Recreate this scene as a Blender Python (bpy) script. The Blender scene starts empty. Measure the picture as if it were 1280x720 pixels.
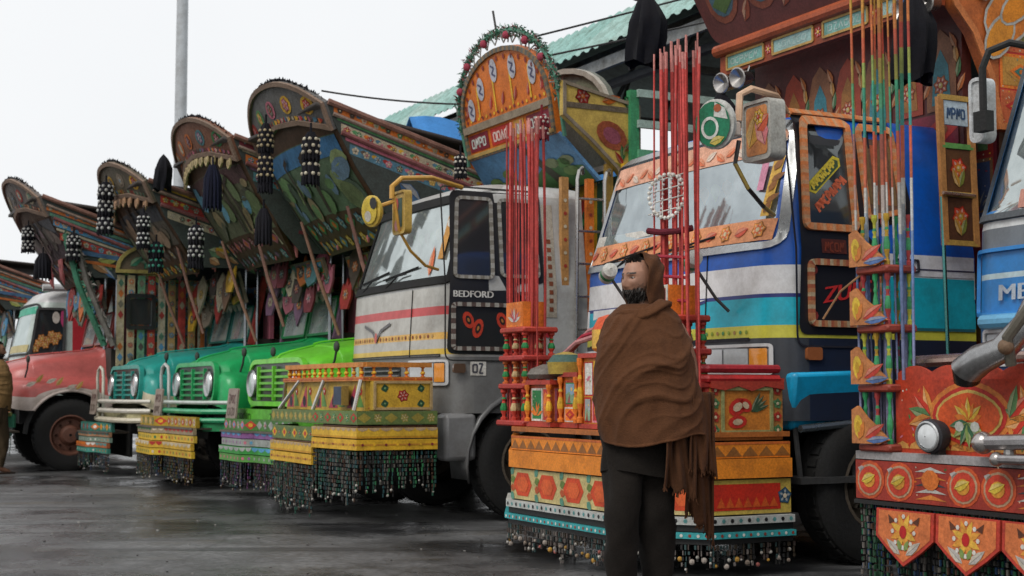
import bpy, math, random
from mathutils import Vector as V, Matrix

R = math.radians
sc = bpy.context.scene
C = sc.collection

# ------------------------------------------------------------------ camera, sky, sun, exposure
cd = bpy.data.cameras.new("camera")
cam = bpy.data.objects.new("camera", cd); C.objects.link(cam)
cd.sensor_width = 36; cd.lens = 50.63; cd.clip_start = .1; cd.clip_end = 3000
cam.location = (0, 0, 1.1); cam.rotation_euler = (R(90 + 4.131), 0, 0)
cd.dof.use_dof = True; cd.dof.focus_distance = 8.2; cd.dof.aperture_fstop = 4.5
sc.camera = cam

SUN_EL, SUN_AZ = 48, 215          # azimuth clockwise from +Y, the direction the light comes from
w = bpy.data.worlds.new("World"); sc.world = w; w.use_nodes = True
nt = w.node_tree; nt.nodes.clear()
out = nt.nodes.new('ShaderNodeOutputWorld'); bg = nt.nodes.new('ShaderNodeBackground')
sky = nt.nodes.new('ShaderNodeTexSky'); sky.sky_type = 'NISHITA'; sky.sun_disc = False
sky.sun_elevation = R(SUN_EL); sky.sun_rotation = R(SUN_AZ); sky.dust_density = 4
mx = nt.nodes.new('ShaderNodeMix'); mx.data_type = 'RGBA'; mx.inputs['Factor'].default_value = .95
tc = nt.nodes.new('ShaderNodeTexCoord'); nz = nt.nodes.new('ShaderNodeTexNoise')
nz.inputs['Scale'].default_value = 2.2; nz.inputs['Detail'].default_value = 4
cr = nt.nodes.new('ShaderNodeValToRGB')       # a plain layer of overcast cloud, faintly uneven
cr.color_ramp.elements[0].color = (7.9, 8.05, 8.2, 1); cr.color_ramp.elements[1].color = (8.5, 8.6, 8.7, 1)
cr.color_ramp.elements[0].position = .3; cr.color_ramp.elements[1].position = .7
nt.links.new(tc.outputs['Generated'], nz.inputs['Vector']); nt.links.new(nz.outputs['Fac'], cr.inputs['Fac'])
nt.links.new(sky.outputs['Color'], mx.inputs['A']); nt.links.new(cr.outputs['Color'], mx.inputs['B'])
nt.links.new(mx.outputs['Result'], bg.inputs['Color']); bg.inputs['Strength'].default_value = .1
nt.links.new(bg.outputs['Background'], out.inputs['Surface'])

sl = bpy.data.lights.new("sun", 'SUN'); so = bpy.data.objects.new("sun", sl); C.objects.link(so)
sl.energy = 1.5; sl.angle = R(25); sl.color = (1, .97, .92)
sd = V((math.sin(R(SUN_AZ)) * math.cos(R(SUN_EL)), math.cos(R(SUN_AZ)) * math.cos(R(SUN_EL)), math.sin(R(SUN_EL))))
so.rotation_euler = sd.to_track_quat('Z', 'Y').to_euler(); so.location = (0, 0, 30)

sc.view_settings.view_transform = 'Standard'; sc.view_settings.look = 'None'
sc.view_settings.exposure = 0.22; sc.view_settings.gamma = 1
rng = random.Random(7)

# ------------------------------------------------------------------ materials
def mat_attr(name, rough=.4, metal=0, spec=.5, dirt=.25, bump=0, bscale=60, coat=0, sheen=0, dscale=5, rvar=.15, wear=.55):
    m = bpy.data.materials.new(name); m.use_nodes = True; t = m.node_tree; N = t.nodes; L = t.links
    b = N['Principled BSDF']
    a = N.new('ShaderNodeAttribute'); a.attribute_name = 'Col'
    tx = N.new('ShaderNodeTexCoord'); n1 = N.new('ShaderNodeTexNoise'); n1.inputs['Scale'].default_value = dscale
    n1.inputs['Detail'].default_value = 8; n1.inputs['Roughness'].default_value = .7
    L.new(tx.outputs['Object'], n1.inputs['Vector'])
    r = N.new('ShaderNodeMapRange'); r.inputs['From Min'].default_value = .42; r.inputs['From Max'].default_value = .72
    r.inputs['To Min'].default_value = 0; r.inputs['To Max'].default_value = dirt
    L.new(n1.outputs['Fac'], r.inputs['Value'])
    dk = N.new('ShaderNodeMix'); dk.data_type = 'RGBA'; dk.blend_type = 'MULTIPLY'; dk.inputs['Factor'].default_value = 1; dk.inputs['B'].default_value = (.36, .31, .26, 1)
    L.new(a.outputs['Color'], dk.inputs['A'])
    ad = N.new('ShaderNodeMix'); ad.data_type = 'RGBA'; ad.inputs['Factor'].default_value = .10; ad.inputs['B'].default_value = (.13, .11, .09, 1); L.new(dk.outputs['Result'], ad.inputs['A'])
    x = N.new('ShaderNodeMix'); x.data_type = 'RGBA'; L.new(ad.outputs['Result'], x.inputs['B'])
    L.new(r.outputs['Result'], x.inputs['Factor']); L.new(a.outputs['Color'], x.inputs['A'])
    n3 = N.new('ShaderNodeTexNoise'); n3.inputs['Scale'].default_value = dscale * 9; n3.inputs['Detail'].default_value = 6; n3.inputs['Roughness'].default_value = .75; L.new(tx.outputs['Object'], n3.inputs['Vector'])
    r3 = N.new('ShaderNodeMapRange'); r3.inputs['From Min'].default_value = .35; r3.inputs['From Max'].default_value = .68; r3.inputs['To Min'].default_value = 1.10; r3.inputs['To Max'].default_value = 1 - dirt * wear; L.new(n3.outputs['Fac'], r3.inputs['Value'])
    x3 = N.new('ShaderNodeMix'); x3.data_type = 'RGBA'; x3.blend_type = 'MULTIPLY'; x3.inputs['Factor'].default_value = 1; L.new(x.outputs['Result'], x3.inputs['A']); L.new(r3.outputs['Result'], x3.inputs['B'])
    L.new(x3.outputs['Result'], b.inputs['Base Color'])
    rr = N.new('ShaderNodeMapRange'); rr.inputs['To Min'].default_value = max(.03, rough - rvar); rr.inputs['To Max'].default_value = min(1, rough + rvar)
    L.new(n1.outputs['Fac'], rr.inputs['Value']); L.new(rr.outputs['Result'], b.inputs['Roughness'])
    b.inputs['Metallic'].default_value = metal; b.inputs['Specular IOR Level'].default_value = spec
    b.inputs['Coat Weight'].default_value = coat; b.inputs['Coat Roughness'].default_value = .12
    b.inputs['Sheen Weight'].default_value = sheen
    if bump:
        n2 = N.new('ShaderNodeTexNoise'); n2.inputs['Scale'].default_value = bscale; n2.inputs['Detail'].default_value = 5
        L.new(tx.outputs['Object'], n2.inputs['Vector'])
        bp = N.new('ShaderNodeBump'); bp.inputs['Strength'].default_value = bump; bp.inputs['Distance'].default_value = .01
        L.new(n2.outputs['Fac'], bp.inputs['Height']); L.new(bp.outputs['Normal'], b.inputs['Normal'])
    return m

M = {
 'paint': mat_attr('gloss_paint', .36, spec=.4, coat=.08, dirt=.5, bump=.08, bscale=7, wear=.12),
 'art': mat_attr('painted_board', .5, spec=.3, dirt=.65, bump=.12, bscale=25, dscale=7),
 'old': mat_attr('weathered_paint', .65, spec=.25, dirt=.75, bump=.35, bscale=30, dscale=6),
 'wood': mat_attr('worn_wood', .75, dirt=.55, bump=.4, bscale=40),
 'cloth': mat_attr('woven_cloth', .95, spec=.1, dirt=.3, bump=.5, bscale=160, sheen=.03, rvar=.05),
 'metal': mat_attr('bright_metal', .28, metal=.9, dirt=.35),
 'dark': mat_attr('dark_iron', .6, spec=.25, dirt=.5, bump=.3),
 'rubber': mat_attr('tyre_rubber', .8, spec=.2, dirt=.45, bump=.3, bscale=80),
 'skin': mat_attr('skin', .5, spec=.4, dirt=.12, bump=.15, bscale=120),
 'lamp': mat_attr('lamp_glass', .12, coat=.6, dirt=.1),
}

def mat_glass(name, base, mixf, rough, tint):
    m = bpy.data.materials.new(name); m.use_nodes = True; t = m.node_tree; N = t.nodes; L = t.links
    b = N['Principled BSDF']; b.inputs['Base Color'].default_value = (*base, 1); b.inputs['Roughness'].default_value = .35
    b.inputs['Coat Weight'].default_value = .4; b.inputs['Coat Roughness'].default_value = .05
    g = N.new('ShaderNodeBsdfGlossy'); g.inputs['Color'].default_value = (*tint, 1); g.inputs['Roughness'].default_value = rough
    mix = N.new('ShaderNodeMixShader'); mix.inputs['Fac'].default_value = mixf
    n = N.new('ShaderNodeTexNoise'); n.inputs['Scale'].default_value = 3.5; n.inputs['Detail'].default_value = 6
    tx = N.new('ShaderNodeTexCoord'); L.new(tx.outputs['Object'], n.inputs['Vector'])
    r = N.new('ShaderNodeMapRange'); r.inputs['To Min'].default_value = mixf - .12; r.inputs['To Max'].default_value = mixf + .12
    L.new(n.outputs['Fac'], r.inputs['Value']); L.new(r.outputs['Result'], mix.inputs['Fac'])
    L.new(b.outputs['BSDF'], mix.inputs[1]); L.new(g.outputs['BSDF'], mix.inputs[2])
    L.new(mix.outputs['Shader'], N['Material Output'].inputs['Surface'])
    return m
def mat_screen(name, lo, hi, tint, dust_glare):
    """windscreen: clear pane with sky reflection and a dusty film that also paints in pale sky glare"""
    m = bpy.data.materials.new(name); m.use_nodes = True; t = m.node_tree; N = t.nodes; L = t.links; N.remove(N['Principled BSDF'])
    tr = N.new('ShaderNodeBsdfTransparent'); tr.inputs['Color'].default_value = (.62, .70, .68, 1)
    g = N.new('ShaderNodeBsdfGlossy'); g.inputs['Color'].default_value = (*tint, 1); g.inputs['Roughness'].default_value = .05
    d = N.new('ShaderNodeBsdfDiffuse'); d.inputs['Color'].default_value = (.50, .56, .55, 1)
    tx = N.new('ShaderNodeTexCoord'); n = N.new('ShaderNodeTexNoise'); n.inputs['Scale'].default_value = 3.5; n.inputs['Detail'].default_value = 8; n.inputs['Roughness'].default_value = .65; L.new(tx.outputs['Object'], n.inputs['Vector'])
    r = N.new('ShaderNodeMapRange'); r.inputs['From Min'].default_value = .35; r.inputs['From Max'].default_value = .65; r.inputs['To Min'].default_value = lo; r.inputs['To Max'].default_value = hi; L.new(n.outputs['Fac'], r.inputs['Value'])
    r2 = N.new('ShaderNodeMapRange'); r2.inputs['From Min'].default_value = .4; r2.inputs['From Max'].default_value = .7; r2.inputs['To Min'].default_value = dust_glare * .5; r2.inputs['To Max'].default_value = dust_glare; L.new(n.outputs['Fac'], r2.inputs['Value'])
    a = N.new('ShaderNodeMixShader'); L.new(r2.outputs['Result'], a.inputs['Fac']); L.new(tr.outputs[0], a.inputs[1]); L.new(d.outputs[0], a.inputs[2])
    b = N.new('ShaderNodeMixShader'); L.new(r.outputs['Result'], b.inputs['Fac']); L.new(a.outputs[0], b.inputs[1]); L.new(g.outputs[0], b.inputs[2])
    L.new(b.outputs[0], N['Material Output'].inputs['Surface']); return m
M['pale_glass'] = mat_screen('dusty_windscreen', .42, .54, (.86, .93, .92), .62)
M['sky_glare_glass'] = mat_screen('sky_glare_pane', .40, .55, (.9, .92, .92), 1.0)  # matt whiteness painted in for the sky reflection on these panes
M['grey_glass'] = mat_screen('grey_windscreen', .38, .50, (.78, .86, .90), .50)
M['dark_glass'] = mat_glass('dark_window', (.012, .014, .016), .14, .05, (.5, .55, .55))

def mat_ground():
    m = bpy.data.materials.new('wet_asphalt'); m.use_nodes = True; t = m.node_tree; N = t.nodes; L = t.links
    b = N['Principled BSDF']; tx = N.new('ShaderNodeTexCoord')
    def noise_(scale, detail=8, rough=.6, loc=(0, 0, 0), sc_=(1, 1, 1), rot=0):
        mp = N.new('ShaderNodeMapping'); mp.inputs['Scale'].default_value = sc_; mp.inputs['Location'].default_value = loc; mp.inputs['Rotation'].default_value = (0, 0, rot)
        L.new(tx.outputs['Object'], mp.inputs['Vector']); n = N.new('ShaderNodeTexNoise'); n.inputs['Scale'].default_value = scale; n.inputs['Detail'].default_value = detail; n.inputs['Roughness'].default_value = rough
        L.new(mp.outputs['Vector'], n.inputs['Vector']); return n.outputs['Fac']
    def ramp(src, stops):
        c = N.new('ShaderNodeValToRGB'); e = c.color_ramp.elements; e[0].position, e[0].color = stops[0][0], (*stops[0][1], 1); e[1].position, e[1].color = stops[-1][0], (*stops[-1][1], 1)
        for p, q in stops[1:-1]: k = e.new(p); k.color = (*q, 1)
        L.new(src, c.inputs['Fac']); return c.outputs['Color']
    def rng_(src, a, b_, c, d):
        r = N.new('ShaderNodeMapRange'); r.inputs['From Min'].default_value = a; r.inputs['From Max'].default_value = b_; r.inputs['To Min'].default_value = c; r.inputs['To Max'].default_value = d; L.new(src, r.inputs['Value']); return r.outputs['Result']
    def mix_(a, b_, f, mode='MIX'):
        x = N.new('ShaderNodeMix'); x.data_type = 'RGBA'; x.blend_type = mode
        for v, k in ((a, 'A'), (b_, 'B'), (f, 'Factor')):
            if isinstance(v, (int, float)): x.inputs[k].default_value = v
            elif isinstance(v, tuple): x.inputs[k].default_value = (*v, 1)
            else: L.new(v, x.inputs[k])
        return x.outputs['Result']
    big = noise_(.55, 9, .65); mid = noise_(3.1, 9, .7, (4, 2, 0)); fine = noise_(70, 6, .7); wet = noise_(.42, 7, .55, (9, 3, 0)); grit = noise_(1.1, 10, .72, (2, 7, 0), (.55, 1.5, 1)); tr = noise_(1.0, 4, .5, (0, 5, 0), (.16, 2.6, 1), .35)
    col = ramp(big, [(.34, (.042, .042, .044)), (.50, (.100, .100, .103)), (.66, (.185, .186, .190))])
    col = mix_(col, ramp(mid, [(.30, (.45, .45, .45)), (.62, (1.15, 1.15, 1.15))]), .75, 'MULTIPLY')
    col = mix_(col, ramp(fine, [(.30, (.55, .55, .54)), (.70, (1.35, 1.35, 1.33))]), .6, 'MULTIPLY')
    col = mix_(col, ramp(noise_(21, 6, .8, (3, 3, 0)), [(.36, (.30, .30, .30)), (.62, (1.5, 1.5, 1.48))]), .8, 'MULTIPLY')
    col = mix_(col, (.014, .014, .015), rng_(tr, .56, .66, 0, .75))
    col = mix_(col, (.085, .065, .038), rng_(grit, .57, .66, 0, .55))
    wf = rng_(wet, .47, .60, 0, 1); col = mix_(col, mix_(col, (.38, .38, .39), 1, 'MULTIPLY'), wf)
    vo = N.new('ShaderNodeTexVoronoi'); vo.feature = 'DISTANCE_TO_EDGE'; vo.inputs['Scale'].default_value = .55
    wv = N.new('ShaderNodeMix'); wv.data_type = 'RGBA'; wv.inputs['Factor'].default_value = .12; L.new(tx.outputs['Object'], wv.inputs['A'])
    nc = N.new('ShaderNodeTexNoise'); nc.inputs['Scale'].default_value = 2; nc.inputs['Detail'].default_value = 6; L.new(tx.outputs['Object'], nc.inputs['Vector']); L.new(nc.outputs['Color'], wv.inputs['B']); L.new(wv.outputs['Result'], vo.inputs['Vector'])
    col = mix_(col, (.012, .012, .012), rng_(vo.outputs['Distance'], .002, .008, .35, 0))
    L.new(col, b.inputs['Base Color'])
    ro = N.new('ShaderNodeMath'); ro.operation = 'SUBTRACT'; L.new(rng_(mid, .3, .7, .34, .56), ro.inputs[0]); L.new(rng_(wet, .46, .57, 0, .30), ro.inputs[1]); L.new(ro.outputs[0], b.inputs['Roughness'])
    b.inputs['Specular IOR Level'].default_value = .5
    bp = N.new('ShaderNodeBump'); bp.inputs['Distance'].default_value = .007; L.new(fine, bp.inputs['Height']); L.new(rng_(wet, .47, .60, .8, .15), bp.inputs['Strength'])
    bp2 = N.new('ShaderNodeBump'); bp2.inputs['Strength'].default_value = .55; bp2.inputs['Distance'].default_value = .02; lump = noise_(16, 7, .75, (1, 1, 0)); L.new(lump, bp2.inputs['Height']); L.new(bp.outputs['Normal'], bp2.inputs['Normal'])
    L.new(bp2.outputs['Normal'], b.inputs['Normal'])
    return m
M['ground'] = mat_ground()

# ------------------------------------------------------------------ paint colours
RED = (.50, .035, .025); ORG = (.78, .20, .025); YEL = (.78, .45, .03); GRN = (.02, .22, .06); LGR = (.16, .50, .04)
TEA = (.015, .30, .28); BLU = (.02, .07, .40); SKY = (.10, .36, .62); WHI = (.74, .72, .66); BLK = (.015, .015, .017)
PNK = (.62, .17, .24); MAR = (.22, .02, .035); BRN = (.16, .08, .04); CRM = (.62, .52, .36); GRY = (.36, .36, .35); DGR = (.02, .09, .05)
def mul(c, k): return tuple(min(1, x * k) for x in c)
def mixc(a, b, t): return tuple(x * (1 - t) + y * t for x, y in zip(a, b))
def jit(c, r, a=.15):
    k = 1 + r.uniform(-a, a); return mul(c, k)
def faded(c, t=.35): return mixc(mul(c, .75), (.17, .16, .15), t)

# ------------------------------------------------------------------ mesh collector
class MB:
    def __init__(s): s.v = []; s.f = []; s.c = []
    def poly(s, pts, col):
        n = len(s.v); s.v.extend(tuple(p) for p in pts); s.f.append(tuple(range(n, n + len(pts)))); s.c.append(col)
    def mesh(s, vs, fs, col):
        n = len(s.v); s.v.extend(tuple(p) for p in vs)
        for i, f in enumerate(fs):
            s.f.append(tuple(n + k for k in f)); s.c.append(col(i) if callable(col) else col)
    def grid(s, pts, col, close=False):        # pts[i][j]; shared vertices
        nu, nv = len(pts), len(pts[0]); n = len(s.v)
        for r in pts: s.v.extend(tuple(p) for p in r)
        for i in range(nu - 1):
            for j in range(nv if close else nv - 1):
                k = (j + 1) % nv
                s.f.append((n + i * nv + j, n + i * nv + k, n + (i + 1) * nv + k, n + (i + 1) * nv + j))
                s.c.append(col(i, j) if callable(col) else col)
    def box(s, c, d, col, ax=None):
        c = V(c); X, Y, Z = ax or (V((1, 0, 0)), V((0, 1, 0)), V((0, 0, 1)))
        p = [c + X * (a * d[0] / 2) + Y * (b * d[1] / 2) + Z * (e * d[2] / 2) for a in (-1, 1) for b in (-1, 1) for e in (-1, 1)]
        s.mesh(p, [(0, 1, 3, 2), (4, 6, 7, 5), (0, 4, 5, 1), (2, 3, 7, 6), (0, 2, 6, 4), (1, 5, 7, 3)], col)
    def bar(s, a, b, w, h, col, up=(0, 0, 1)):
        a, b = V(a), V(b); X = (b - a); l = X.length; X.normalize(); u = V(up)
        if abs(X.dot(u)) > .98: u = V((1, 0, 0))
        Y = u.cross(X).normalized(); Z = X.cross(Y)
        s.box((a + b) / 2, (l, w, h), col, (X, Y, Z))
    def tube(s, pts, r, n=8, col=BLK, cap=True):
        pts = [V(p) for p in pts]; rows = []; prev = None
        for i, p in enumerate(pts):
            t = (pts[min(i + 1, len(pts) - 1)] - pts[max(i - 1, 0)]).normalized()
            u = prev if prev else (V((0, 0, 1)) if abs(t.z) < .9 else V((1, 0, 0)))
            a = (u - t * u.dot(t)).normalized(); b = t.cross(a); prev = a
            q = r[i] if isinstance(r, (list, tuple)) else r
            rows.append([p + (a * math.cos(6.2832 * k / n) + b * math.sin(6.2832 * k / n)) * q for k in range(n)])
        n0 = len(s.v); s.grid(rows, (lambda i, j: col(i)) if callable(col) else col, True)
        if cap:
            cc = col(0) if callable(col) else col
            s.f.append(tuple(n0 + k for k in reversed(range(n)))); s.c.append(cc)
            m = n0 + (len(pts) - 1) * n; s.f.append(tuple(m + k for k in range(n))); s.c.append(cc)
    def lathe(s, prof, n=16, col=BLK, o=(0, 0, 0), ax=(0, 0, 1)):
        Z = V(ax).normalized(); X = Z.orthogonal().normalized(); Y = Z.cross(X); o = V(o)
        rows = [[o + Z * z + (X * math.cos(6.2832 * k / n) + Y * math.sin(6.2832 * k / n)) * r for k in range(n)] for r, z in prof]
        s.grid(rows, (lambda i, j: col(i)) if callable(col) else col, True)
    def ball(s, c, r, n=8, m=6, col=WHI, sc=(1, 1, 1)):
        c = V(c); rows = []
        for i in range(m + 1):
            t = math.pi * i / m; rr = max(.02, math.sin(t))
            rows.append([c + V((r * sc[0] * rr * math.cos(6.2832 * k / n), r * sc[1] * rr * math.sin(6.2832 * k / n), -r * sc[2] * math.cos(t))) for k in range(n)])
        s.grid(rows, col, True)
    def build(s, name, mat, parent=None, smooth=32, mods=None):
        me = bpy.data.meshes.new(name); me.from_pydata(s.v, [], s.f)
        a = me.color_attributes.new('Col', 'FLOAT_COLOR', 'CORNER'); buf = []
        for f, c in zip(s.f, s.c): buf.extend((c[0], c[1], c[2], 1.0) * len(f))
        a.data.foreach_set('color', buf)
        me.materials.append(M[mat] if isinstance(mat, str) else mat)
        if smooth:
            me.polygons.foreach_set('use_smooth', [True] * len(s.f)); me.update()
            me.set_sharp_from_angle(angle=R(smooth))
        o = bpy.data.objects.new(name, me); C.objects.link(o)
        if parent: o.parent = parent
        if mods: mods(o)
        return o

def bevel(wd, seg=2):
    def f(o):
        m = o.modifiers.new('bevel', 'BEVEL'); m.width = wd; m.segments = seg; m.limit_method = 'ANGLE'; m.angle_limit = R(40)
    return f
def subd(lv=1):
    def f(o):
        m = o.modifiers.new('subd', 'SUBSURF'); m.levels = lv; m.render_levels = lv
    return f
def solid(t):
    def f(o):
        m = o.modifiers.new('solid', 'SOLIDIFY'); m.thickness = t; m.offset = 0
    return f

def thing(name, label, cat, loc=(0, 0, 0), rz=0, group=None):
    o = bpy.data.objects.new(name, None); C.objects.link(o); o.empty_display_size = .2
    o.location = loc; o.rotation_euler = (0, 0, rz); o['label'] = label; o['category'] = cat
    if group: o['group'] = group
    return o
def tag(o, label, cat, group=None):
    o['label'] = label; o['category'] = cat
    if group: o['group'] = group
    return o
def stuff(o): o['kind'] = 'stuff'; return o
def struct(o): o['kind'] = 'structure'; return o

# ------------------------------------------------------------------ surfaces that carry flat print
class Surf:
    def __init__(s, f, flat=None): s.f = f; s.n = flat
    def P(s, u, v, off=0):
        p = V(s.f(u, v))
        if not off: return p
        n = s.n
        if n is None:
            e = .004; a = V(s.f(u + e, v)) - V(s.f(u - e, v)); b = V(s.f(u, v + e)) - V(s.f(u, v - e)); n = a.cross(b).normalized()
        return p + n * off
def plane(o, X, Y):
    o, X, Y = V(o), V(X).normalized(), V(Y).normalized()
    return Surf(lambda u, v: o + X * u + Y * v, X.cross(Y).normalized())

def dpoly(mb, S, pts, col, off): mb.poly([S.P(u, v, off) for u, v in pts], col)
def drect(mb, S, u0, v0, u1, v1, col, off, nu=1, nv=1):
    mb.grid([[S.P(u0 + (u1 - u0) * i / nu, v0 + (v1 - v0) * j / nv, off) for i in range(nu + 1)] for j in range(nv + 1)], col)
def dell(mb, S, cu, cv, a, b, col, off, n=10, rot=0):
    c, s = math.cos(rot), math.sin(rot)
    dpoly(mb, S, [(cu + a * math.cos(t) * c - b * math.sin(t) * s, cv + a * math.cos(t) * s + b * math.sin(t) * c) for t in [6.2832 * k / n for k in range(n)]], col, off)
def dleaf(mb, S, u, v, l, wd, rot, col, off):
    c, s = math.cos(rot), math.sin(rot)
    P_ = lambda q: [(u + x * l * c - y * wd * s, v + x * l * s + y * wd * c) for x, y in q]
    dpoly(mb, S, P_(((0, 0), (.3, -.5), (.65, -.42), (1, 0), (.65, .42), (.3, .5))), col, off)
    if l > .10: dpoly(mb, S, P_(((.02, 0), (.3, .44), (.62, .38), (.95, .02), (.5, .06))), mixc(col, (.7, .6, .4), .3), off + .0002); dpoly(mb, S, P_(((.05, -.03), (.9, -.01), (.9, .01), (.05, .03))), mul(col, .3), off + .0004)
def dflower(mb, S, u, v, r, n, c1, c2, off, c3=None):
    o_ = mul(c1, .35)
    if r > .045:
        for k in range(n): dleaf(mb, S, u, v, r * 1.09, r * 1.85 * 3.14 / n, 6.2832 * k / n + .2, o_, off - .0005)
    for k in range(n): dleaf(mb, S, u, v, r * (.94 + .1 * ((k * 7) % 3) / 2), r * 1.5 * 3.14 / n, 6.2832 * k / n + .2, mul(c1, (1, .86, 1.1)[k % 3]), off)
    if r > .04:
        for k in range(n): a_ = 6.2832 * k / n + .2; dleaf(mb, S, u + r * .3 * math.cos(a_), v + r * .3 * math.sin(a_), r * .5, r * .5 / n * 3, a_, mixc(c1, (.7, .66, .55), .45), off + .0006)
    if c3:
        for k in range(n): dleaf(mb, S, u, v, r * .66, r * 3.14 / n * .8, 6.2832 * (k + .5) / n + .2, c3, off + .0012)
    dell(mb, S, u, v, r * .3, r * .3, c2, off + .0024, 8); dell(mb, S, u - r * .06, v + r * .06, r * .14, r * .14, mixc(c2, (.75, .7, .6), .5), off + .003, 6)
def dstroke(mb, S, pts, wd, col, off):
    for (a, b), (c, d) in zip(pts, pts[1:]):
        l = math.hypot(c - a, d - b) or 1e-6; nx, ny = -(d - b) / l * wd / 2, (c - a) / l * wd / 2
        dpoly(mb, S, [(a - nx, b - ny), (c - nx, d - ny), (c + nx, d + ny), (a + nx, b + ny)], col, off)
def dscribble(mb, S, u0, v0, w_, h, col, off, r, n=5, rot=0, wd=None):
    """letter-like brush marks for hand lettering too small to read in the photograph"""
    c, s = math.cos(rot), math.sin(rot); cw = w_ / n; wd = wd or h * .2
    for k in range(n):
        x = k * cw; q = [(x + cw * a, h * b) for a, b in r.choice([
            [(.1, 0), (.1, 1), (.8, .9), (.8, .5), (.1, .45)], [(.8, 1), (.1, .8), (.15, .1), (.8, 0)], [(.1, 0), (.3, 1), (.6, .3), (.85, 1)],
            [(.1, 1), (.75, 1), (.2, 0), (.85, 0)], [(.1, .1), (.1, .9), (.8, .9), (.8, .1), (.1, .1)], [(.1, 0), (.45, 1), (.8, 0)]])]
        dstroke(mb, S, [(u0 + a * c - b * s, v0 + a * s + b * c) for a, b in q], wd, col, off)
def dscallop(mb, S, u0, u1, v, h, n, col, off, dirn=-1):
    d = (u1 - u0) / n
    for k in range(n):
        a = u0 + k * d; dpoly(mb, S, [(a, v), (a + d * .12, v + dirn * h * .6), (a + d * .5, v + dirn * h), (a + d * .88, v + dirn * h * .6), (a + d, v)][::1 if dirn < 0 else -1], col, off)
def dzig(mb, S, u0, u1, v0, v1, n, col, off):
    d = (u1 - u0) / n
    for k in range(n): dpoly(mb, S, [(u0 + k * d, v0), (u0 + (k + 1) * d, v0), (u0 + (k + .5) * d, v1)], col, off)
def ddots(mb, S, u0, u1, v, r, n, cols, off):
    for k in range(n): dell(mb, S, u0 + (u1 - u0) * (k + .5) / n, v, r, r, cols[k % len(cols)], off, 6)

def sprigs(mb, S, u0, v0, u1, v1, r, pal, off):
    """small leaves and dots that crowd the ground of a painted field"""
    W_, H_ = u1 - u0, v1 - v0; m = min(W_, H_); n = int(min(26, 10 * max(W_, H_) / m))
    for k in range(n):
        u, v = u0 + W_ * r.uniform(.06, .94), v0 + H_ * r.uniform(.06, .94); c = jit(r.choice(pal), r, .3)
        if k % 3: dleaf(mb, S, u, v, m * r.uniform(.08, .16), m * .05, r.uniform(0, 6.28), c, off + k * .00002)
        else: dell(mb, S, u, v, m * .025, m * .025, mixc(c, (.7, .66, .56), .5), off + .0003, 5)
BRIGHT = [RED, ORG, YEL, GRN, LGR, TEA, BLU, SKY, WHI, PNK, CRM]
DULL = [faded(c) for c in (RED, ORG, YEL, GRN, TEA, BLU, CRM, BRN, MAR, PNK, DGR, SKY)] + [mul(GRY, .5), mul(CRM, .6)]
WARM = [RED, ORG, ORG, YEL, PNK, mul(RED, 1.3), GRN, CRM, WHI]
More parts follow.
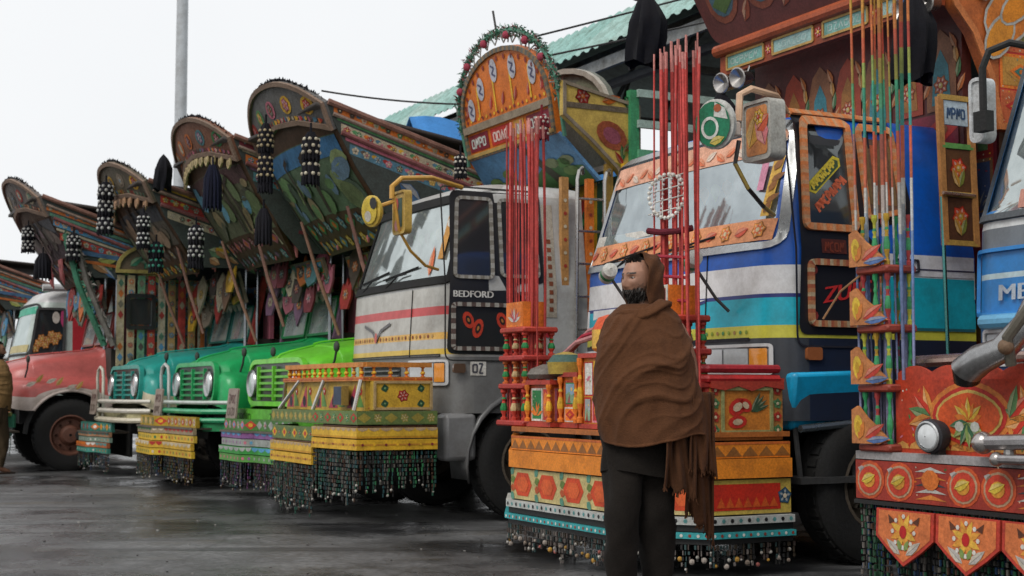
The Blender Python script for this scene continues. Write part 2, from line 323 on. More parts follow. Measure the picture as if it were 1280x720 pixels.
def motif(mb, S, u0, v0, u1, v1, r, pal, off):
    W_, H_ = u1 - u0, v1 - v0; sprigs(mb, S, u0, v0, u1, v1, r, pal, off - .0008); cu, cv = (u0 + u1) / 2, (v0 + v1) / 2; m = min(W_, H_); k = r.randrange(7)
    a, b, c, d = [jit(r.choice(pal), r) for _ in range(4)]
    if k == 0:
        dflower(mb, S, cu, cv, m * .42, r.choice((6, 7, 8)), a, b, off, c)
        if W_ > H_ * 1.5:
            for s in (-1, 1):
                for q in (-.5, .5): dleaf(mb, S, cu + s * m * .4, cv, min(W_ / 2 - m * .4, m * .6), m * .2, (0 if s > 0 else 3.1416) + q, d, off)
        elif H_ > W_ * 1.5:
            for s in (-1, 1):
                for q in (-.5, .5): dleaf(mb, S, cu, cv + s * m * .4, min(H_ / 2 - m * .4, m * .6), m * .2, s * 1.5708 + q, d, off)
    elif k == 1:
        for q, cc in ((.48, a), (.34, b), (.2, c)): dpoly(mb, S, [(cu - W_ * q, cv), (cu, cv - H_ * q), (cu + W_ * q, cv), (cu, cv + H_ * q)], cc, off + (.48 - q) * .01)
        dell(mb, S, cu, cv, m * .1, m * .1, d, off + .005, 7)
    elif k == 2:
        dell(mb, S, cu, cv, W_ * .46, H_ * .42, a, off, 12); dell(mb, S, cu, cv, W_ * .36, H_ * .32, b, off + .0012, 12)
        dflower(mb, S, cu, cv, m * .26, 6, c, d, off + .0024)
    elif k == 3:
        for q in range(7): dleaf(mb, S, cu, v0 + H_ * .08, m * .85, m * .2, .35 + q * .4, (a, b, c)[q % 3], off + q * .0003)
        dell(mb, S, cu, v0 + H_ * .15, m * .1, m * .1, d, off + .003, 7)
    elif k == 4:
        drect(mb, S, u0, v0, u1, v1, mixc(SKY, a, .35), off)
        dpoly(mb, S, [(u0, v0), (u1, v0), (u1, cv), (cu + W_ * .2, cv - H_ * .1), (cu - W_ * .1, cv + H_ * .1), (u0, cv - H_ * .05)], mixc(GRN, b, .3), off + .0012)
        dell(mb, S, u0 + W_ * .7, v0 + H_ * .72, m * .12, m * .12, mixc(YEL, WHI, .3), off + .0012, 8)
        dpoly(mb, S, [(cu - W_ * .3, v0), (cu + W_ * .1, v0), (cu - W_ * .05, cv)], mixc(BRN, c, .3), off + .0024)
    elif k == 5:
        n = max(2, int(W_ / m * 4)); dzig(mb, S, u0, u1, v0, cv, n, a, off); dzig(mb, S, u0, u1, cv, v1, n, b, off + .0008); ddots(mb, S, u0, u1, cv, m * .07, n, [c, d], off + .002)
    else:
        dell(mb, S, cu - m * .05, cv, m * .3, m * .17, a, off, 10, .4); dleaf(mb, S, cu - m * .1, cv + m * .02, m * .35, m * .18, 2.2, b, off + .0012)
        dell(mb, S, cu + m * .25, cv + m * .18, m * .09, m * .09, a, off + .0006, 8); dleaf(mb, S, cu - m * .2, cv - m * .1, m * .35, m * .16, 3.7, c, off + .0006)
        for q in range(3): dleaf(mb, S, cu + m * .1, cv - m * .1, m * .3, m * .12, -.9 + q * .35, d, off + .0018)
def art(mb, S, u0, v0, u1, v1, r, pal, cell=.3, off=.002, edge=True):
    W_, H_ = u1 - u0, v1 - v0
    if edge: drect(mb, S, u0, v0, u1, v1, jit(r.choice(pal), r), off)
    if max(W_, H_) > cell * 1.6:
        if W_ > H_:
            k = u0 + W_ * r.uniform(.36, .64); art(mb, S, u0, v0, k, v1, r, pal, cell, off, False); art(mb, S, k, v0, u1, v1, r, pal, cell, off, False)
        else:
            k = v0 + H_ * r.uniform(.36, .64); art(mb, S, u0, v0, u1, k, r, pal, cell, off, False); art(mb, S, u0, k, u1, v1, r, pal, cell, off, False)
        return
    g = min(W_, H_) * .08
    drect(mb, S, u0 + g * .3, v0 + g * .3, u1 - g * .3, v1 - g * .3, jit(r.choice(pal), r), off + .0015)
    drect(mb, S, u0 + g * 1.4, v0 + g * 1.4, u1 - g * 1.4, v1 - g * 1.4, jit(r.choice(pal), r), off + .003)
    if g > .008:
        for q in range(max(3, int((u1 - u0) / .05))):
            for vv in (v0 + g * .85, v1 - g * .85): dell(mb, S, u0 + (u1 - u0) * (q + .5) / max(3, int((u1 - u0) / .05)), vv, g * .3, g * .3, (CRM, YEL, RED)[q % 3], off + .003, 5)
    motif(mb, S, u0 + g * 2, v0 + g * 2, u1 - g * 2, v1 - g * 2, r, pal, off + .0045)
def frieze(mb, S, u0, v0, u1, v1, r, pal, off=.002, n=None):
    H_ = v1 - v0; n = n or max(1, round((u1 - u0) / (H_ * 1.3))); d = (u1 - u0) / n
    drect(mb, S, u0, v0, u1, v1, pal[0], off)
    c = [jit(r.choice(pal[1:]), r) for _ in range(4)]
    for k in range(n):
        a = u0 + k * d; cu = a + d / 2; cv = (v0 + v1) / 2
        if k % 2: dflower(mb, S, cu, cv, H_ * .42, 6, c[0], c[1], off + .0015)
        else:
            dpoly(mb, S, [(a, cv), (cu, v0 + H_ * .08), (a + d, cv), (cu, v1 - H_ * .08)], c[2], off + .0015); dell(mb, S, cu, cv, d * .2, H_ * .2, c[3], off + .003, 8)

def rpoly(pts, r, seg=4):
    """polygon with rounded corners (counter-clockwise)"""
    out_ = []; n = len(pts)
    for i in range(n):
        p, q, s = V(pts[i - 1]).to_2d(), V(pts[i]).to_2d(), V(pts[(i + 1) % n]).to_2d()
        a, b = (p - q), (s - q); k = min(r, a.length * .45, b.length * .45); a.normalize(); b.normalize()
        A, B = q + a * k, q + b * k
        for j in range(seg + 1):
            t = j / seg; out_.append(tuple(A * (1 - t) ** 2 + q * 2 * t * (1 - t) + B * t ** 2))
    return out_
def rrect(u0, v0, u1, v1, r): return rpoly([(u0, v0), (u1, v0), (u1, v1), (u0, v1)], r)
def resample(pts, step):
    o = []; n = len(pts)
    for i in range(n):
        a, b = pts[i], pts[(i + 1) % n]; l = math.hypot(b[0] - a[0], b[1] - a[1]); k = max(1, round(l / step))
        for j in range(k): t = j / k; o.append((a[0] + (b[0] - a[0]) * t, a[1] + (b[1] - a[1]) * t))
    return o
def inset(pts, d):
    o = []; n = len(pts)
    for i in range(n):
        p, q, s = V(pts[i - 1]).to_2d(), V(pts[i]).to_2d(), V(pts[(i + 1) % n]).to_2d()
        t = (s - p); t.normalize(); o.append((q.x - t.y * d, q.y + t.x * d))
    return o
def patch(mb, S, pts, off, col, rings=3, thick=0):
    pts = resample(pts, .12); cu = sum(p[0] for p in pts) / len(pts); cv = sum(p[1] for p in pts) / len(pts)
    rows = [[S.P(cu + (u - cu) * k / rings, cv + (v - cv) * k / rings, off) for u, v in pts] for k in range(rings, 0, -1)]
    if thick: rows.insert(0, [S.P(u, v, off - thick) for u, v in pts])
    n0 = len(mb.v); mb.grid(rows, col, True); N = len(pts); b = n0 + (len(rows) - 1) * N
    mb.f.append(tuple(b + k for k in range(N))); mb.c.append(col)
def border(mb, S, pts, wd, off, h, col, step=.05):
    """raised strip just inside an outline"""
    pts = resample(pts, step); inn = inset(pts, wd)
    rows = [[S.P(u, v, off) for u, v in pts], [S.P(u, v, off + h) for u, v in pts], [S.P(u, v, off + h) for u, v in inn], [S.P(u, v, off) for u, v in inn]]
    mb.grid(rows, (lambda i, j: col(j)) if callable(col) else col, True)

_fc = {}
def text_geo(txt):
    if txt not in _fc:
        cu = bpy.data.curves.new('lettering', 'FONT'); cu.body = txt; cu.size = 1; cu.fill_mode = 'FRONT'
        o = bpy.data.objects.new('lettering', cu); C.objects.link(o); bpy.context.view_layer.update()
        me = o.evaluated_get(bpy.context.evaluated_depsgraph_get()).to_mesh()
        vs = [(v.co.x, v.co.y) for v in me.vertices]; fs = [tuple(p.vertices) for p in me.polygons]
        bpy.data.objects.remove(o); bpy.data.curves.remove(cu); _fc[txt] = (vs, fs)
    return _fc[txt]
def dtext(mb, S, txt, u, v, h, col, off, wide=1, rot=0, bold=0, shear=0):
    vs, fs = text_geo(txt); c, s = math.cos(rot), math.sin(rot); k = h / .7
    for du in ((-bold, 0, bold) if bold else (0,)):
        q = [((x + y * shear) * k * wide + du, y * k) for x, y in vs]
        mb.mesh([S.P(u + a * c - b * s, v + a * s + b * c, off + abs(du) * .02 + du * .01) for a, b in q], fs, col)

# ------------------------------------------------------------------ the ground, the shed and the lamp post
TH = R(63)                                     # the trucks stand at this angle to the line of sight
FW = V((-math.sin(TH), -math.cos(TH), 0)); LF = V((math.cos(TH), -math.sin(TH), 0))
RZ = math.atan2(FW.y, FW.x)
g = MB(); g.grid([[(-700 + 1400 * i / 8, -60 + 1200 * j / 8, 0) for j in range(9)] for i in range(9)], (.05, .05, .05))
struct(g.build('ground', 'ground', smooth=0))
db = MB()
for k in range(520):
    x, y = rng.uniform(-6, 4), rng.uniform(6.2, 19); s = rng.uniform(.003, .012); a = rng.uniform(0, 6.28)
    cc = rng.choice([(.03, .03, .03), (.05, .045, .04), (.12, .11, .1), (.3, .29, .27)])
    X = V((math.cos(a), math.sin(a), 0)); Y = V((-math.sin(a), math.cos(a), 0))
    db.box((x, y, s * .3), (s * rng.uniform(1, 2.4), s, s * .7), cc, (X, Y, V((0, 0, 1))))
stuff(db.build('grit', 'wood', smooth=0))

def W(F_, L_, z=0): return FW * F_ + LF * L_ + V((0, 0, z))      # F_ along the trucks' heading, L_ along the row
shed = thing('market_shed', 'long open shed with pale sea green corrugated roof behind the trucks', 'shed', W(-10, -18), RZ)
# in the shed's own axes x is towards the trucks' noses, y along the row; its origin is the point W(-10,-18)
EZ = 5.87
def corrug(name, y0, y1, x0, z0, x1, z1, col, par):
    m = MB(); n = int((y1 - y0) / .06); rows = []
    for i in range(n + 1):
        q = .018 * (1 if i % 4 in (0, 1) else -1); y = y0 + (y1 - y0) * i / n
        rows.append([(x0, y, z0 + q), (x1, y, z1 + q)])
    m.grid(rows, lambda i, j: jit(col, rng, .04)); return m.build(name, 'old', par, smooth=0)
SH0, SH1 = -8.5, 20
k = SH0; q = 0
while k < SH1:
    corrug('eave_sheet', k, k + 1.0, .15, EZ - .06, -.75, EZ + .74, mixc((.26, .46, .42), (.38, .54, .50), rng.random()), shed); corrug('roof_sheet', k, k + 1.0, -.72, EZ + .70, -4.5, EZ + 2.0, (.30, .45, .42), shed); k += 1.006; q += 1
m = MB(); m.box((-.06, (SH0 + SH1) / 2, EZ - .24), (.06, SH1 - SH0, .16), (.30, .31, .30)); m.build('fascia_board', 'old', shed)
m = MB(); m.box((-.5, (SH0 + SH1) / 2, EZ - .38), (.12, SH1 - SH0, .1), (.09, .09, .09)); m.build('gutter_beam', 'dark', shed)
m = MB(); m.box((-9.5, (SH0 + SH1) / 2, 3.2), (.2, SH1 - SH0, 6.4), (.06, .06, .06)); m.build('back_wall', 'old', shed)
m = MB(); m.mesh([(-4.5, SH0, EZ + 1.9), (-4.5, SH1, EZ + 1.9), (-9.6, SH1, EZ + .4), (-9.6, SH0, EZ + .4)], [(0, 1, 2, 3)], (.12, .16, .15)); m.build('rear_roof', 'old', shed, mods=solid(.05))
for k in range(9):
    y = SH0 + .3 + k * 3.4
    m = MB(); m.box((-.75, y, EZ / 2 - .2), (.2, .2, EZ - .4), (.12, .12, .11)); m.build('column', 'old', shed)
    m = MB(); m.bar((-.1, y + .3, EZ - .12), (-4.5, y + .3, EZ + 1.78), .1, .14, (.13, .13, .12))
    m.bar((-.1, y + .3, EZ - .5), (-4.5, y + .3, EZ - .5), .08, .1, (.13, .13, .12))
    for s in range(4): m.bar((-.4 - s, y + .3, EZ - .5), (-1.1 - s, y + .3, EZ + .3 + s * .42), .05, .05, (.13, .13, .12))
    m.build('roof_truss', 'old', shed)
for k in range(4):
    m = MB(); m.bar((-.9 - k * 1.05, SH0, EZ + .27 + k * .45), (-.9 - k * 1.05, SH1, EZ + .27 + k * .45), .06, .1, (.16, .15, .14)); m.build('purlin', 'old', shed)

lp = thing('lamp_post', 'tall plain grey lamp post rising behind the crowned trucks', 'lamp post', (-6.98, 30, 0))
m = MB(); m.lathe([(.14, 0), (.135, 3), (.125, 8), (.11, 12.5)], 14, (.42, .44, .46)); m.build('pole', 'paint', lp)
m = MB(); m.lathe([(.24, 0), (.24, .05), (.17, .08), (.16, .5), (.14, .52)], 14, (.3, .31, .32)); m.build('base', 'paint', lp)
m = MB(); m.tube([(0, 0, 12.4), (.2, -.1, 12.8), (1.4, -.7, 13.0)], .05, 8, (.42, .44, .46)); m.build('arm', 'paint', lp)
m = MB(); m.box((1.7, -.85, 12.98), (.8, .28, .14), (.3, .3, .31), (V((.89, -.45, 0)), V((.45, .89, 0)), V((0, 0, 1)))); m.build('lamp_head', 'paint', lp)

def cable(label, a, b, sag, r=.012, cat='cable'):
    a, b = V(a), V(b); m = MB()
    m.tube([a.lerp(b, i / 12) - V((0, 0, sag * 4 * (i / 12) * (1 - i / 12))) for i in range(13)], r, 5, (.05, .05, .05))
    return tag(m.build('cable', 'dark'), label, cat)

# ------------------------------------------------------------------ pieces that several trucks share
def wheel(root, x, y, r=.5, wd=.28, disc=(.10, .08, .06), out=1):
    m = MB(); s = out
    prof = [(r * .56, -wd / 2), (r * .9, -wd / 2), (r * .985, -wd * .4), (r, -wd * .3), (r, -wd * .02), (r * .975, 0), (r, wd * .02), (r, wd * .3), (r * .985, wd * .4), (r * .9, wd / 2), (r * .76, wd * .52), (r * .56, wd * .45)]
    m.lathe(prof, 40, (.018, .018, .018), (x, y, r), (0, s, 0))
    for k in range(40):
        a = 6.2832 * k / 40
        m.box((x + math.cos(a) * r, y + s * wd * .2, r + math.sin(a) * r), (.02, wd * .28, .05), (.015, .015, .015), (V((math.cos(a), 0, math.sin(a))), V((0, 1, 0)), V((-math.sin(a), 0, math.cos(a)))))
    t = m.build('wheel', 'rubber', root)
    m = MB(); m.lathe([(r * .57, wd * .46), (r * .53, wd * .47), (r * .5, wd * .3), (r * .45, wd * .12), (r * .3, wd * .16), (r * .26, wd * .34), (r * .2, wd * .44), (.02, wd * .46)], 24, disc, (x, y, r), (0, s, 0)); m.build('rim', 'dark', t)
    for k in range(8):
        a = 6.2832 * k / 8
        m = MB(); m.lathe([(.02, 0), (.02, .03), (.012, .04)], 6, mul(disc, .6), (x + math.cos(a) * r * .37, y + s * wd * .14, r + math.sin(a) * r * .37), (0, s, 0)); m.build('wheel_nut', 'dark', t)
    return t

def chassis(root, x0, x1):
    x0 = min(x0, -.1)
    m = MB()
    for s in (-.42, .42): m.box(((x0 + x1) / 2, s, .78), (x0 - x1, .09, .24), (.03, .03, .03))
    for k in range(6): m.box((x0 - .4 - k * (x0 - x1 - .6) / 5, 0, .78), (.1, .84, .14), (.03, .03, .03))
    m.build('chassis', 'dark', root)
    m = MB(); m.tube([(-.85, -1.0, .5), (-.85, 1.0, .5)], .07, 8, (.03, .03, .03)); m.build('axle', 'dark', root)
    for x in (-1.55, -3.2, -4.5):
        m = MB(); m.box((x, 0, .64), (.03, 2.1, .92), (.014, .014, .014)); m.build('underbody_light_block', 'rubber', root)  # full-width dark sheets added to block daylight showing under the trucks
    m = MB(); m.box((-2.3, .75, .68), (1.0, .45, .5), (.025, .025, .025)); m.build('tool_box', 'dark', root, mods=bevel(.03))
    m = MB(); m.box((-.6, 0, .85), (.9, .8, .4), (.02, .02, .02)); m.build('engine', 'dark', root)

def fringe(par, segs, z1, z0, cols, r, step=.028, bells=True):
    """hanging strands of chain and tinsel along plan segments"""
    m = MB()
    for (a, b) in segs:
        a, b = V((*a, 0)), V((*b, 0)); L_ = (b - a).length; n = max(2, int(L_ / step)); d = (b - a).normalized()
        for k in range(n + 1):
            if r.random() < .10: continue
            p = a.lerp(b, (k + r.uniform(-.3, .3)) / n); zb = z0 + r.uniform(-.03, .06) + (z1 - z0) * (.25 if r.random() < .12 else 0) + .03 * math.sin(k * .35); z = z1; sw = r.uniform(-.09, .09); c = r.choice(cols); q = 0
            while z > zb:
                h = .034; c2 = c if r.random() < .6 else r.choice(cols)
                m.box((p.x + d.x * sw * (z1 - z) + r.uniform(-.005, .005), p.y + d.y * sw * (z1 - z) + r.uniform(-.005, .005), z - h / 2), (r.choice((.006, .009, .012)), .009, h * r.uniform(.55, .95)), mul(c2, .8), (d, V((-d.y, d.x, 0)), V((0, 0, 1)))); z -= h
            if bells and k % 3 == 0: m.ball((p.x + d.x * sw * (z1 - zb), p.y + d.y * sw * (z1 - zb), zb), r.uniform(.007, .013), 6, 4, jit((.42, .40, .36), r, .3))
    return stuff(m.build('chain_fringe', 'art', par))

def off_pl(pl, d):
    """shift an open plan polyline sideways (outwards) by d"""
    o = []
    for i, p in enumerate(pl):
        a = V(pl[max(i - 1, 0)]).to_2d(); b = V(pl[min(i + 1, len(pl) - 1)]).to_2d(); t = (b - a).normalized()
        o.append((p[0] + t.y * d, p[1] - t.x * d))
    return o

def boards(root, plan, z0, z1, proud, th, name, paint, col, rr=None):
    """one board per side of a plan polyline that runs from the truck's right round the nose to its left"""
    pl = off_pl(plan, proud); inn = off_pl(plan, proud - th); res = []
    for i in range(len(pl) - 1):
        a, b = V((*pl[i], 0)), V((*pl[i + 1], 0)); c, d = V((*inn[i], 0)), V((*inn[i + 1], 0)); m = MB()
        z = V((0, 0, 1)); P = [a + z * z0, b + z * z0, b + z * z1, a + z * z1, c + z * z0, d + z * z0, d + z * z1, c + z * z1]
        m.mesh(P, [(0, 1, 2, 3), (5, 4, 7, 6), (4, 5, 1, 0), (3, 2, 6, 7), (0, 3, 7, 4), (1, 5, 6, 2)], col)
        if paint: paint(m, plane(a + z * z0, b - a, z), (b - a).length, z1 - z0, i)
        res.append(m.build(name, 'art', root, smooth=0))
    return res

def baluster(par, x, y, z0, z1, r, col, col2=None, name='baluster'):
    h = z1 - z0; c2 = col2 or col; m = MB()
    p = [(.9, 0), (.9, .08), (.5, .1), (.45, .16), (.95, .3), (1, .4), (.6, .55), (.42, .62), (.7, .68), (.42, .74), (.5, .84), (.9, .9), (.9, 1)]
    m.lathe([(q * r, t * h) for q, t in p], 8, lambda i: c2 if i in (4, 5, 8) else col, (x, y, z0)); return m.build(name, 'art', par)

def cap_poly(par, pts, z0, z1, col, name, mat='art'):
    m = MB(); n = len(pts)
    m.mesh([(x, y, z0) for x, y in pts] + [(x, y, z1) for x, y in pts], [tuple(range(n)), tuple(range(n, 2 * n))] + [(i, (i + 1) % n, n + (i + 1) % n, n + i) for i in range(n)], col)
    return m.build(name, mat, par, smooth=0)

def tassel(label, p, tiers, r=.07, bead=(.7, .68, .6), group=None, thread=(.012, .012, .016), tail=True, root=None):
    """a hanging string of black thread bundles ringed with beads; p is where it is tied, in world space"""
    t = thing('tassel', label, 'tassel', p, rng.uniform(0, 3), group)
    m = MB(); z = 0
    m.tube([(0, 0, .10), (0, 0, -.04)], .012, 5, thread)
    rows = []
    for h, k in tiers:
        n = 14
        for a in range(n):
            c, s = math.cos(6.2832 * a / n), math.sin(6.2832 * a / n)
            m.tube([(c * r * .25, s * r * .25, z), (c * r * .8, s * r * .8, z - h * .3), (c * r * (1 + rng.uniform(-.1, .15)), s * r, z - h - rng.uniform(0, .02))], [r * .2, r * .24, r * .1], 5, jit(thread, rng, .4))
        m.lathe([(r * .3, z), (r * .8, z - h * .3), (r * .9, z - h * .95)], 10, thread)
        rows.append((z, h, k)); z -= h * .92
    m.build('thread_bundle', 'cloth', t)
    m = MB(); any_ = False
    for z, h, k in rows:
        for q in range(k):
            zz = z - h * (.25 + .7 * q / max(1, k)); rr = r * (.85 + .2 * q / max(1, k))
            for a in range(7):
                an = 6.2832 * (a + q * .5) / 7; m.ball((rr * math.cos(an), rr * math.sin(an), zz), r * .24, 6, 5, jit(bead, rng, .12)); any_ = True
    if any_: stuff(m.build('beads', 'art', t))
    return t

def black_cloth(label, p, wd, h, rz=0, d=.18):
    """a bunch of black cloth tied at the top and hanging in folds"""
    m = MB(); rows = []; n = 36
    for i in range(13):
        t = i / 12; f = min(1, .25 + 1.4 * t ** .7) if t < .6 else 1.02 - .15 * (t - .6)
        row = []
        for k in range(n):
            a = 6.2832 * k / n; q = 1 + (.05 + .13 * t) * math.sin(7 * a + 3 * t) + .06 * math.sin(13 * a + 1.7)
            row.append((math.cos(a) * wd / 2 * f * q + .03 * math.sin(t * 4), math.sin(a) * d * f * q, -h * t + .03 * math.sin(3 * a) * t))
        rows.append(row)
    m.grid(rows, (.010, .010, .013), True); m.v.append((0, 0, .03)); b = len(m.v) - 1
    for k in range(n): m.f.append((b, k, (k + 1) % n)); m.c.append((.010, .010, .013))
    o = m.build('black_cloth', 'cloth', smooth=60); o.location = p; o.rotation_euler = (0, 0, rz)
    return tag(o, label, 'cloth')

def body_side(root, x0, x1, z0, z1, y, r, pal, cell, mat='old', n=6, name='side_panel'):
    d = (x0 - x1) / n
    for k in range(n):
        a = x0 - k * d; m = MB(); m.box((a - d / 2, y - .03, (z0 + z1) / 2), (d - .02, .06, z1 - z0), mul(pal[0], .6))
        S = plane((a - .01, y, z0), (-1, 0, 0), (0, 0, 1))
        art(m, S, .02, .02, d - .04, z1 - z0 - .02, r, pal, cell); m.build(name, mat, root, smooth=0)
        m = MB(); m.box((a, y + .015, (z0 + z1) / 2), (.06, .07, z1 - z0 + .08), jit(r.choice(pal), r)); m.build('side_post', mat, root, smooth=0)

def cargo(root, x0, x1, z0, z1, r, pal, cell=.45, mat='old', n=6):
    m = MB(); m.box(((x0 + x1) / 2, 0, z0 - .08), (x0 - x1, 2.2, .14), (.05, .04, .03)); m.build('load_bed', 'wood', root)
    body_side(root, x0, x1, z0, z1, 1.15, r, pal, cell, mat, n)
    m = MB(); m.box(((x0 + x1) / 2, -1.12, (z0 + z1) / 2), (x0 - x1, .06, z1 - z0), mul(pal[1], .6)); m.build('right_side', mat, root)
    m = MB(); m.box((x0 - .03, 0, (z0 + z1) / 2), (.06, 2.16, z1 - z0), mul(pal[0], .5))
    art(m, plane((x0, -1.05, z0), (0, 1, 0), (0, 0, 1)), 0, 0, 2.1, z1 - z0, r, pal, cell); m.build('front_wall', mat, root, smooth=0)
    m = MB(); m.box((x1 + .03, 0, (z0 + z1) / 2), (.06, 2.16, z1 - z0), mul(pal[0], .4)); m.build('tailgate', mat, root)
    for s in (-1, 1):
        m = MB(); m.box(((x0 + x1) / 2, s * 1.13, z1 + .06), (x0 - x1, .1, .08), jit(pal[2], r)); m.build('top_rail', mat, root)

# ------------------------------------------------------------------ cab-over trucks
class Cab:
    """a rounded forward-control cab; x is forward, y to the truck's left, z up"""
    def __init__(s, hw=1.08, xr=-1.42, top=2.96, yo=0):
        s.xr = xr; s.rad = .24; s.yo = yo
        s.H = [(.5, hw), (2.0, hw), (2.82, hw - .11), (top - .05, hw - .2), (top, hw - .42), (top + .04, hw - .7)]
        s.X = [(.5, 0), (1.45, .0), (2.0, -.03), (2.82, -.26), (top - .05, -.38), (top, -.58), (top + .04, -.8)]
    @staticmethod
    def ip(t, z):
        if z <= t[0][0]: return t[0][1]
        for (a, p), (b, q) in zip(t, t[1:]):
            if z <= b: return p + (q - p) * (z - a) / (b - a)
        return t[-1][1]
    def fr(s, y, z):
        h = s.ip(s.H, z); x = s.ip(s.X, z); a = min(abs(y), h); r = s.rad
        x -= .07 * (a / h) ** 2
        if a > h - r: q = a - (h - r); x -= r - math.sqrt(max(0, r * r - q * q))
        return (x, y + s.yo, z)
    def lf(s, u, z): return (-u, s.ip(s.H, z) + s.yo, z)
    def shell(s, zs, col, root, name='cab_shell', mat='paint', hole=None):
        m = MB(); rows = []; kinds = []
        for z in zs:
            h = s.ip(s.H, z); ys = [h * math.sin(k * math.pi / 2 / 1) for k in ()]
            fy = [h - s.rad * (1 - math.sin(a * math.pi / 2 / 6)) for a in range(6, 0, -1)]
            ny = [(h - s.rad) * q / 6 for q in range(6, -7, -1)]
            yy = fy + ny + [-v for v in reversed(fy)]
            xc = s.fr(h, z)[0]
            left = [(s.xr + (xc - s.xr) * q / 8, h + s.yo, z) for q in range(8)]; right = [(a, -b + 2 * s.yo, c) for a, b, c in reversed(left)]
            rows.append(left + [s.fr(v, z) for v in yy] + right)
        n = len(rows[0])
        m.grid([list(reversed(r_)) for r_ in rows], lambda i, j: col((zs[i] + zs[i + 1]) / 2, 'side' if (n - 2 - j < 8 or n - 2 - j >= n - 9) else 'front'), True)
        if hole:            # leave the windscreen opening out of the skin
            keep = [k for k in range(len(m.f)) if not (hole[0] < (zs[k // n] + zs[k // n + 1]) / 2 < hole[1] and 12 <= n - 2 - (k % n) <= 27)]
            m.f = [m.f[k] for k in keep]; m.c = [m.c[k] for k in keep]
        m.f.append(tuple(range(len(m.v) - n, len(m.v)))); m.c.append(col(zs[-1], 'roof'))
        m.f.append(tuple(reversed(range(n)))); m.c.append((.03, .03, .03))
        return m.build(name, mat, root, smooth=40)

def mirror_arm(root, pts, r, col): m = MB(); m.tube(pts, r, 8, col); return m.build('mirror_arm', 'metal' if not isinstance(col, tuple) or sum(col) > .9 else 'paint', root)
def mirror_head(root, c, size, back, shell_c, name='mirror', face=None):
    """a rectangular mirror whose painted back faces forward"""
    x, y, z = c; d, wd, h = size; m = MB()
    S0 = Surf(lambda u, v: (x, y + u, z + v), V((1, 0, 0))); o = rrect(-wd / 2, -h / 2, wd / 2, h / 2, .05)
    patch(m, S0, o, d / 2, shell_c, 3, d); border(m, S0, o, .02, d / 2, .012, shell_c)
    S1 = Surf(lambda u, v: (x, y - u, z + v), V((-1, 0, 0))); patch(m, S1, rrect(-wd / 2 + .01, -h / 2 + .01, wd / 2 - .01, h / 2 - .01, .04), d / 2 + .002, (.3, .32, .33), 2)
    if back: back(m, S0, d / 2 + .003)
    return m.build(name, 'art', root)
def round_mirror(root, c, r, paint, rim):
    m = MB(); x, y, z = c; m.lathe([(.01, -.05), (r * .7, -.045), (r, -.01), (r, .015), (r * .92, .02), (.01, .03)], 24, rim, c, (1, .25, -.1))
    ax = V((1, .25, -.1)).normalized(); Y = V((0, 0, 1)).cross(ax).normalized(); S = plane(V(c) + ax * .032, Y, ax.cross(Y))
    paint(m, S, r); return m.build('round_mirror', 'art', root)

def sticks(root, cx, cy, z0, z1, cols, sx=.11, sy=.2, n=16, r=.007, seed=1):
    """tall thin rods standing in two clumps on the bumper; cols(t) gives the paint along a rod"""
    q = random.Random(seed)
    for k in range(n):
        cl = -1 if k % 2 else 1; x = cx + q.uniform(-sx, sx) * .6; y = cy + cl * sy * .45 + q.uniform(-sy, sy) * .36
        zt = z1 + q.uniform(-.07, .07); m = MB(); N = 22
        bx, by = q.uniform(-.02, .02), q.uniform(-.02, .02)
        bw, ph = q.uniform(-.018, .018), q.uniform(0, 6.28)
        m.tube([(x + bx * i / N + bw * math.sin(3.14 * i / N) * math.cos(ph), y + by * i / N + bw * math.sin(3.14 * i / N) * math.sin(ph), z0 + (zt - z0) * i / N) for i in range(N + 1)], r * q.uniform(.8, 1.9), 5, lambda i, o=q.uniform(-.02, .02), w_=q.uniform(.7, 1.15): mul(cols(i / N + o), w_ * (.8 if (i * 7 + k) % 5 == 0 else 1)))
        m.build('stick', 'art', root, smooth=60)

def door_text(m, S, t, u, v, h, c, off): dtext(m, S, t, u, v, h, c, off, 1.1, bold=h * .06)

def headlamp_box(root, cab, y0, y1, z0, z1, amber=True):
    m = MB(); S = Surf(cab.fr); patch(m, S, rrect(y0, z0, y1, z1, .02), .012, (.30, .32, .33), 2, .03); 
    k = y1 - (y1 - y0) * .2
    if amber: patch(m, S, rrect(k, z0 + .015, y1 - .015, z1 - .015, .01), .018, (.70, .26, .03), 2)
    patch(m, S, rrect(y0 + .02, z0 + .015, y0 + (y1 - y0) * .42, z1 - .015, .01), .018, (.5, .53, .55), 2)
    patch(m, S, rrect(y0 + (y1 - y0) * .45, z0 + .015, k - .01, z1 - .015, .01), .018, (.42, .45, .46), 2)
    border(m, S, rrect(y0 - .015, z0 - .015, y1 + .015, z1 + .015, .03), .02, .012, .01, (.5, .5, .5))
    return m.build('headlamp', 'lamp', root)

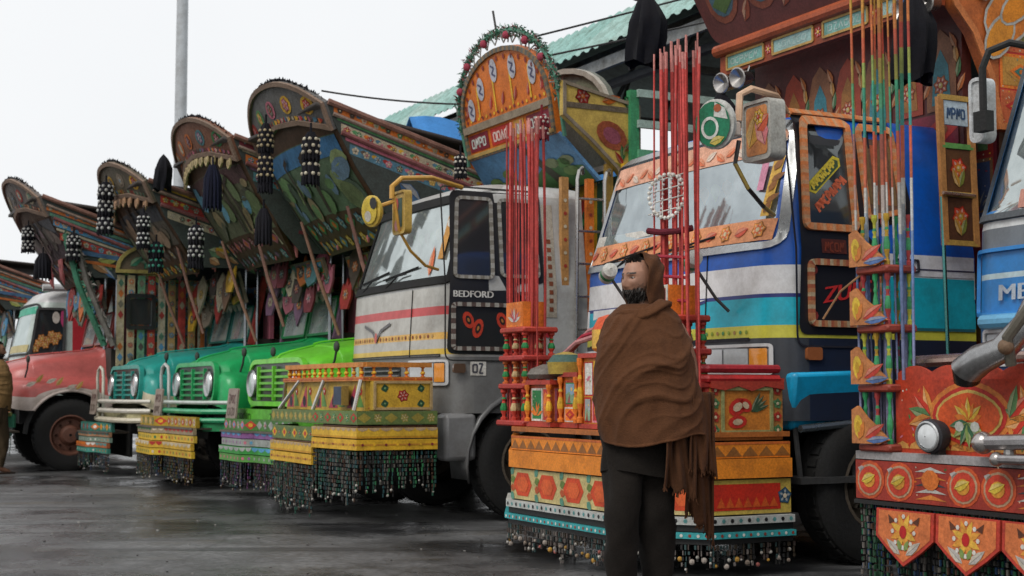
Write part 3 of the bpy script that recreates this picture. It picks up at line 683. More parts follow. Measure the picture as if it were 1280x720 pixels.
def interior(root, z0, hw, r, yo=0, dash=(.10, .09, .08), seat=(.20, .05, .05)):
    """what shows through a windscreen: dashboard, wheel, seats, a garland along the top"""
    m = MB(); m.box((-.42, yo, z0 - .06), (.45, hw * 1.75, .16), dash); m.build('dashboard', 'art', root, mods=bevel(.03))
    m = MB(); c = V((-.50, yo - .48, z0 + .16)); ax = V((-.55, 0, .85)).normalized(); X = V((0, 1, 0)); Y = ax.cross(X)
    m.tube([c + X * .23 * math.cos(k * .3142) + Y * .23 * math.sin(k * .3142) for k in range(21)], .018, 6, (.02, .02, .02))
    for k in range(3): m.tube([c, c + X * .22 * math.cos(2.1 * k + 1.57) + Y * .22 * math.sin(2.1 * k + 1.57)], .012, 5, (.03, .03, .03))
    m.tube([c, c - ax * .3], .025, 6, (.03, .03, .03)); m.build('steering_wheel', 'dark', root)
    for y in (-.5, .5):
        m = MB(); m.box((-1.12, yo + y, z0 + .10), (.14, .52, .75), seat); m.box((-1.12, yo + y, z0 + .56), (.10, .28, .20), seat); m.build('seat', 'cloth', root, mods=bevel(.05))
    m = MB(); m.box((-1.32, yo, z0 + .3), (.02, hw * 1.8, .9), (.30, .10, .06)); m.build('rear_curtain', 'cloth', root)
    for k in range(13):
        y = yo - hw * .72 + k * hw * 1.44 / 12; m = MB(); zt = z0 + .62 - .10 * math.sin(math.pi * k / 12)
        m.lathe([(.004, .04), (.03, .02), (.036, -.02), (.02, -.05), (.004, -.09)], 8, jit(r.choice([RED, YEL, ORG, PNK, LGR]), r), (-.40, y, zt)); m.build('garland_bead', 'art', root)
    m = MB(); m.box((-.55, yo + .2, z0 + .10), (.12, .20, .12), (.60, .55, .4)); m.build('tissue_box', 'art', root)

def wipers(root, cab, spots, z):
    S = Surf(cab.fr)
    for y in spots:
        m = MB(); m.tube([S.P(y, z - .03, .02), S.P(y + .25, z + .06, .035), S.P(y + .42, z + .07, .03)], .008, 5, BLK)
        m.tube([S.P(y - .12, z + .05, .02), S.P(y + .62, z + .12, .02)], .009, 5, BLK); m.build('wiper', 'dark', root)

# ------------------------------------------------------------------ the silver truck
def arch_pts(w_, h, n=14): return [(-w_ / 2, 0), (w_ / 2, 0)] + [(w_ / 2 * math.cos(math.pi * k / n), h + (w_ * .33) * math.sin(math.pi * k / n)) for k in range(n + 1)]

def silver_truck():
    r = random.Random(21)
    t = thing('cabover_truck', 'silver grey cab-over truck with black door, yellow bumper and orange arched headboard', 'truck', (-1.087, 13.062, 0), RZ, 'painted trucks parked in a row')
    chassis(t, .3, -7.5)
    for x in (-.85, -5.4):
        wheel(t, x, .96, .5); wheel(t, x, -.96, .5, out=-1)
    cab = Cab(hw=1.20, yo=-.12); gy = (.40, .40, .385); fg = (.43, .42, .385)
    def col(z, k):
        if k == 'front':
            if 1.42 < z < 1.47: return (.62, .42, .05)
            if 1.55 < z < 1.61: return (.66, .38, .08)
            if 1.76 < z < 1.835: return (.50, .05, .05)
            if z < 1.40: return (.17, .17, .165)
            return fg if z < 2 else gy
        if z < 1.40: return (.15, .15, .148)
        return gy if z < 2.86 else (.55, .55, .54)
    cab.shell([.92, 1.05, 1.4, 1.42, 1.47, 1.55, 1.61, 1.76, 1.835, 1.9, 2.0, 2.09, 2.3, 2.5, 2.76, 2.82, 2.91, 2.96, 3.0], col, t, hole=(2.05, 2.77)); interior(t, 2.02, 1.1, r, -.12)
    S = Surf(cab.fr); Q = Surf(cab.lf)
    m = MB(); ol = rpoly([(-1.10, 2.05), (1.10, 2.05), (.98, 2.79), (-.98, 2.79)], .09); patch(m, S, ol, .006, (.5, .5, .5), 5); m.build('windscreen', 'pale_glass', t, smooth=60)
    m = MB(); border(m, S, rpoly([(-1.13, 2.02), (1.13, 2.02), (1.01, 2.82), (-1.01, 2.82)], .11), .07, .004, .018, (.02, .02, .02)); m.build('windscreen_seal', 'rubber', t, smooth=60)
    m = MB(); drect(m, S, .84, 2.25, .93, 2.7, (.62, .30, .06), .012, 1, 4); dell(m, S, .9, 2.58, .05, .05, WHI, .016, 8); m.build('windscreen_sticker', 'art', t)
    m = MB(); dleaf(m, S, .76, 2.1, .28, .09, 1.7, (.70, .16, .05), .014); m.build('windscreen_sticker', 'art', t)
    wipers(t, cab, (-.75, -.1), 2.08)
    m = MB(); S_ = S
    for s in (-1, 1):
        dstroke(m, S, [(-.28 - .0, 1.56), (-.28 + s * .10, 1.66), (-.28 + s * .34, 1.72)], .028, (.10, .09, .09), .012)
    dell(m, S, -.28, 1.60, .035, .05, (.55, .08, .05), .014, 8); m.build('emblem', 'metal', t)
    m = MB(); ddots(m, S, -.95, .95, 1.58, .018, 26, [(.25, .06, .03), (.5, .3, .1)], .004); stuff(m.build('stripe_dots', 'art', t))
    m = MB(); border(m, S, rrect(-1.12, 1.40, 1.04, 1.425, .005), .008, .002, .012, (.05, .05, .05)); m.build('panel_gap', 'dark', t)
    m = MB(); m.tube([S.P(.5, z, .003) for z in (1.4, 1.6, 1.8, 2.0)], .006, 5, BLK); m.build('front_panel_gap', 'dark', t)
    m = MB(); patch(m, S, rrect(-.6, 1.17, .32, 1.36, .02), .004, (.025, .025, .025), 2)
    for k in range(4): m.bar(S.P(-.58, 1.2 + k * .045, .015), S.P(.3, 1.2 + k * .045, .015), .02, .014, (.2, .2, .2))
    m.build('grille', 'dark', t)
    headlamp_box(t, cab, .52, 1.10, 1.17, 1.36); headlamp_box(t, cab, -.98, -.66, 1.17, 1.36)
    # left door: black painted field with two windows and a lettered panel
    m = MB(); patch(m, Q, rpoly([(.05, 1.42), (.86, 1.42), (.86, 1.88), (.62, 1.90), (.73, 2.04), (1.0, 2.04), (.96, 2.83), (.12, 2.83)], .07), .005, (.016, .016, .018), 4); m.build('door', 'paint', t)
    for (a, b, c, d) in (((.11, 2.06), (.50, 2.06), (.52, 2.78), (.17, 2.78)), ((.56, 2.08), (.95, 2.08), (.92, 2.78), (.57, 2.78))):
        f = MB(); border(f, Q, rpoly([a, b, c, d], .06), .03, .007, .016, lambda j: ((.36, .35, .32), (.22, .20, .17))[j % 2], .04); fo = f.build('window_frame', 'art', t)
        g = MB(); patch(g, Q, rpoly([a, b, c, d], .06), .009, (.02, .02, .02), 2); g.build('window', 'dark_glass', fo)
    m = MB(); dtext(m, Q, 'BEDFORD', .105, 1.905, .055, (.75, .74, .7), .009, 1.1, bold=.003); m.build('lettering', 'art', t)
    m = MB(); border(m, Q, rrect(.09, 1.45, .80, 1.86, .05), .035, .007, .02, lambda j: ((.42, .40, .36), (.12, .08, .07))[j % 2], .045)
    for u in (.30, .62):
        for (du, dv, a, b, ro) in ((-.05, .05, .05, .075, .4), (.04, -.02, .05, .085, -.3)):
            dell(m, Q, u + du, 1.66 + dv, a, b, (.62, .06, .03), .009, 12, ro); dell(m, Q, u + du, 1.66 + dv, a * .5, b * .55, (.03, .02, .02), .0105, 10, ro)
            dell(m, Q, u + du, 1.66 + dv, a * .22, b * .25, (.5, .2, .05), .012, 8, ro)
    dleaf(m, Q, .69, 1.6, .14, .07, 1.2, (.62, .10, .03), .009)
    m.build('lettered_panel', 'art', t)
    m = MB(); drect(m, Q, 1.0, 1.75, 1.11, 2.75, (.46, .41, .33), .004, 1, 4)
    for k in range(9): drect(m, Q, 1.035, 1.80 + k * .075, 1.075, 1.84 + k * .075, (.25, .07, .03), .006)
    m.build('stud_strip', 'art', t)
    m = MB(); border(m, Q, rrect(.03, 1.36, .99, 2.87, .08), .012, .002, .006, (.03, .03, .03)); m.build('door_gap', 'rubber', t)
    m = MB(); m.box(Q.P(.80, 1.95, .02), (.12, .02, .03), (.05, .05, .05)); m.build('door_handle', 'dark', t)
    m = MB(); dell(m, Q, 1.02, 1.62, .035, .05, (.55, .03, .05), .006, 8); m.build('red_side_sticker', 'art', t)
    m = MB(); drect(m, Q, .27, 1.24, .42, 1.36, WHI, .005); dscribble(m, Q, .29, 1.26, .11, .08, (.1, .1, .12), .007, r, 2); m.build('side_sticker', 'art', t)
    m = MB(); patch(m, Q, rrect(.11, 1.26, .22, 1.34, .02), .02, (.10, .06, .04), 2, .03); m.build('side_indicator', 'lamp', t)
    # mirrors on bent orange arms
    AR = (.55, .30, .05)
    m = MB(); m.tube([(-.25, .95, 2.86), (.1, 1.1, 2.9), (.42, 1.2, 2.86), (.52, 1.25, 2.78), (.52, 1.25, 2.68)], .022, 8, AR)
    m.tube([(.5, 1.25, 2.7), (.46, 1.26, 2.42), (.35, 1.24, 2.26), (.18, 1.16, 2.15), (.02, 1.06, 2.13)], .013, 8, AR); m.tube([(.5, 1.25, 2.66), (.66, 1.22, 2.6)], .016, 6, AR); m.build('mirror_arm', 'paint', t)
    def back(mb, S0, o): drect(mb, S0, -.07, -.12, .05, .12, (.03, .08, .05), o); dell(mb, S0, -.07, .07, .05, .06, (.6, .05, .04), o + .002, 8); dell(mb, S0, -.06, -.1, .05, .05, (.5, .2, .2), o + .002, 8)
    mirror_head(t, (.42, 1.24, 2.57), (.05, .27, .36), back, (.50, .33, .07))
    def rp(mb, S0, q): dell(mb, S0, 0, 0, q * .8, q * .8, (.62, .45, .05), .001, 14); dell(mb, S0, -.02, -.04, q * .35, q * .35, (.55, .52, .45), .003, 10); dell(mb, S0, .07, .06, .05, .05, (.03, .03, .03), .005, 8)
    round_mirror(t, (.68, 1.22, 2.57), .13, rp, (.58, .40, .06))
    # mudguard, step
    m = MB(); pts = [(-.85 + .62 * math.cos(a), .5 + .62 * math.sin(a)) for a in [math.pi * k / 14 for k in range(-1, 16)]]
    m.grid([[(x, .78, z), (x, 1.1, z), (x, 1.12, z - .03)] for x, z in pts], (.10, .10, .10)); m.build('mudguard', 'paint', t, mods=solid(.02))
    m = MB(); m.box((-.18, 1.0, .72), (.3, .2, .4), (.20, .20, .20)); m.build('step', 'paint', t, mods=bevel(.04))
    # ladder and painted boards between cab and load
    l = MB()
    for u in (1.30, 1.58): l.tube([(-u + .02, 1.12, 1.45), (-u, 1.12, 2.98), (-u - .02, 1.12, 3.06), (-u - .06, 1.1, 3.09), (-u - .09, 1.06, 3.04)], .018, 8, (.52, .50, .47))
    for k in range(5): l.tube([(-1.30, 1.12, 1.65 + k * .29), (-1.58, 1.12, 1.65 + k * .29)], .012, 6, (.5, .48, .45))
    l.build('ladder', 'metal', t)
    for x, c in ((-1.46, ORG), (-1.66, (.45, .28, .06)), (-1.20, (.5, .25, .08))):
        m = MB(); m.box((x, 1.05, 2.2), (.07, .05, 1.6 if x > -1.6 else 1.9), c); Sx = plane((x + .03, 1.075, 1.5), (-1, 0, 0), (0, 0, 1)); ddots(m, plane((x, 1.077, 1.45), (0, 0, 1), (1, 0, 0)), 0, 1.4, 0, .018, 12, [(.4, .05, .03), CRM], .001)
        m.build('painted_post', 'art', t, smooth=0)
    cargo(t, -1.75, -7.6, 1.15, 3.05, r, [GRN, ORG, YEL, RED, CRM, DGR], .5, 'art', 6)
    # pale green stake rails above the load boards
    for k in range(6):
        m = MB(); m.box((-1.88 - k * 1.1, 1.12, 3.42), (.09, .07, .82), (.05, .28, .12) if k % 2 == 0 else (.40, .50, .44)); m.build('stake', 'art', t)
    for z in (3.25, 3.52, 3.80):
        m = MB(); m.box((-4.6, 1.17, z), (5.4, .04, .07), (.38, .50, .44) if z > 3.3 else (.12, .36, .2)); m.build('stake_rail', 'art', t)
    # orange arched headboard leaning over the cab
    def hb(u, v): return (-1.26 + v * .16, u, 3.43 + v * .86)
    H = Surf(hb); ap = [(-.98, 0), (.98, 0), (1.0, .38)] + [(1.0 * math.cos(math.pi * k / 16), .42 + .68 * math.sin(math.pi * k / 16) ** .9) for k in range(17)] + [(-1.0, .38)]
    ap = [(u * .92, v) for u, v in ap]
    h = MB(); patch(h, H, ap, .05, mul(ORG, .9), 4, .06); ho = h.build('headboard', 'art', t)
    h = MB(); border(h, H, ap, .05, .052, .02, lambda j: ((.12, .12, .10), (.25, .16, .08))[j % 2], .04)
    for a, b, c in ((.30, .38, (.30, .24, .17)), (.02, .06, (.45, .30, .10))): m2 = [(-.9, a), (.9, a), (.9, b), (-.9, b)]; patch(h, H, m2, .08, c, 1, .04)
    h.build('moulding', 'art', ho)
    h = MB()
    for k, (u, v) in enumerate([(-.68, .55), (-.42, .74), (-.1, .88), (.28, .84), (.64, .70)]):
        dell(h, H, u, v, .075, .13, (.50, .50, .56), .058, 12, -.05); dstroke(h, H, [(u - .04, v + .06), (u + .03, v + .02), (u - .03, v - .03), (u + .035, v - .07)], .022, (.08, .08, .16), .061)
    for k in range(4): u = -.52 + k * .36; dstroke(h, H, [(u, .44), (u + .02, .78 + .1 * math.sin(k))], .03, YEL, .057)
    for k in range(17):
        a = math.pi * (k + .5) / 17; dell(h, H, .83 * math.cos(a), .44 + .55 * math.sin(a), .022, .03, (.25, .03, .02), .058, 7)
    ddots(h, H, -.85, .85, .43, .02, 20, [MAR, YEL], .058)
    for k in range(7): dleaf(h, H, -.8 + k * .26, .48, .16, .06, 1.2, mul(RED, .9), .056)
    for u0, u1, c in ((-.84, -.42, MAR), (-.36, .06, RED), (.14, .34, (.6, .3, .06)), (.4, .84, MAR)):
        drect(h, H, u0, .085, u1, .275, c, .056); dscribble(h, H, u0 + .05, .12, u1 - u0 - .1, .11, (.60, .62, .58) if c != RED else (.75, .55, .5), .059, r, max(2, int((u1 - u0) * 10)))
    h.build('headboard_painting', 'art', ho)
    # tinsel hoop over the headboard, with pompoms
    hp = []
    for k in range(33):
        a = math.pi * k / 32; hp.append((1.02 * math.cos(a), .40 + .86 * max(0, math.sin(a)) ** .9))
    h = MB(); h.tube([H.P(1.0, -.05, .03)] + [H.P(u, v, .03) for u, v in hp] + [H.P(-1.0, -.05, .03)], .022, 6, (.08, .22, .15))
    for k, (u, v) in enumerate(hp):
        p = H.P(u, v, .03)
        for q in range(46):
            p = H.P(u, v, .03) + V((r.uniform(-.02, .02), r.uniform(-.05, .05), r.uniform(-.05, .05)))
            d = V((r.uniform(-1, 1), r.uniform(-1, 1), r.uniform(-1, 1))).normalized() * r.uniform(.03, .06)
            h.mesh([p + V((0, .012, 0)), p - V((0, .012, .012)), p + d], [(0, 1, 2)], jit(r.choice([(.10, .34, .22), (.35, .45, .38), (.05, .2, .12), (.4, .15, .15)]), r))
    h.build('tinsel_hoop', 'art', t, smooth=0)
    for k in range(2, 31, 2):
        u, v = hp[k]; h = MB(); h.bar(H.P(u * .88, v * .9, .04), H.P(hp[k + 1][0], hp[k + 1][1], .03), .010, .010, (.3, .32, .3)); h.bar(H.P(u * .88, v * .9, .04), H.P(hp[k - 1][0], hp[k - 1][1], .03), .010, .010, (.3, .32, .3)); stuff(h.build('hoop_lattice', 'dark', t))
    for k in (5, 9, 13, 18, 23, 27):
        u, v = hp[k]; h = MB(); h.ball(H.P(u * .96, v * .96, .06), .04, 8, 6, (.35, .06, .09)); h.build('pompom', 'cloth', t)
        h = MB(); h.bar(H.P(u * .88, v * .9, .04), H.P(u, v, .03), .012, .012, (.3, .3, .28)); h.build('hoop_strut', 'dark', t)
    m = MB(); m.tube([H.P(.05, 1.25, .03), H.P(.05, 1.5, .03)], .012, 6, (.1, .1, .1)); m.build('finial', 'dark', t)
    # left scoop board behind the headboard, with the grey arch of the load's front wall
    P = plane((-1.16, 1.08, 3.2), (-1, 0, 0), (0, 0, 1)); sc_ = [(.0, .35), (.30, .12), (.55, -.1), (.72, -.32), (.80, -.30), (.80, .50), (.0, .66)]
    m = MB(); patch(m, P, sc_, .03, (.55, .38, .08), 3, .06); border(m, P, sc_, .03, .032, .012, (.25, .20, .14))
    so_ = m.build('scoop_board', 'art', t)
    m = MB(); drect(m, P, .03, .42, .78, .47, (.28, .22, .15), .036); dflower(m, P, .2, .53, .075, 6, RED, ORG, .036); dleaf(m, P, .4, .5, .2, .08, .3, ORG, .036); dflower(m, P, .68, .52, .06, 6, GRN, YEL, .036)
    dell(m, P, .5, .2, .17, .12, (.6, .16, .07), .036, 12, -.5); dell(m, P, .5, .2, .1, .07, PNK, .038, 10, -.5)
    for k in range(6): dleaf(m, P, .62, .1 - k * .04, .15, .05, .2 + k * .5, (GRN, RED, (.3, .3, .05))[k % 3], .037)
    m.build('scoop_painting', 'art', so_)
    G = plane((-1.72, 0, 3.1), (0, 1, 0), (0, 0, 1)); gp = [(-1.05, 0), (1.05, 0), (1.05, .55)] + [(1.05 * math.cos(math.pi * k / 14), .55 + .55 * math.sin(math.pi * k / 14)) for k in range(1, 14)] + [(-1.05, .55)]
    patch(m, G, gp, .02, (.16, .17, .14), 3, .05); dell(m, G, .55, .75, .3, .2, (.22, .24, .16), .024, 12); m.build('arched_wall', 'old', t)
    m = MB(); border(m, G, gp, .05, .022, .05, (.42, .38, .32), .08); m.build('arch_rim', 'art', t)
    # shell under the headboard, painted with a landscape
    def un(u, v): return (-1.22 - .35 * v, u * (1 + .1 * v), 3.42 - .42 * v)
    m = MB(); U = Surf(lambda u, v: un(u, 1 - v)); patch(m, U, [(-.95, 0), (.95, 0), (.92, 1), (-.92, 1)], .0, (.10, .24, .42), 2, .03)
    dpoly(m, U, [(-.95, 0), (.9, 0), (.9, .35), (.3, .5), (-.1, .25), (-.95, .4)], (.06, .16, .05), .004); dpoly(m, U, [(.4, 0), (.55, 0), (.2, 1), (.1, 1)], (.05, .05, .03), .007)
    for k in range(10): dell(m, U, r.uniform(-.8, .8), r.uniform(.1, .6), .12, .1, jit(r.choice([(.08, .2, .05), (.12, .2, .06), (.2, .24, .12)]), r), .01, 8)
    m.build('underside_painting', 'art', t)
    # bumper
    plan = [(.50, -1.15), (.82, -.82), (.82, .32), (.75, 1.15), (.08, 1.15)]
    cap_poly(t, plan + [(.08, -1.15)], .86, .90, (.28, .22, .08), 'bumper_deck')
    cap_poly(t, plan + [(.08, -1.15)], .52, .55, (.05, .05, .04), 'bumper_floor')
    def band(c, c2, c3):
        def f(m, S, L_, h, i): drect(m, S, 0, h * .42, L_, h * .58, c2, .002); ddots(m, S, 0, L_, h * .5, h * .14, max(3, int(L_ / .09)), [c3, c], .004)
        return f
    GB = (.14, .20, .06)
    def gb(m, S, L_, h, i): frieze(m, S, 0, h * .06, L_, h * .94, r, [GB, (.40, .32, .06), RED, (.05, .22, .06), YEL], .002)
    def pic(m, S, L_, h, i):
        drect(m, S, 0, 0, L_, h, (.55, .36, .05), .002)
        if i == 3 or L_ < .3: pass
        n = max(1, int(L_ / .3)); d = L_ / n
        for k in range(n):
            a = k * d; dpoly(m, S, [(a + .02, .02), (a + d * .55, .02), (a + d * .5, h * .9)], (.45, .06, .10), .004); dell(m, S, a + d * .36, h * .3, .04, .05, (.02, .02, .03), .006, 9)
            dpoly(m, S, [(a + d * .6, .03), (a + d * .95, .03), (a + d * .62, h * .8)], (.12, .28, .06), .004); dflower(m, S, a + d * .78, h * .66, .04, 6, RED, WHI, .006)
    front = plan[:3]; rest = plan[2:]
    for (pl, dz) in ((front, -.15), (rest, 0)):
        boards(t, pl, .63 + dz, .715 + dz, .05, .05, 'bumper_board', band(YEL, (.55, .25, .03), MAR), (.72, .42, .03))
        def sc2(m, S, L_, h, i): dscallop(m, S, 0, L_, h, h * .35, max(3, int(L_ / .09)), (.5, .35, .2), .002); drect(m, S, 0, 0, L_, h * .2, (.6, .3, .02), .002)
        boards(t, pl, .725 + dz, .81 + dz, .05, .05, 'bumper_board', sc2, (.74, .45, .04))
        boards(t, pl, .815 + dz, .825 + dz, .03, .05, 'shadow_strip', None, (.10, .04, .02))
    boards(t, front, .68, .80, .03, .04, 'bumper_board', gb, GB)
    boards(t, plan, .835, .945, .04, .05, 'bumper_board', gb, GB)
    up = off_pl(plan, -.10)
    boards(t, up, .945, 1.19, 0, .03, 'bumper_panel', pic, (.5, .32, .05))
    boards(t, off_pl(plan, -.06), 1.19, 1.225, .0, .06, 'ledge', band(ORG, RED, YEL), (.55, .20, .04))
    for i in range(len(up) - 1):          # trellis rail along the top
        a, b = V((*up[i], 1.225)), V((*up[i + 1], 1.225)); L_ = (b - a).length; n = max(2, int(L_ / .13))
        m = MB(); m.bar(a + V((0, 0, .1)), b + V((0, 0, .1)), .045, .04, (.62, .24, .05)); m.build('trellis_rail', 'art', t)
        for k in range(n): p = a.lerp(b, (k + .5) / n); baluster(t, p.x, p.y, 1.225, 1.31, .022, ORG, YEL)
    for (i, f) in ((1, .15), (1, .95), (2, .9), (0, .6)):
        a, b = V((*off_pl(plan, .02)[i], .95)), V((*off_pl(plan, .02)[i + 1], .95)); p = a.lerp(b, f); q = V((*up[i], 1.2)).lerp(V((*up[i + 1], 1.2)), min(1, f + .28)) + V((.04, .0, 0))
        m = MB(); m.tube([p, q], .018, 7, (.60, .57, .52)); m.build('bracing_tube', 'metal', t)
    # square flower box on the wing
    m = MB(); B = plane((.66, 1.16, .955), (-1, 0, 0), (0, 0, 1)); m.box((.38, 1.12, 1.07), (.52, .10, .235), (.55, .36, .05)); B = plane((.64, 1.171, .955), (-1, 0, 0), (0, 0, 1))
    drect(m, B, .03, .02, .49, .21, (.66, .40, .04), .002); dflower(m, B, .26, .115, .05, 6, RED, (.5, .05, .03), .004)
    for u in (.1, .42):
        for v in (.05, .175): dflower(m, B, u, v, .035, 4, (.03, .10, .05), (.1, .25, .08), .004)
    border(m, B, rrect(.0, 0, .52, .235, .01), .02, .002, .012, (.50, .35, .16)); m.build('flower_box', 'art', t, smooth=0)
    m = MB(); P2 = plane((.79, .62, .97), (0, 1, 0), (0, 0, 1)); m.box((.76, .74, 1.07), (.06, .20, .16), (.3, .2, .05)); drect(m, plane((.791, .65, .995), (0, 1, 0), (0, 0, 1)), 0, 0, .18, .15, (.03, .05, .09), .002); m.build('lamp_recess', 'art', t, smooth=0)
    e = [V((*p, 0)) for p in off_pl(plan, .03)]; seg = [((a.x, a.y), (b.x, b.y)) for a, b in zip(e, e[1:])]
    FC = [(.03, .03, .03), (.05, .05, .05), (.03, .12, .08), (.16, .15, .13), (.10, .05, .03), (.03, .10, .11)]
    fringe(t, seg[:2], .47, .10, FC, r, .021); fringe(t, [seg[2]], .62, .24, FC, r, .021); fringe(t, [seg[3]], .62, .30, FC + [(.05, .25, .1)], r, .021)
    return t
ST = silver_truck()

# ------------------------------------------------------------------ the blue truck
def blue_truck():
    r = random.Random(33)
    t = thing('cabover_truck', 'blue cab-over truck with white and teal stripes, tall red rods and orange bumper', 'truck', (1.098, 9.862, 0), RZ, 'painted trucks parked in a row')
    chassis(t, .3, -7.5)
    for x in (-.85, -5.4):
        wheel(t, x, .96, .5); wheel(t, x, -.96, .5, out=-1)
    cab = Cab(hw=1.26, xr=-1.72, yo=-.18); bl = (.006, .095, .46)
    def col(z, k):
        if z > 1.9: return bl if z < 2.9 else (.02, .17, .58)
        if 1.72 < z: return (.70, .70, .70)
        if 1.695 < z: return (.02, .03, .18)
        if 1.52 < z: return (.01, .40, .52)
        if 1.44 < z: return (.55, .52, .06)
        return (.04, .045, .055) if k == 'front' else (.014, .02, .04)
    cab.shell([.92, 1.05, 1.44, 1.52, 1.695, 1.72, 1.9, 2.0, 2.07, 2.3, 2.5, 2.78, 2.82, 2.91, 2.96, 3.0], col, t, hole=(2.04, 2.79)); interior(t, 2.0, 1.15, r, -.18, (.30, .16, .10), (.05, .06, .10))
    S = Surf(cab.fr); Q = Surf(cab.lf)
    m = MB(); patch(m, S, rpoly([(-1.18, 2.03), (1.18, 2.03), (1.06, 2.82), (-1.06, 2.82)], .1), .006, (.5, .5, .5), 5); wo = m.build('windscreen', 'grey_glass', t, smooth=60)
    m = MB(); border(m, S, rpoly([(-1.21, 2.0), (1.21, 2.0), (1.09, 2.86), (-1.09, 2.86)], .12), .045, .004, .02, (.45, .46, .46)); m.build('windscreen_trim', 'metal', t, smooth=60)
    pk = (.80, .33, .15)
    m = MB(); drect(m, S, -1.13, 2.06, 1.13, 2.20, pk, .012, 28, 2)
    for k in range(14):
        u = -1.03 + k * .158; dflower(m, S, u, 2.13, .055, 6, (.78, .30, .05), (.70, .55, .3), .018, (.75, .16, .05)) if k % 2 else dleaf(m, S, u - .06, 2.11, .13, .06, .3, (.66, .10, .05), .018)
    m.build('lower_windscreen_band', 'art', wo)
    m = MB(); drect(m, S, -1.05, 2.64, 1.05, 2.80, (.80, .42, .28), .012, 28, 2)
    for k in range(19): dleaf(m, S, -1.02 + k * .11, 2.68 + .03 * (k % 2), .12, .05, .5 - (k % 2), (.74, .18, .07) if k % 3 else (.75, .6, .5), .018)
    m.build('upper_windscreen_band', 'art', wo)
    m = MB(); drect(m, S, 1.01, 2.22, 1.07, 2.62, (.75, .45, .08), .012, 1, 4); 
    for k in range(5): dleaf(m, S, 1.03, 2.24 + k * .07, .09, .04, 1.2 - .5 * (k % 2), (.3, .12, .03), .016)
    drect(m, S, .92, 2.40, .98, 2.58, (.68, .28, .40), .012, 1, 3); m.build('side_windscreen_sticker', 'art', wo)
    m = MB(); dpoly(m, S, [(-1.08, 2.20), (-.2, 2.215), (-.35, 2.26), (-1.06, 2.28)], WHI, .016); m.build('white_windscreen_band', 'art', wo)
    wipers(t, cab, (-.7, -.02), 2.0)
    m = MB(); patch(m, S, rrect(-.6, 1.18, .22, 1.41, .02), .004, (.03, .03, .03), 2)
    for k in range(5): m.bar(S.P(-.58, 1.21 + k * .045, .015), S.P(.20, 1.21 + k * .045, .015), .02, .018, (.35, .35, .36))
    m.build('grille', 'metal', t)
    headlamp_box(t, cab, .46, 1.15, 1.22, 1.39); headlamp_box(t, cab, -1.15, -.8, 1.22, 1.39)
    m = MB(); border(m, S, rrect(-1.0, 1.425, 1.0, 1.445, .004), .008, .002, .008, (.03, .03, .04)); m.tube([S.P(.55, z, .003) for z in (1.42, 1.6, 1.8, 2.0)], .005, 5, BLK); m.build('panel_gap', 'dark', t)
    m = MB()
    for c_, o_, e_ in (((.02, .03, .18), .004, .02), ((.70, .70, .70), .006, 0)): dpoly(m, S, [(u, 1.71) for u in (.55, .3, .0, -.3, -.6, -.9, -1.1)] + [(u, 1.71 - e_ - .17 * (1 - ((u + 1.15) / 1.7) ** 2)) for u in (-1.1, -.9, -.6, -.3, .0, .3, .55)], c_, o_)
    m.build('sweeping_stripe', 'paint', t)
    m = MB(); ddots(m, S, -.95, 1.0, 1.48, .014, 34, [(.3, .4, .05), (.5, .3, .1), (.1, .3, .1)], .004); stuff(m.build('stripe_dots', 'art', t))
    # door
    CRU = lambda j: ((.62, .24, .10), (.55, .30, .16), (.64, .20, .06))[j % 3]
    m = MB(); patch(m, Q, rpoly([(.23, 1.46), (.86, 1.46), (.86, 2.06), (.78, 2.14), (1.22, 2.24), (1.12, 2.9), (.30, 2.9)], .07), .005, (.012, .012, .016), 4); m.build('door', 'paint', t)
    f = MB(); fp = rpoly([(.28, 2.12), (.73, 2.12), (.74, 2.86), (.34, 2.86)], .07); border(f, Q, fp, .045, .007, .025, CRU, .025); fo = f.build('window_frame', 'art', t)
    g = MB(); patch(g, Q, fp, .009, (.02, .02, .02), 2); go = g.build('window', 'dark_glass', fo)
    g = MB(); ro = .72; c, s = math.cos(ro), math.sin(ro); L_ = [(0, 0), (.30, 0), (.33, .04), (.30, .085), (0, .085), (-.03, .045)]
    dpoly(g, Q, [(.41 + a * c - b * s, 2.36 + a * s + b * c) for a, b in L_], (.62, .50, .04), .012); dpoly(g, Q, [(.412 + a * c - b * s, 2.368 + a * s + b * c) for a, b in [(x * .88 + .01, y * .7 + .006) for x, y in L_]], (.05, .09, .04), .0135)
    dscribble(g, Q, .40, 2.385, .27, .045, (.72, .55, .06), .015, r, 7, ro, .016)
    g.build('window_sticker', 'art', fo)
    g = MB(); dscribble(g, Q, .43, 2.24, .33, .06, (.60, .13, .06), .012, r, 8, ro, .02); stuff(g.build('window_lettering', 'art', fo))
    f = MB(); fp = rpoly([(.80, 2.20), (1.14, 2.27), (1.10, 2.84), (.79, 2.84)], .06); border(f, Q, fp, .035, .007, .025, CRU, .025); fo = f.build('rear_window_frame', 'art', t)
    g = MB(); patch(g, Q, fp, .009, (.16, .08, .05), 2); 
    for k in range(5): drect(g, Q, .85 + k * .05, 2.32, .88 + k * .05, 2.72, (.45, .10, .04) if k % 2 else (.20, .12, .05), .011)
    g.build('curtained_window', 'art', fo)
    f = MB(); border(f, Q, rpoly([(.27, 2.88), (1.12, 2.88), (1.12, 2.915), (.32, 2.915)], .01), .03, .012, .015, CRU, .03); f.build('drip_rail', 'art', t)
    f = MB(); fp = rrect(.30, 1.51, .88, 1.94, .06); border(f, Q, fp, .04, .007, .025, lambda j: ((.50, .22, .10), (.50, .38, .24), (.42, .12, .06))[j % 3], .025)
    dtext(f, Q, 'ZUBS', .42, 1.66, .10, (.60, .03, .03), .010, 1.15, .16, .006, .3)
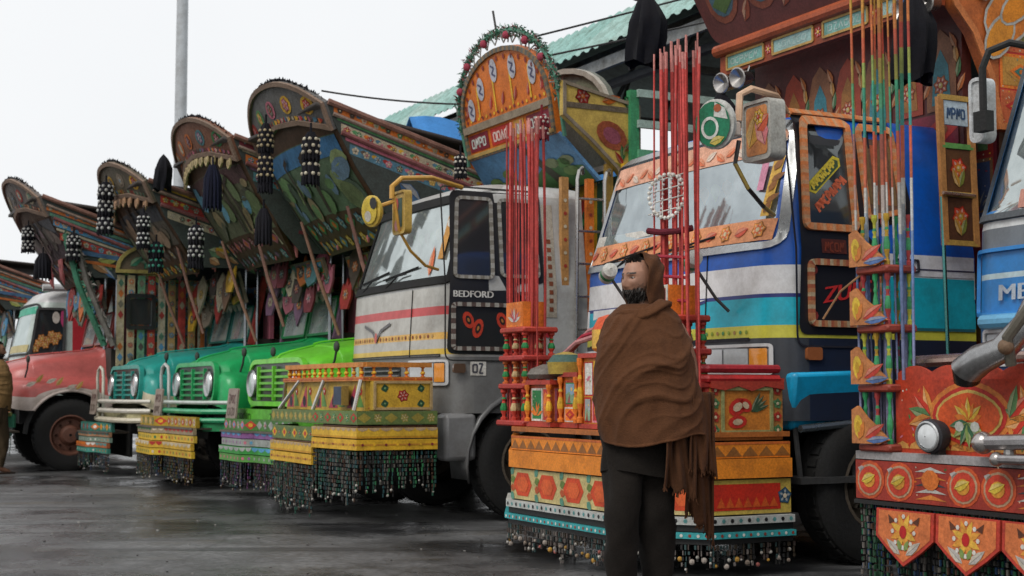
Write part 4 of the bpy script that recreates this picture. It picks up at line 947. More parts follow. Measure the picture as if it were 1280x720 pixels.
    for u, v in ((.36, 1.87), (.36, 1.58), (.82, 1.58)): dell(f, Q, u, v, .02, .028, (.35, .05, .04), .010, 8)
    dleaf(f, Q, .72, 1.76, .12, .06, .9, (.55, .06, .03), .010); f.build('lettered_panel', 'art', t)
    g = MB(); drect(g, Q, .42, 1.98, .62, 2.07, (.10, .02, .015), .008); dscribble(g, Q, .44, 1.99, .16, .06, (.22, .04, .02), .010, r, 4); g.build('door_lettering', 'art', t)
    m = MB(); drect(m, Q, .93, 1.86, 1.71, 2.0, (.68, .67, .70), .004, 4, 1); drect(m, Q, .93, 1.9, 1.71, 1.91, (.05, .05, .1), .006, 4, 1); drect(m, Q, .90, 1.52, 1.71, 1.85, (.01, .36, .46), .004, 4, 2); drect(m, Q, .88, 1.5, 1.71, 1.52, (.02, .12, .15), .006, 4, 1); m.build('side_stripe', 'paint', t)
    m = MB(); border(m, Q, rrect(1.0, 1.88, 1.22, 1.97, .02), .012, .005, .012, (.03, .03, .04)); m.build('fuel_flap', 'paint', t)
    m = MB(); border(m, Q, rrect(.21, 1.38, .90, 2.93, .08), .012, .002, .006, (.02, .02, .03)); m.build('door_gap', 'rubber', t)
    m = MB(); patch(m, Q, rrect(.28, 1.30, .40, 1.38, .02), .022, (.28, .09, .03), 2, .03); m.build('side_indicator', 'lamp', t)
    # pale blue step box under the door
    m = MB(); m.mesh([(-.16, 1.12, 1.22), (-.80, 1.12, 1.24), (-.74, 1.02, .90), (-.20, 1.02, .86), (-.16, .7, 1.22), (-.80, .7, 1.24), (-.74, .7, .90), (-.20, .7, .86)], [(0, 1, 2, 3), (4, 7, 6, 5), (0, 4, 5, 1), (3, 2, 6, 7), (0, 3, 7, 4), (1, 5, 6, 2)], (.01, .34, .60)); m.build('step_box', 'paint', t, mods=bevel(.03))
    m = MB(); m.tube([(-.24, 1.07, .87), (-.76, 1.07, .91)], .025, 8, (.35, .42, .46)); m.build('step_edge', 'metal', t)
    m = MB(); m.box((-.45, 1.0, .55), (.5, .25, .04), (.05, .05, .05)); m.tube([(-.25, 1.0, .9), (-.25, 1.05, .56)], .018, 6, (.05, .05, .05)); m.tube([(-.68, 1.0, .9), (-.68, 1.05, .56)], .018, 6, (.05, .05, .05)); m.build('footplate', 'dark', t)
    m = MB(); m.lathe([(.02, -.45), (.22, -.44), (.22, .44), (.02, .45)], 20, (.06, .06, .06), (-2.6, .85, .62), (1, 0, 0)); m.build('fuel_tank', 'dark', t)
    # mirrors
    PI_ = (.62, .40, .26)
    m = MB(); m.tube([(-.20, 1.02, 2.88), (.0, 1.18, 2.93), (.26, 1.28, 2.93), (.36, 1.3, 2.88), (.37, 1.3, 2.72)], .022, 8, PI_)
    m.tube([(.37, 1.3, 2.60), (.40, 1.3, 2.46), (.30, 1.29, 2.32), (.12, 1.2, 2.23), (-.05, 1.08, 2.2)], .014, 8, lambda i: (.35, .25, .06) if i % 2 else (.03, .03, .03)); m.tube([(.36, 1.3, 2.67), (.52, 1.28, 2.67)], .016, 6, PI_); m.build('mirror_arm', 'paint', t)
    m = MB(); m.box((.385, 1.24, 2.67), (.05, .15, .09), (.50, .42, .36)); m.build('mirror_clamp', 'paint', t, mods=bevel(.012))
    def back(mb, S0, o):
        dpoly(mb, S0, rrect(-.11, -.15, .10, .15, .03), (.62, .25, .08), o)
        dleaf(mb, S0, -.08, -.1, .24, .12, 1.2, (.70, .38, .05), o + .002); dleaf(mb, S0, .08, -.1, .24, .12, 1.9, (.65, .20, .22), o + .003); dleaf(mb, S0, .0, .0, .15, .1, .6, (.60, .10, .04), o + .004); dflower(mb, S0, .02, .08, .05, 6, YEL, RED, o + .005)
    mirror_head(t, (.16, 1.27, 2.68), (.10, .29, .37), back, (.45, .44, .40))
    def rp(mb, S0, q):
        dell(mb, S0, 0, 0, q * .9, q * .9, (.02, .20, .10), .001, 16); dpoly(mb, S0, [(q * .8, q * .1), (q * .1, q * .3), (q * .2, q * .85), (q * .7, q * .55)], (.68, .68, .64), .003)
        border(mb, S0, [(q * .45 * math.cos(k * .35) - .02, q * .45 * math.sin(k * .35) - .02) for k in range(18)], .018, .002, .003, (.70, .70, .66)); dell(mb, S0, .05, .09, .03, .025, (.45, .12, .05), .006, 8); dleaf(mb, S0, -.03, -.11, .12, .05, .2, (.62, .50, .1), .005)
    round_mirror(t, (.52, 1.28, 2.69), .15, rp, (.55, .55, .52))
    # two horn-shaped white ornaments in front of the windscreen base
    for y in (-.38, .66):
        m = MB(); m.lathe([(.004, -.092), (.045, -.09), (.058, -.06), (.056, -.02), (.055, .02), (.052, .07), (.004, .09)], 16, lambda i: (.03, .24, .09) if i in (3,) else (.62, .62, .58), (.28, y, 1.93), (.3, .9, .3))
        m.tube([(.26, y, 1.9), (.1, y, 1.7), (.0, y, 1.62)], .012, 6, (.1, .1, .1)); m.build('horn_ornament', 'art', t)
    # ladder with little painted panels behind the cab
    CL = (.50, .30, .07)
    def LP(a, z): return (-1.30 - a * .27 - (3.02 - z) * .05, 1.22 - (3.02 - z) * .02, z)
    l = MB()
    for a in (0, 1): l.bar(LP(a, 3.04), LP(a, 2.06), .03, .045, (.48, .22, .07))
    for z in (3.04, 2.72, 2.40, 2.08): l.bar(LP(0, z), LP(1, z), .03, .035, CL if z != 2.72 else (.12, .32, .08))
    l.build('ladder', 'art', t)
    for z0, z1, c in ((2.86, 3.02, (.50, .60, .66)), (2.42, 2.70, (.12, .05, .02)), (2.10, 2.38, (.10, .04, .02))):
        a, b = V(LP(.12, z0)), V(LP(.88, z0)); cc = V(LP(.12, z1)); m = MB(); P = plane(a, b - a, cc - a); wd, h = (b - a).length, (cc - a).length
        patch(m, P, [(0, 0), (wd, 0), (wd, h), (0, h)], .008, c, 1, .02)
        if c[2] > .3: dscribble(m, P, .02, h * .25, wd - .04, h * .45, (.05, .10, .2), .010, r, 4)
        else:
            dflower(m, P, wd / 2, h * .55, wd * .36, 6, (.62, .05, .02), (.6, .35, .05), .010, (.65, .16, .03)); dleaf(m, P, wd * .5, h * .1, .14, .05, 1.2, (.2, .22, .04), .011); dleaf(m, P, wd * .5, h * .1, .14, .05, 2.0, (.5, .25, .04), .012)
        m.build('ladder_panel', 'art', t)
    m = MB(); m.tube([(-1.60, 1.22, 2.4), (-1.30, 1.24, 2.4)], .012, 6, WHI); m.tube([LP(-.05, 2.38), LP(-.08, 1.2)], .014, 6, (.10, .30, .28)); m.build('ladder_stay', 'metal', t)
    # crown: leaning board over a recessed red wall
    cargo(t, -1.95, -7.6, 1.15, 3.05, r, [MAR, mul(RED, .5), BRN, MAR, (.20, .10, .02), (.03, .05, .12)], .45, 'art', 6)
    m = MB(); m.box((-1.62, 0, 3.3), (.08, 2.3, 1.2), (.10, .02, .015)); P = plane((-1.575, -1.13, 2.72), (0, 1, 0), (0, 0, 1)); frieze(m, P, .02, .05, 2.24, .28, r, [MAR, ORG, RED, (.3, .1, .03)], .003)
    for k in range(7):
        u = .17 + k * .32; dpoly(m, P, [(u - .14, .3), (u + .14, .3), (u + .14, .62), (u + .09, .78), (u, .86), (u - .09, .78), (u - .14, .62)], (.34, .05, .02) if k % 2 else (.26, .10, .04), .003)
        dpoly(m, P, [(u - .09, .34), (u + .09, .34), (u + .07, .6), (u, .72), (u - .07, .6)], (.05, .20, .22) if k % 2 == 0 else (.35, .14, .03), .005); dflower(m, P, u, .47, .07, 7, (.50, .13, .04), (.5, .34, .08), .007, (.3, .03, .02))
        for q in range(4): dleaf(m, P, u + .15, .40 + q * .1, .14, .05, 1.0 + q * .35, ((.45, .12, .02), (.05, .15, .05), (.5, .22, .04))[q % 3], .004)
    m.build('crown_wall', 'art', t, smooth=0)
    RX = -1.33
    m = MB(); m.tube([(RX + .05, -1.26, 3.86), (RX + .05, 1.26, 3.86)], .05, 10, (.42, .09, .03)); m.build('crown_rail', 'art', t)
    m = MB(); m.box((RX, 0, 3.74), (.07, 2.46, .17), (.30, .06, .02)); P = plane((RX + .035, -1.2, 3.66), (0, 1, 0), (0, 0, 1))
    for k in range(4):
        u = .06 + k * .6; border(m, P, rrect(u, .02, u + .50, .15, .02), .018, .002, .01, (.50, .30, .08)); drect(m, P, u + .02, .035, u + .48, .135, (.20, .42, .36) if k % 2 == 0 else (.30, .46, .42), .004); dscribble(m, P, u + .06, .06, .36, .05, (.42, .55, .50), .006, r, 6)
        dflower(m, P, u + .55, .085, .045, 6, RED, YEL, .004)
    m.build('crown_board', 'art', t, smooth=0)
    def ov(u, v): return (RX + .06 + .40 * max(0, v) ** 1.1 + .1 * (1 - (u / 1.25) ** 2) * v, u, 3.90 + 1.05 * v)
    OV = Surf(ov)
    m = MB(); patch(m, OV, rpoly([(-1.26, 0), (1.26, 0), (1.42, .55), (1.2, 1), (-1.2, 1), (-1.42, .55)], .15), .0, (.12, .035, .03), 6, .06)
    for k in range(5):
        u = -1.0 + k * .5; dell(m, OV, u, .33, .21, .20, (.24, .07, .04), .004, 14); dell(m, OV, u, .33, .16, .15, (.07, .13, .16), .006, 14)
        dpoly(m, OV, [(u - .14, .28), (u, .20), (u + .14, .28), (u + .05, .36), (u - .06, .33)], (.08, .14, .04), .008); dell(m, OV, u + .04, .4, .05, .04, (.34, .28, .06), .009, 8)
        dscribble(m, OV, u + .12, .62, .28, .12, (.30, .29, .30), .006, r, 4); dleaf(m, OV, u + .2, .1, .2, .09, .9, (.26, .06, .03), .004)
    m.build('overhanging_crown', 'art', t)
    # side of the crown: orange scoop with a big flower and fruit shapes
    P = plane((-1.36, 1.26, 3.2), (-1, 0, 0), (0, 0, 1)); pts = [(-.02, .62), (.02, .45), (.18, .28), (.32, .0), (.40, -.35), (1.3, -.35), (1.3, 1.5), (-.2, 1.5)]
    m = MB(); patch(m, P, pts, .02, (.50, .13, .03), 4, .07); border(m, P, pts, .05, .022, .015, (.62, .20, .06)); so_ = m.build('crown_side', 'art', t)
    m = MB(); art(m, P, .42, -.30, 1.26, 1.40, r, [ORG, mul(RED, 1.2), ORG, (.60, .30, .06), (.05, .20, .16), (.62, .14, .05), CRM], .30, .024)
    for q, (u, v, a, b, ro, c) in enumerate([(.50, .42, .22, .16, .6, (.66, .20, .03)), (.42, .28, .17, .09, .9, (.72, .28, .03)), (.60, .52, .2, .08, .7, (.70, .24, .02)), (.88, .38, .16, .12, -.5, (.66, .26, .05)), (.30, .62, .1, .06, 1.2, (.60, .1, .04)), (.8, .75, .2, .1, .2, (.60, .14, .05))]):
        dell(m, P, u, v, a + .02, b + .02, (.45, .44, .40), .036 + q * .003, 14, ro); dell(m, P, u, v, a, b, c, .0375 + q * .003, 14, ro)
    for k in range(9): dleaf(m, P, .25 + .11 * k, .9 + .05 * (k % 3), .16, .07, k * .9, ((.06, .22, .10), (.05, .16, .3), (.55, .38, .06))[k % 3], .056)
    m.build('crown_side_painting', 'art', so_)
    for (y, z) in ((-1.06, 3.56), (-.84, 3.56), (1.02, 3.66), (1.22, 3.66)):
        m = MB(); m.lathe([(.03, -.12), (.05, -.1), (.075, .02), (.085, .04), (.075, .045), (.0, .0)], 16, (.40, .38, .36), (RX + .12, y, z), (1, .2, -.15)); m.tube([(RX + .02, y, z + .12), (RX + .06, y, z + .02)], .012, 6, (.2, .2, .2)); m.build('chrome_horn', 'metal', t)
    m = MB(); m.bar((RX + .05, -1.2, 4.42), (RX + .40, -1.95, 4.44), .05, .05, (.10, .05, .03)); m.build('outrigger', 'wood', t)
    # bumper
    plan = [(.60, -1.22), (.90, -.66), (.90, .74), (.52, 1.17), (-.08, 1.17)]
    cap_poly(t, plan + [(-.08, -1.22)], .83, .86, (.45, .14, .03), 'bumper_deck')
    cap_poly(t, plan + [(-.08, -1.22)], .30, .33, (.04, .04, .04), 'bumper_floor')
    OR2 = (.78, .25, .025)
    def hexp(m, S, L_, h, i):
        drect(m, S, 0, 0, L_, h, (.56, .46, .20), .002); n = max(1, round(L_ / .36)); d = L_ / n
        for k in range(n):
            a = k * d; dpoly(m, S, [(a + d * .12, h * .5), (a + d * .28, h * .12), (a + d * .72, h * .12), (a + d * .88, h * .5), (a + d * .72, h * .88), (a + d * .28, h * .88)], (.62, .07, .02), .004)
            dpoly(m, S, [(a + d * .25, h * .5), (a + d * .36, h * .26), (a + d * .64, h * .26), (a + d * .75, h * .5), (a + d * .64, h * .74), (a + d * .36, h * .74)], (.70, .12, .03), .006)
            for q in range(4): dleaf(m, S, a, h * (.2 + .2 * q), .07, .05, .5 * q - .7, ((.10, .28, .2), (.5, .1, .03), (.15, .22, .05))[q % 3], .005)
    def tri(m, S, L_, h, i): n = max(3, int(L_ / .11)); dzig(m, S, 0, L_, h * .1, h * .75, n, (.30, .12, .03), .002); drect(m, S, 0, h * .85, L_, h, (.60, .14, .03), .002)
    def redp(m, S, L_, h, i):
        drect(m, S, 0, 0, L_, h, (.55, .40, .08), .002); drect(m, S, .03, h * .12, L_ - .08, h * .88, (.55, .03, .015), .004); dzig(m, S, .05, L_ - .1, h * .2, h * .5, 7, (.62, .10, .02), .006); dflower(m, S, L_ - .05, h * .5, .05, 5, (.05, .12, .2), CRM, .006)
    boards(t, plan[:4], .37, .575, .0, .05, 'painted_board', hexp, (.5, .3, .05))
    boards(t, plan[3:], .37, .575, .0, .05, 'painted_board', redp, (.5, .3, .05))
    boards(t, plan, .585, .70, .02, .06, 'orange_board', None, OR2)
    boards(t, plan, .705, .80, .0, .05, 'orange_board', tri, OR2)
    boards(t, plan, .315, .36, .04, .05, 'white_strip', lambda m, S, L_, h, i: ddots(m, S, 0, L_, h / 2, h * .3, max(3, int(L_ / .06)), [BLK, (.1, .3, .3)], .002), (.50, .52, .50))
    boards(t, plan, .275, .31, .02, .04, 'black_strip', None, (.02, .02, .02))
    boards(t, plan, .235, .27, .05, .05, 'teal_strip', lambda m, S, L_, h, i: ddots(m, S, 0, L_, h / 2, h * .3, max(3, int(L_ / .05)), [WHI, (.3, .05, .03)], .002), (.05, .38, .40))
    boards(t, plan, .20, .23, .02, .04, 'black_strip', None, (.03, .03, .03))
    e = off_pl(plan, .02); fringe(t, list(zip(e, e[1:])), .20, .08, [(.03, .03, .03), (.08, .06, .04), (.12, .09, .08), (.05, .10, .10), (.25, .22, .2)], r, .024)
    m = MB()
    for a, b in zip(e, e[1:]):
        a, b = V((*a, .09)), V((*b, .09)); n = int((b - a).length / .07)
        for k in range(n): p = a.lerp(b, (k + .5) / n); m.ball(p + V((0, 0, r.uniform(-.03, .03))), r.uniform(.010, .019), 7, 5, jit(r.choice([(.35, .30, .26), (.25, .2, .16), (.4, .12, .1), (.45, .25, .05)]), r))
    stuff(m.build('hanging_bells', 'art', t))
    # towers of turned posts at both ends of the front, carrying the tall red rods
    def tower(cx, cy, wx, wy):
        z = .86
        for lv, (h, c, s) in enumerate([(.22, (.52, .05, .03), 1), (.16, (.60, .14, .03), .92), (.16, (.52, .05, .03), .9)]):
            a, b = wx * s / 2, wy * s / 2
            m = MB(); m.box((cx, cy, z + .02), (2 * a + .06, 2 * b + .06, .04), (.42, .04, .03)); m.build('shelf', 'art', t, mods=bevel(.01, 1)); z += .04
            for ix in (-1, 0, 1):
                for iy in (-1, 0, 1):
                    if ix or iy: baluster(t, cx + a * ix * .9, cy + b * iy * .9, z, z + h, .028, c, (.55, .4, .2) if (ix + iy) % 2 else GRN)
            z += h
        m = MB(); m.box((cx, cy, z + .02), (wx + .02, wy + .02, .04), (.45, .05, .03)); m.build('shelf', 'art', t, mods=bevel(.01, 1)); z += .04
        m = MB(); m.box((cx + .02, cy, z + .09), (wx * .7, wy * .75, .18), ORG); art(m, plane((cx + .02 + wx * .35, cy - wy * .36, z), (0, 1, 0), (0, 0, 1)), 0, 0, wy * .72, .18, r, WARM, .2); m.build('painted_block', 'art', t, smooth=0)
        return z
    redc = lambda q: (.58, .07, .06) if q < .93 else (.62, .25, .22)
    tower(.66, -.86, .26, .36); sticks(t, .66, -.86, .9, 3.02, redc, .12, .32, 22, .0060, 3)
    tower(.62, .95, .28, .36); sticks(t, .62, 1.0, .9, 3.2, redc, .10, .25, 22, .0060, 5)
    # net-like oval emblem and a dark collar on the nearer rods
    m = MB(); E0 = plane((.74, .86, 2.28), (-.25, .97, 0), (0, 0, 1)); c0 = (.16, .0)
    for k in range(26):
        a = 6.2832 * k / 26; m.ball(E0.P(c0[0] + .145 * math.cos(a) * (1 + .1 * math.sin(a)), c0[1] + .165 * math.sin(a) * .8, 0), .014, 6, 4, WHI)
    for q in (-.1, -.035, .03, .095):
        h = .165 * .8 * math.sqrt(1 - (q / .17) ** 2)
        for k in range(10): m.ball(E0.P(c0[0] + q + .03 * (k / 9 - .5), -h + 2 * h * k / 9, 0), .010, 5, 4, (.62, .55, .55))
        m.tube([E0.P(c0[0] + q, -h, 0), E0.P(c0[0] + q, h, 0)], .004, 4, WHI); m.tube([E0.P(c0[0] - .15, q, 0), E0.P(c0[0] + .15, q + .03, 0)], .004, 4, WHI)
    stuff(m.build('beaded_net_oval', 'art', t))
    m = MB(); m.tube([(.75, .88, 2.08), (.72, .96, 2.065), (.66, 1.06, 2.065), (.60, 1.14, 2.08)], .020, 8, (.12, .02, .03)); m.build('rod_collar', 'cloth', t)
    for z in (1.62, 1.76, 1.88):
        m = MB(); m.tube([(.80, .74, z + .03), (.80, .78, z + .04), (.78, .86, z + .05), (.64, 1.14, z + .02)], .010, 6, (.35, .04, .06)); m.build('rod_lace', 'cloth', t)
    # red arch tubes and cabinets between the towers
    m = MB()
    for k in range(3): m.tube([(.60 - k * .05, -.62, 1.22), (.60 - k * .05, -.50, 1.34 + k * .03), (.58 - k * .05, -.3, 1.44 + k * .04), (.55 - k * .05, -.05, 1.48 + k * .04)], .018, 7, (.45, .02, .05) if k % 2 else (.55, .25, .25))
    m.build('curved_tube', 'art', t)
    def cabinet(cx, cy, wx, wy, z0, z1, c):
        m = MB(); m.box((cx, cy, (z0 + z1) / 2), (wx, wy, z1 - z0), c); P = plane((cx + wx / 2, cy - wy / 2, z0), (0, 1, 0), (0, 0, 1)); art(m, P, .02, .02, wy - .02, z1 - z0 - .02, r, WARM, .16); P = plane((cx + wx / 2, cy + wy / 2, z0), (-1, 0, 0), (0, 0, 1)); art(m, P, .02, .02, wx - .02, z1 - z0 - .02, r, WARM, .16)
        o = m.build('painted_cabinet', 'art', t, smooth=0)
        m = MB(); m.box((cx, cy, z1 + .015), (wx + .05, wy + .05, .03), (.45, .05, .03)); m.build('cornice', 'art', o)
        m = MB(); m.box((cx, cy, z0 + .0), (wx + .04, wy + .04, .03), (.45, .05, .03)); m.build('plinth', 'art', o)
        for s in (-1, 1): baluster(o, cx + wx / 2 + .02, cy + s * (wy / 2 + .005), z0 + .02, z1, .024, ORG, YEL, 'turned_post')
    cabinet(.70, -.38, .24, .30, .88, 1.15, (.50, .10, .03)); cabinet(.66, -.05, .22, .2, .88, 1.2, (.60, .16, .03)); cabinet(.66, .28, .24, .3, .88, 1.32, (.66, .18, .03)); cabinet(.66, .58, .24, .24, .88, 1.2, (.60, .16, .03))
    m = MB(); m.lathe([(.06, 0), (.12, .02), (.13, .10), (.09, .15), (.02, .17)], 16, lambda i: (.45, .32, .06) if i % 2 else (.05, .12, .10), (.72, -.2, 1.2)); m.build('painted_pot', 'art', t)
    m = MB(); m.lathe([(.11, 0), (.13, .03), (.10, .07), (.02, .10)], 16, lambda i: (.16, .14, .12), (.74, -.46, 1.19)); m.build('dark_cap', 'art', t)
    m = MB(); m.lathe([(.10, 0), (.12, .02), (.12, .14), (.08, .22), (.02, .24)], 14, lambda i: (.70, .10, .03) if i > 1 else (.7, .4, .06), (.66, .28, 1.36)); m.build('red_dome', 'art', t)
    # wing cabinet with a heart
    m = MB(); m.box((.22, 1.08, .98), (.54, .12, .34), (.46, .20, .05)); P = plane((.49, 1.14, .82), (-1, 0, 0), (0, 0, 1))
    drect(m, P, .10, .05, .44, .29, (.58, .20, .03), .002); border(m, P, rrect(.08, .03, .46, .31, .02), .02, .002, .012, (.30, .30, .12))
    for (u, v, a, b, ro) in ((.20, .19, .07, .05, .5), (.26, .2, .05, .04, -.6), (.2, .1, .07, .04, .1)): dell(m, P, u, v, a, b, (.55, .03, .02), .006, 10, ro); dell(m, P, u, v, a * .55, b * .5, (.60, .45, .3), .008, 8, ro)
    for k in range(4): dleaf(m, P, .3, .16, .14, .03, .3 + k * .25, (.05, .10, .05), .007 + k * .0005)
    for u in (.04, .50):
        for k in range(4): dflower(m, P, u, .05 + k * .08, .035, 5, ((.10, .25, .1), (.5, .05, .03))[k % 2], (.6, .5, .3), .004)
    m.build('wing_cabinet', 'art', t, smooth=0)
    for z, c in ((1.18, (.52, .03, .03)), (1.24, (.40, .02, .03))):
        m = MB(); m.tube([(.62, 1.02, z), (.5, 1.14, z), (-.02, 1.14, z)], .026, 8, c); m.build('red_rail', 'art', t)
    m = MB(); P = plane((.49, 1.16, 1.155), (-1, 0, 0), (0, 0, 1)); patch(m, P, [(0, -.03), (.1, -.045), (.2, -.02), (.3, -.05), (.4, -.02), (.54, -.04), (.54, .03), (0, .03)], .0, (.42, .05, .03), 1, .03); m.build('scalloped_valance', 'art', t)
    return t
BT = blue_truck()

# ------------------------------------------------------------------ the pale blue truck at the right edge
def right_truck():
    r = random.Random(44)
    t = thing('cabover_truck', 'sky blue truck cut by the right edge, pentagon tags under its red orange bumper', 'truck', (3.007, 6.775, 0), RZ, 'painted trucks parked in a row')
    chassis(t, .3, -7.5)
    for x in (-.85, -5.4):
        wheel(t, x, .96, .5); wheel(t, x, -.96, .5, out=-1)
    cab = Cab(hw=1.28, xr=-1.6, top=3.2, yo=0); lb = (.018, .19, .50)
    cab.H = [(.5, 1.28), (2.0, 1.28), (3.0, 1.12), (3.15, 1.0), (3.2, .8), (3.24, .4)]; cab.X = [(.5, 0), (1.45, 0), (2.0, -.03), (3.0, -.28), (3.15, -.42), (3.2, -.6), (3.24, -.8)]
    def col(z, k):
        if 1.705 < z < 1.735: return (.45, .58, .62)
        if 1.98 < z < 2.02: return (.60, .62, .62)
        if 1.86 < z < 1.98: return (.14, .16, .18)
        if z < 1.50: return (.02, .10, .30)
        return lb if z < 2.9 else (.66, .68, .68)
    cab.shell([.92, 1.1, 1.5, 1.6, 1.705, 1.735, 1.86, 1.98, 2.02, 2.08, 2.3, 2.6, 2.9, 2.96, 3.0, 3.15, 3.2, 3.24], col, t, hole=(2.05, 2.97)); interior(t, 2.04, 1.15, r, 0, (.45, .40, .30), (.30, .28, .26))
    S = Surf(cab.fr)
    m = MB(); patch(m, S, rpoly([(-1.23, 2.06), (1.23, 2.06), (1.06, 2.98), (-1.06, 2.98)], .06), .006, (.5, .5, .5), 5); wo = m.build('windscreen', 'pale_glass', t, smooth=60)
    m = MB(); border(m, S, rpoly([(-1.26, 2.02), (1.26, 2.02), (1.09, 3.02), (-1.09, 3.02)], .08), .035, .004, .02, (.10, .11, .12)); m.build('windscreen_seal', 'rubber', t, smooth=60)
    m = MB(); drect(m, S, -.94, 2.80, .94, 2.95, (.25, .55, .56), .012, 16, 2); m.build('sun_strip', 'art', wo)
    m = MB(); drect(m, S, -.86, 2.07, .9, 2.17, (.55, .26, .20), .012, 16, 2); dell(m, S, -.62, 2.24, .14, .16, (.45, .55, .20), .016, 12); dell(m, S, -.56, 2.24, .09, .1, (.35, .5, .4), .018, 10); m.build('dashboard_cloth', 'art', wo)
    wipers(t, cab, (-.6, .2), 2.06)
    m = MB(); border(m, S, rrect(-1.2, 1.505, 1.2, 1.87, .05), .02, .003, .02, mul(lb, 1.1)); m.build('front_panel', 'paint', t, smooth=60)
    m = MB(); dtext(m, S, 'MERCEDES', -.98, 1.585, .085, (.45, .5, .55), .018, 1.5, bold=.006); m.build('lettering', 'metal', t)
    m = MB(); m.tube([S.P(y, 1.47, .05) for y in (-1.05, -.7, -.3, 0, .4, 1.05)], .04, 10, (.12, .35, .55)); m.build('chrome_bar', 'paint', t)
    m = MB(); patch(m, S, rrect(-.7, 1.0, .7, 1.42, .03), .004, (.03, .03, .03), 3); m.build('grille', 'dark', t)
    headlamp_box(t, cab, -1.08, -.80, 1.25, 1.42)
    # white mirror on a black arm at the far pillar
    m = MB(); m.tube([(-.20, -.80, 2.93), (-.08, -.90, 2.97), (.0, -.97, 2.93), (.02, -1.0, 2.84), (.02, -1.0, 2.56)], .02, 8, (.02, .02, .02)); m.box((.02, -1.0, 2.55), (.06, .09, .11), (.02, .02, .02)); m.build('mirror_arm', 'dark', t)
    mirror_head(t, (-.10, -1.12, 2.64), (.08, .11, .36), None, (.60, .62, .63))
    # bumper with a decorated face
    plan = [(.55, -1.24), (.80, -1.16), (.80, 1.0), (.5, 1.17)]
    cap_poly(t, plan + [(-.1, 1.17), (-.1, -1.24)], .76, .80, (.36, .34, .34), 'bumper_deck')
    DK = (.20, .18, .18)
    def wave(m, S, L_, h, i):
        drect(m, S, 0, 0, L_, h, (.34, .04, .025), .002); n = max(1, round(L_ / .21)); d = L_ / n
        sprigs(m, S, 0, 0, L_, h, r, WARM, .003)
        for k in range(n):
            c = k * d + d / 2
            if k % 3 == 2:
                for q in range(5): dpoly(m, S, [(c - d * .5, h * (.1 + .17 * q)), (c, h * (.24 + .17 * q)), (c + d * .5, h * (.1 + .17 * q)), (c, h * (.12 + .17 * q))], ((.60, .20, .04), (.5, .48, .44), (.05, .05, .06))[q % 3], .004)
                dell(m, S, c, h * .6, .06, .05, (.62, .16, .03), .007, 10); continue
            for a, cc, o in ((.5, (.62, .10, .03), .004), (.42, (.50, .30, .18), .006), (.36, (.60, .06, .03), .008), (.2, (.68, .30, .04), .010)): dell(m, S, c, h * .5, d * a, h * a * .98, cc, o, 14, .2)
            dleaf(m, S, c - d * .25, h * .45, d * .5, h * .24, .35, (.70, .50, .06), .0125); dleaf(m, S, c - d * .4, h * .8, d * .4, h * .2, -.3, (.45, .42, .40), .006)
    boards(t, plan, .56, .755, .0, .06, 'bumper_board', wave, (.20, .03, .02))
    boards(t, plan, .535, .555, .015, .05, 'black_strip', None, (.02, .02, .02))
    # upper front: red orange panel with a big almond shaped eye of flowers, and wavy upper edge
    up = [(.56, -.98), (.74, -.92), (.74, .95)]
    def eye(m, S, L_, h, i):
        drect(m, S, 0, 0, L_, h, (.48, .05, .02), .002)
        if L_ < .3: art(m, S, 0, 0, L_, h, r, WARM, .2); return
        for k in range(9): sprigs(m, S, L_ * k / 9, .02, L_ * (k + 1) / 9, h - .02, r, WARM, .003)
        for k in range(3):
            c = .50 + k * .62
            for a, b, cc, o in ((.27, .17, (.66, .20, .04), .004), (.24, .145, (.50, .03, .02), .006), (.215, .125, (.60, .40, .10), .008), (.2, .11, (.62, .09, .02), .010)):
                dpoly(m, S, [(c + a * math.cos(x) * abs(math.cos(x)) ** .35, h * .52 + b * math.sin(x)) for x in [6.2832 * q / 20 for q in range(20)]], cc, o)
            for q in range(7): dleaf(m, S, c, h * .52 - .02, .09 + .02 * (q % 2), .035, .25 + q * .44, ((.72, .20, .03), (.70, .45, .05))[q % 2], .012 + q * .0004)
            for q in range(6): dleaf(m, S, c, h * .52 - .03, .12, .04, 3.3 + q * .5, ((.05, .16, .08), (.25, .35, .1))[q % 2], .016 + q * .0004); 
            dell(m, S, c - .05, h * .52 - .05, .03, .025, (.55, .56, .5), .019, 8); dell(m, S, c + .05, h * .52 - .05, .03, .025, (.55, .56, .5), .019, 8)
            for s in (-1, 1):
                for q in range(6): dleaf(m, S, c + s * .25, h * .5, .16, .055, (0 if s > 0 else 3.14) + (q - 2.5) * .5, ((.66, .25, .05), (.55, .04, .02), (.10, .22, .08))[q % 3], .005 + q * .0003)
        dscallop(m, S, 0, L_, h * .06, h * .1, int(L_ / .09), (.62, .30, .08), .004, 1)
    boards(t, up, .80, 1.16, 0, .05, 'front_board', eye, (.40, .05, .02))
    P = plane((.745, -.92, 1.16), (0, 1, 0), (0, 0, 1)); n = 16
    m = MB(); pts = [(0, 0), (1.85, 0)] + [(1.85 - 1.85 * k / 64, .035 + .035 * abs(math.sin(math.pi * k / 8))) for k in range(65)]; patch(m, P, pts, -.02, (.50, .06, .03), 1, .02); m.build('wavy_crest', 'art', t)
    m = MB(); m.tube([(.62, -.98, 1.25), (.68, -.4, 1.26), (.68, .6, 1.26)], .03, 10, lambda i: (.50, .35, .30)); m.build('top_tube', 'metal', t)
    # round headlamp in a dark housing
    LC = (.80, -.60, .89)
    m = MB(); m.lathe([(.02, -.05), (.07, -.045), (.082, 0), (.082, .03), (.07, .036)], 22, (.03, .03, .035), LC, (1, .1, -.05)); m.box((.77, -.60, .80), (.05, .05, .06), (.04, .04, .04)); hl = m.build('headlamp_housing', 'dark', t)
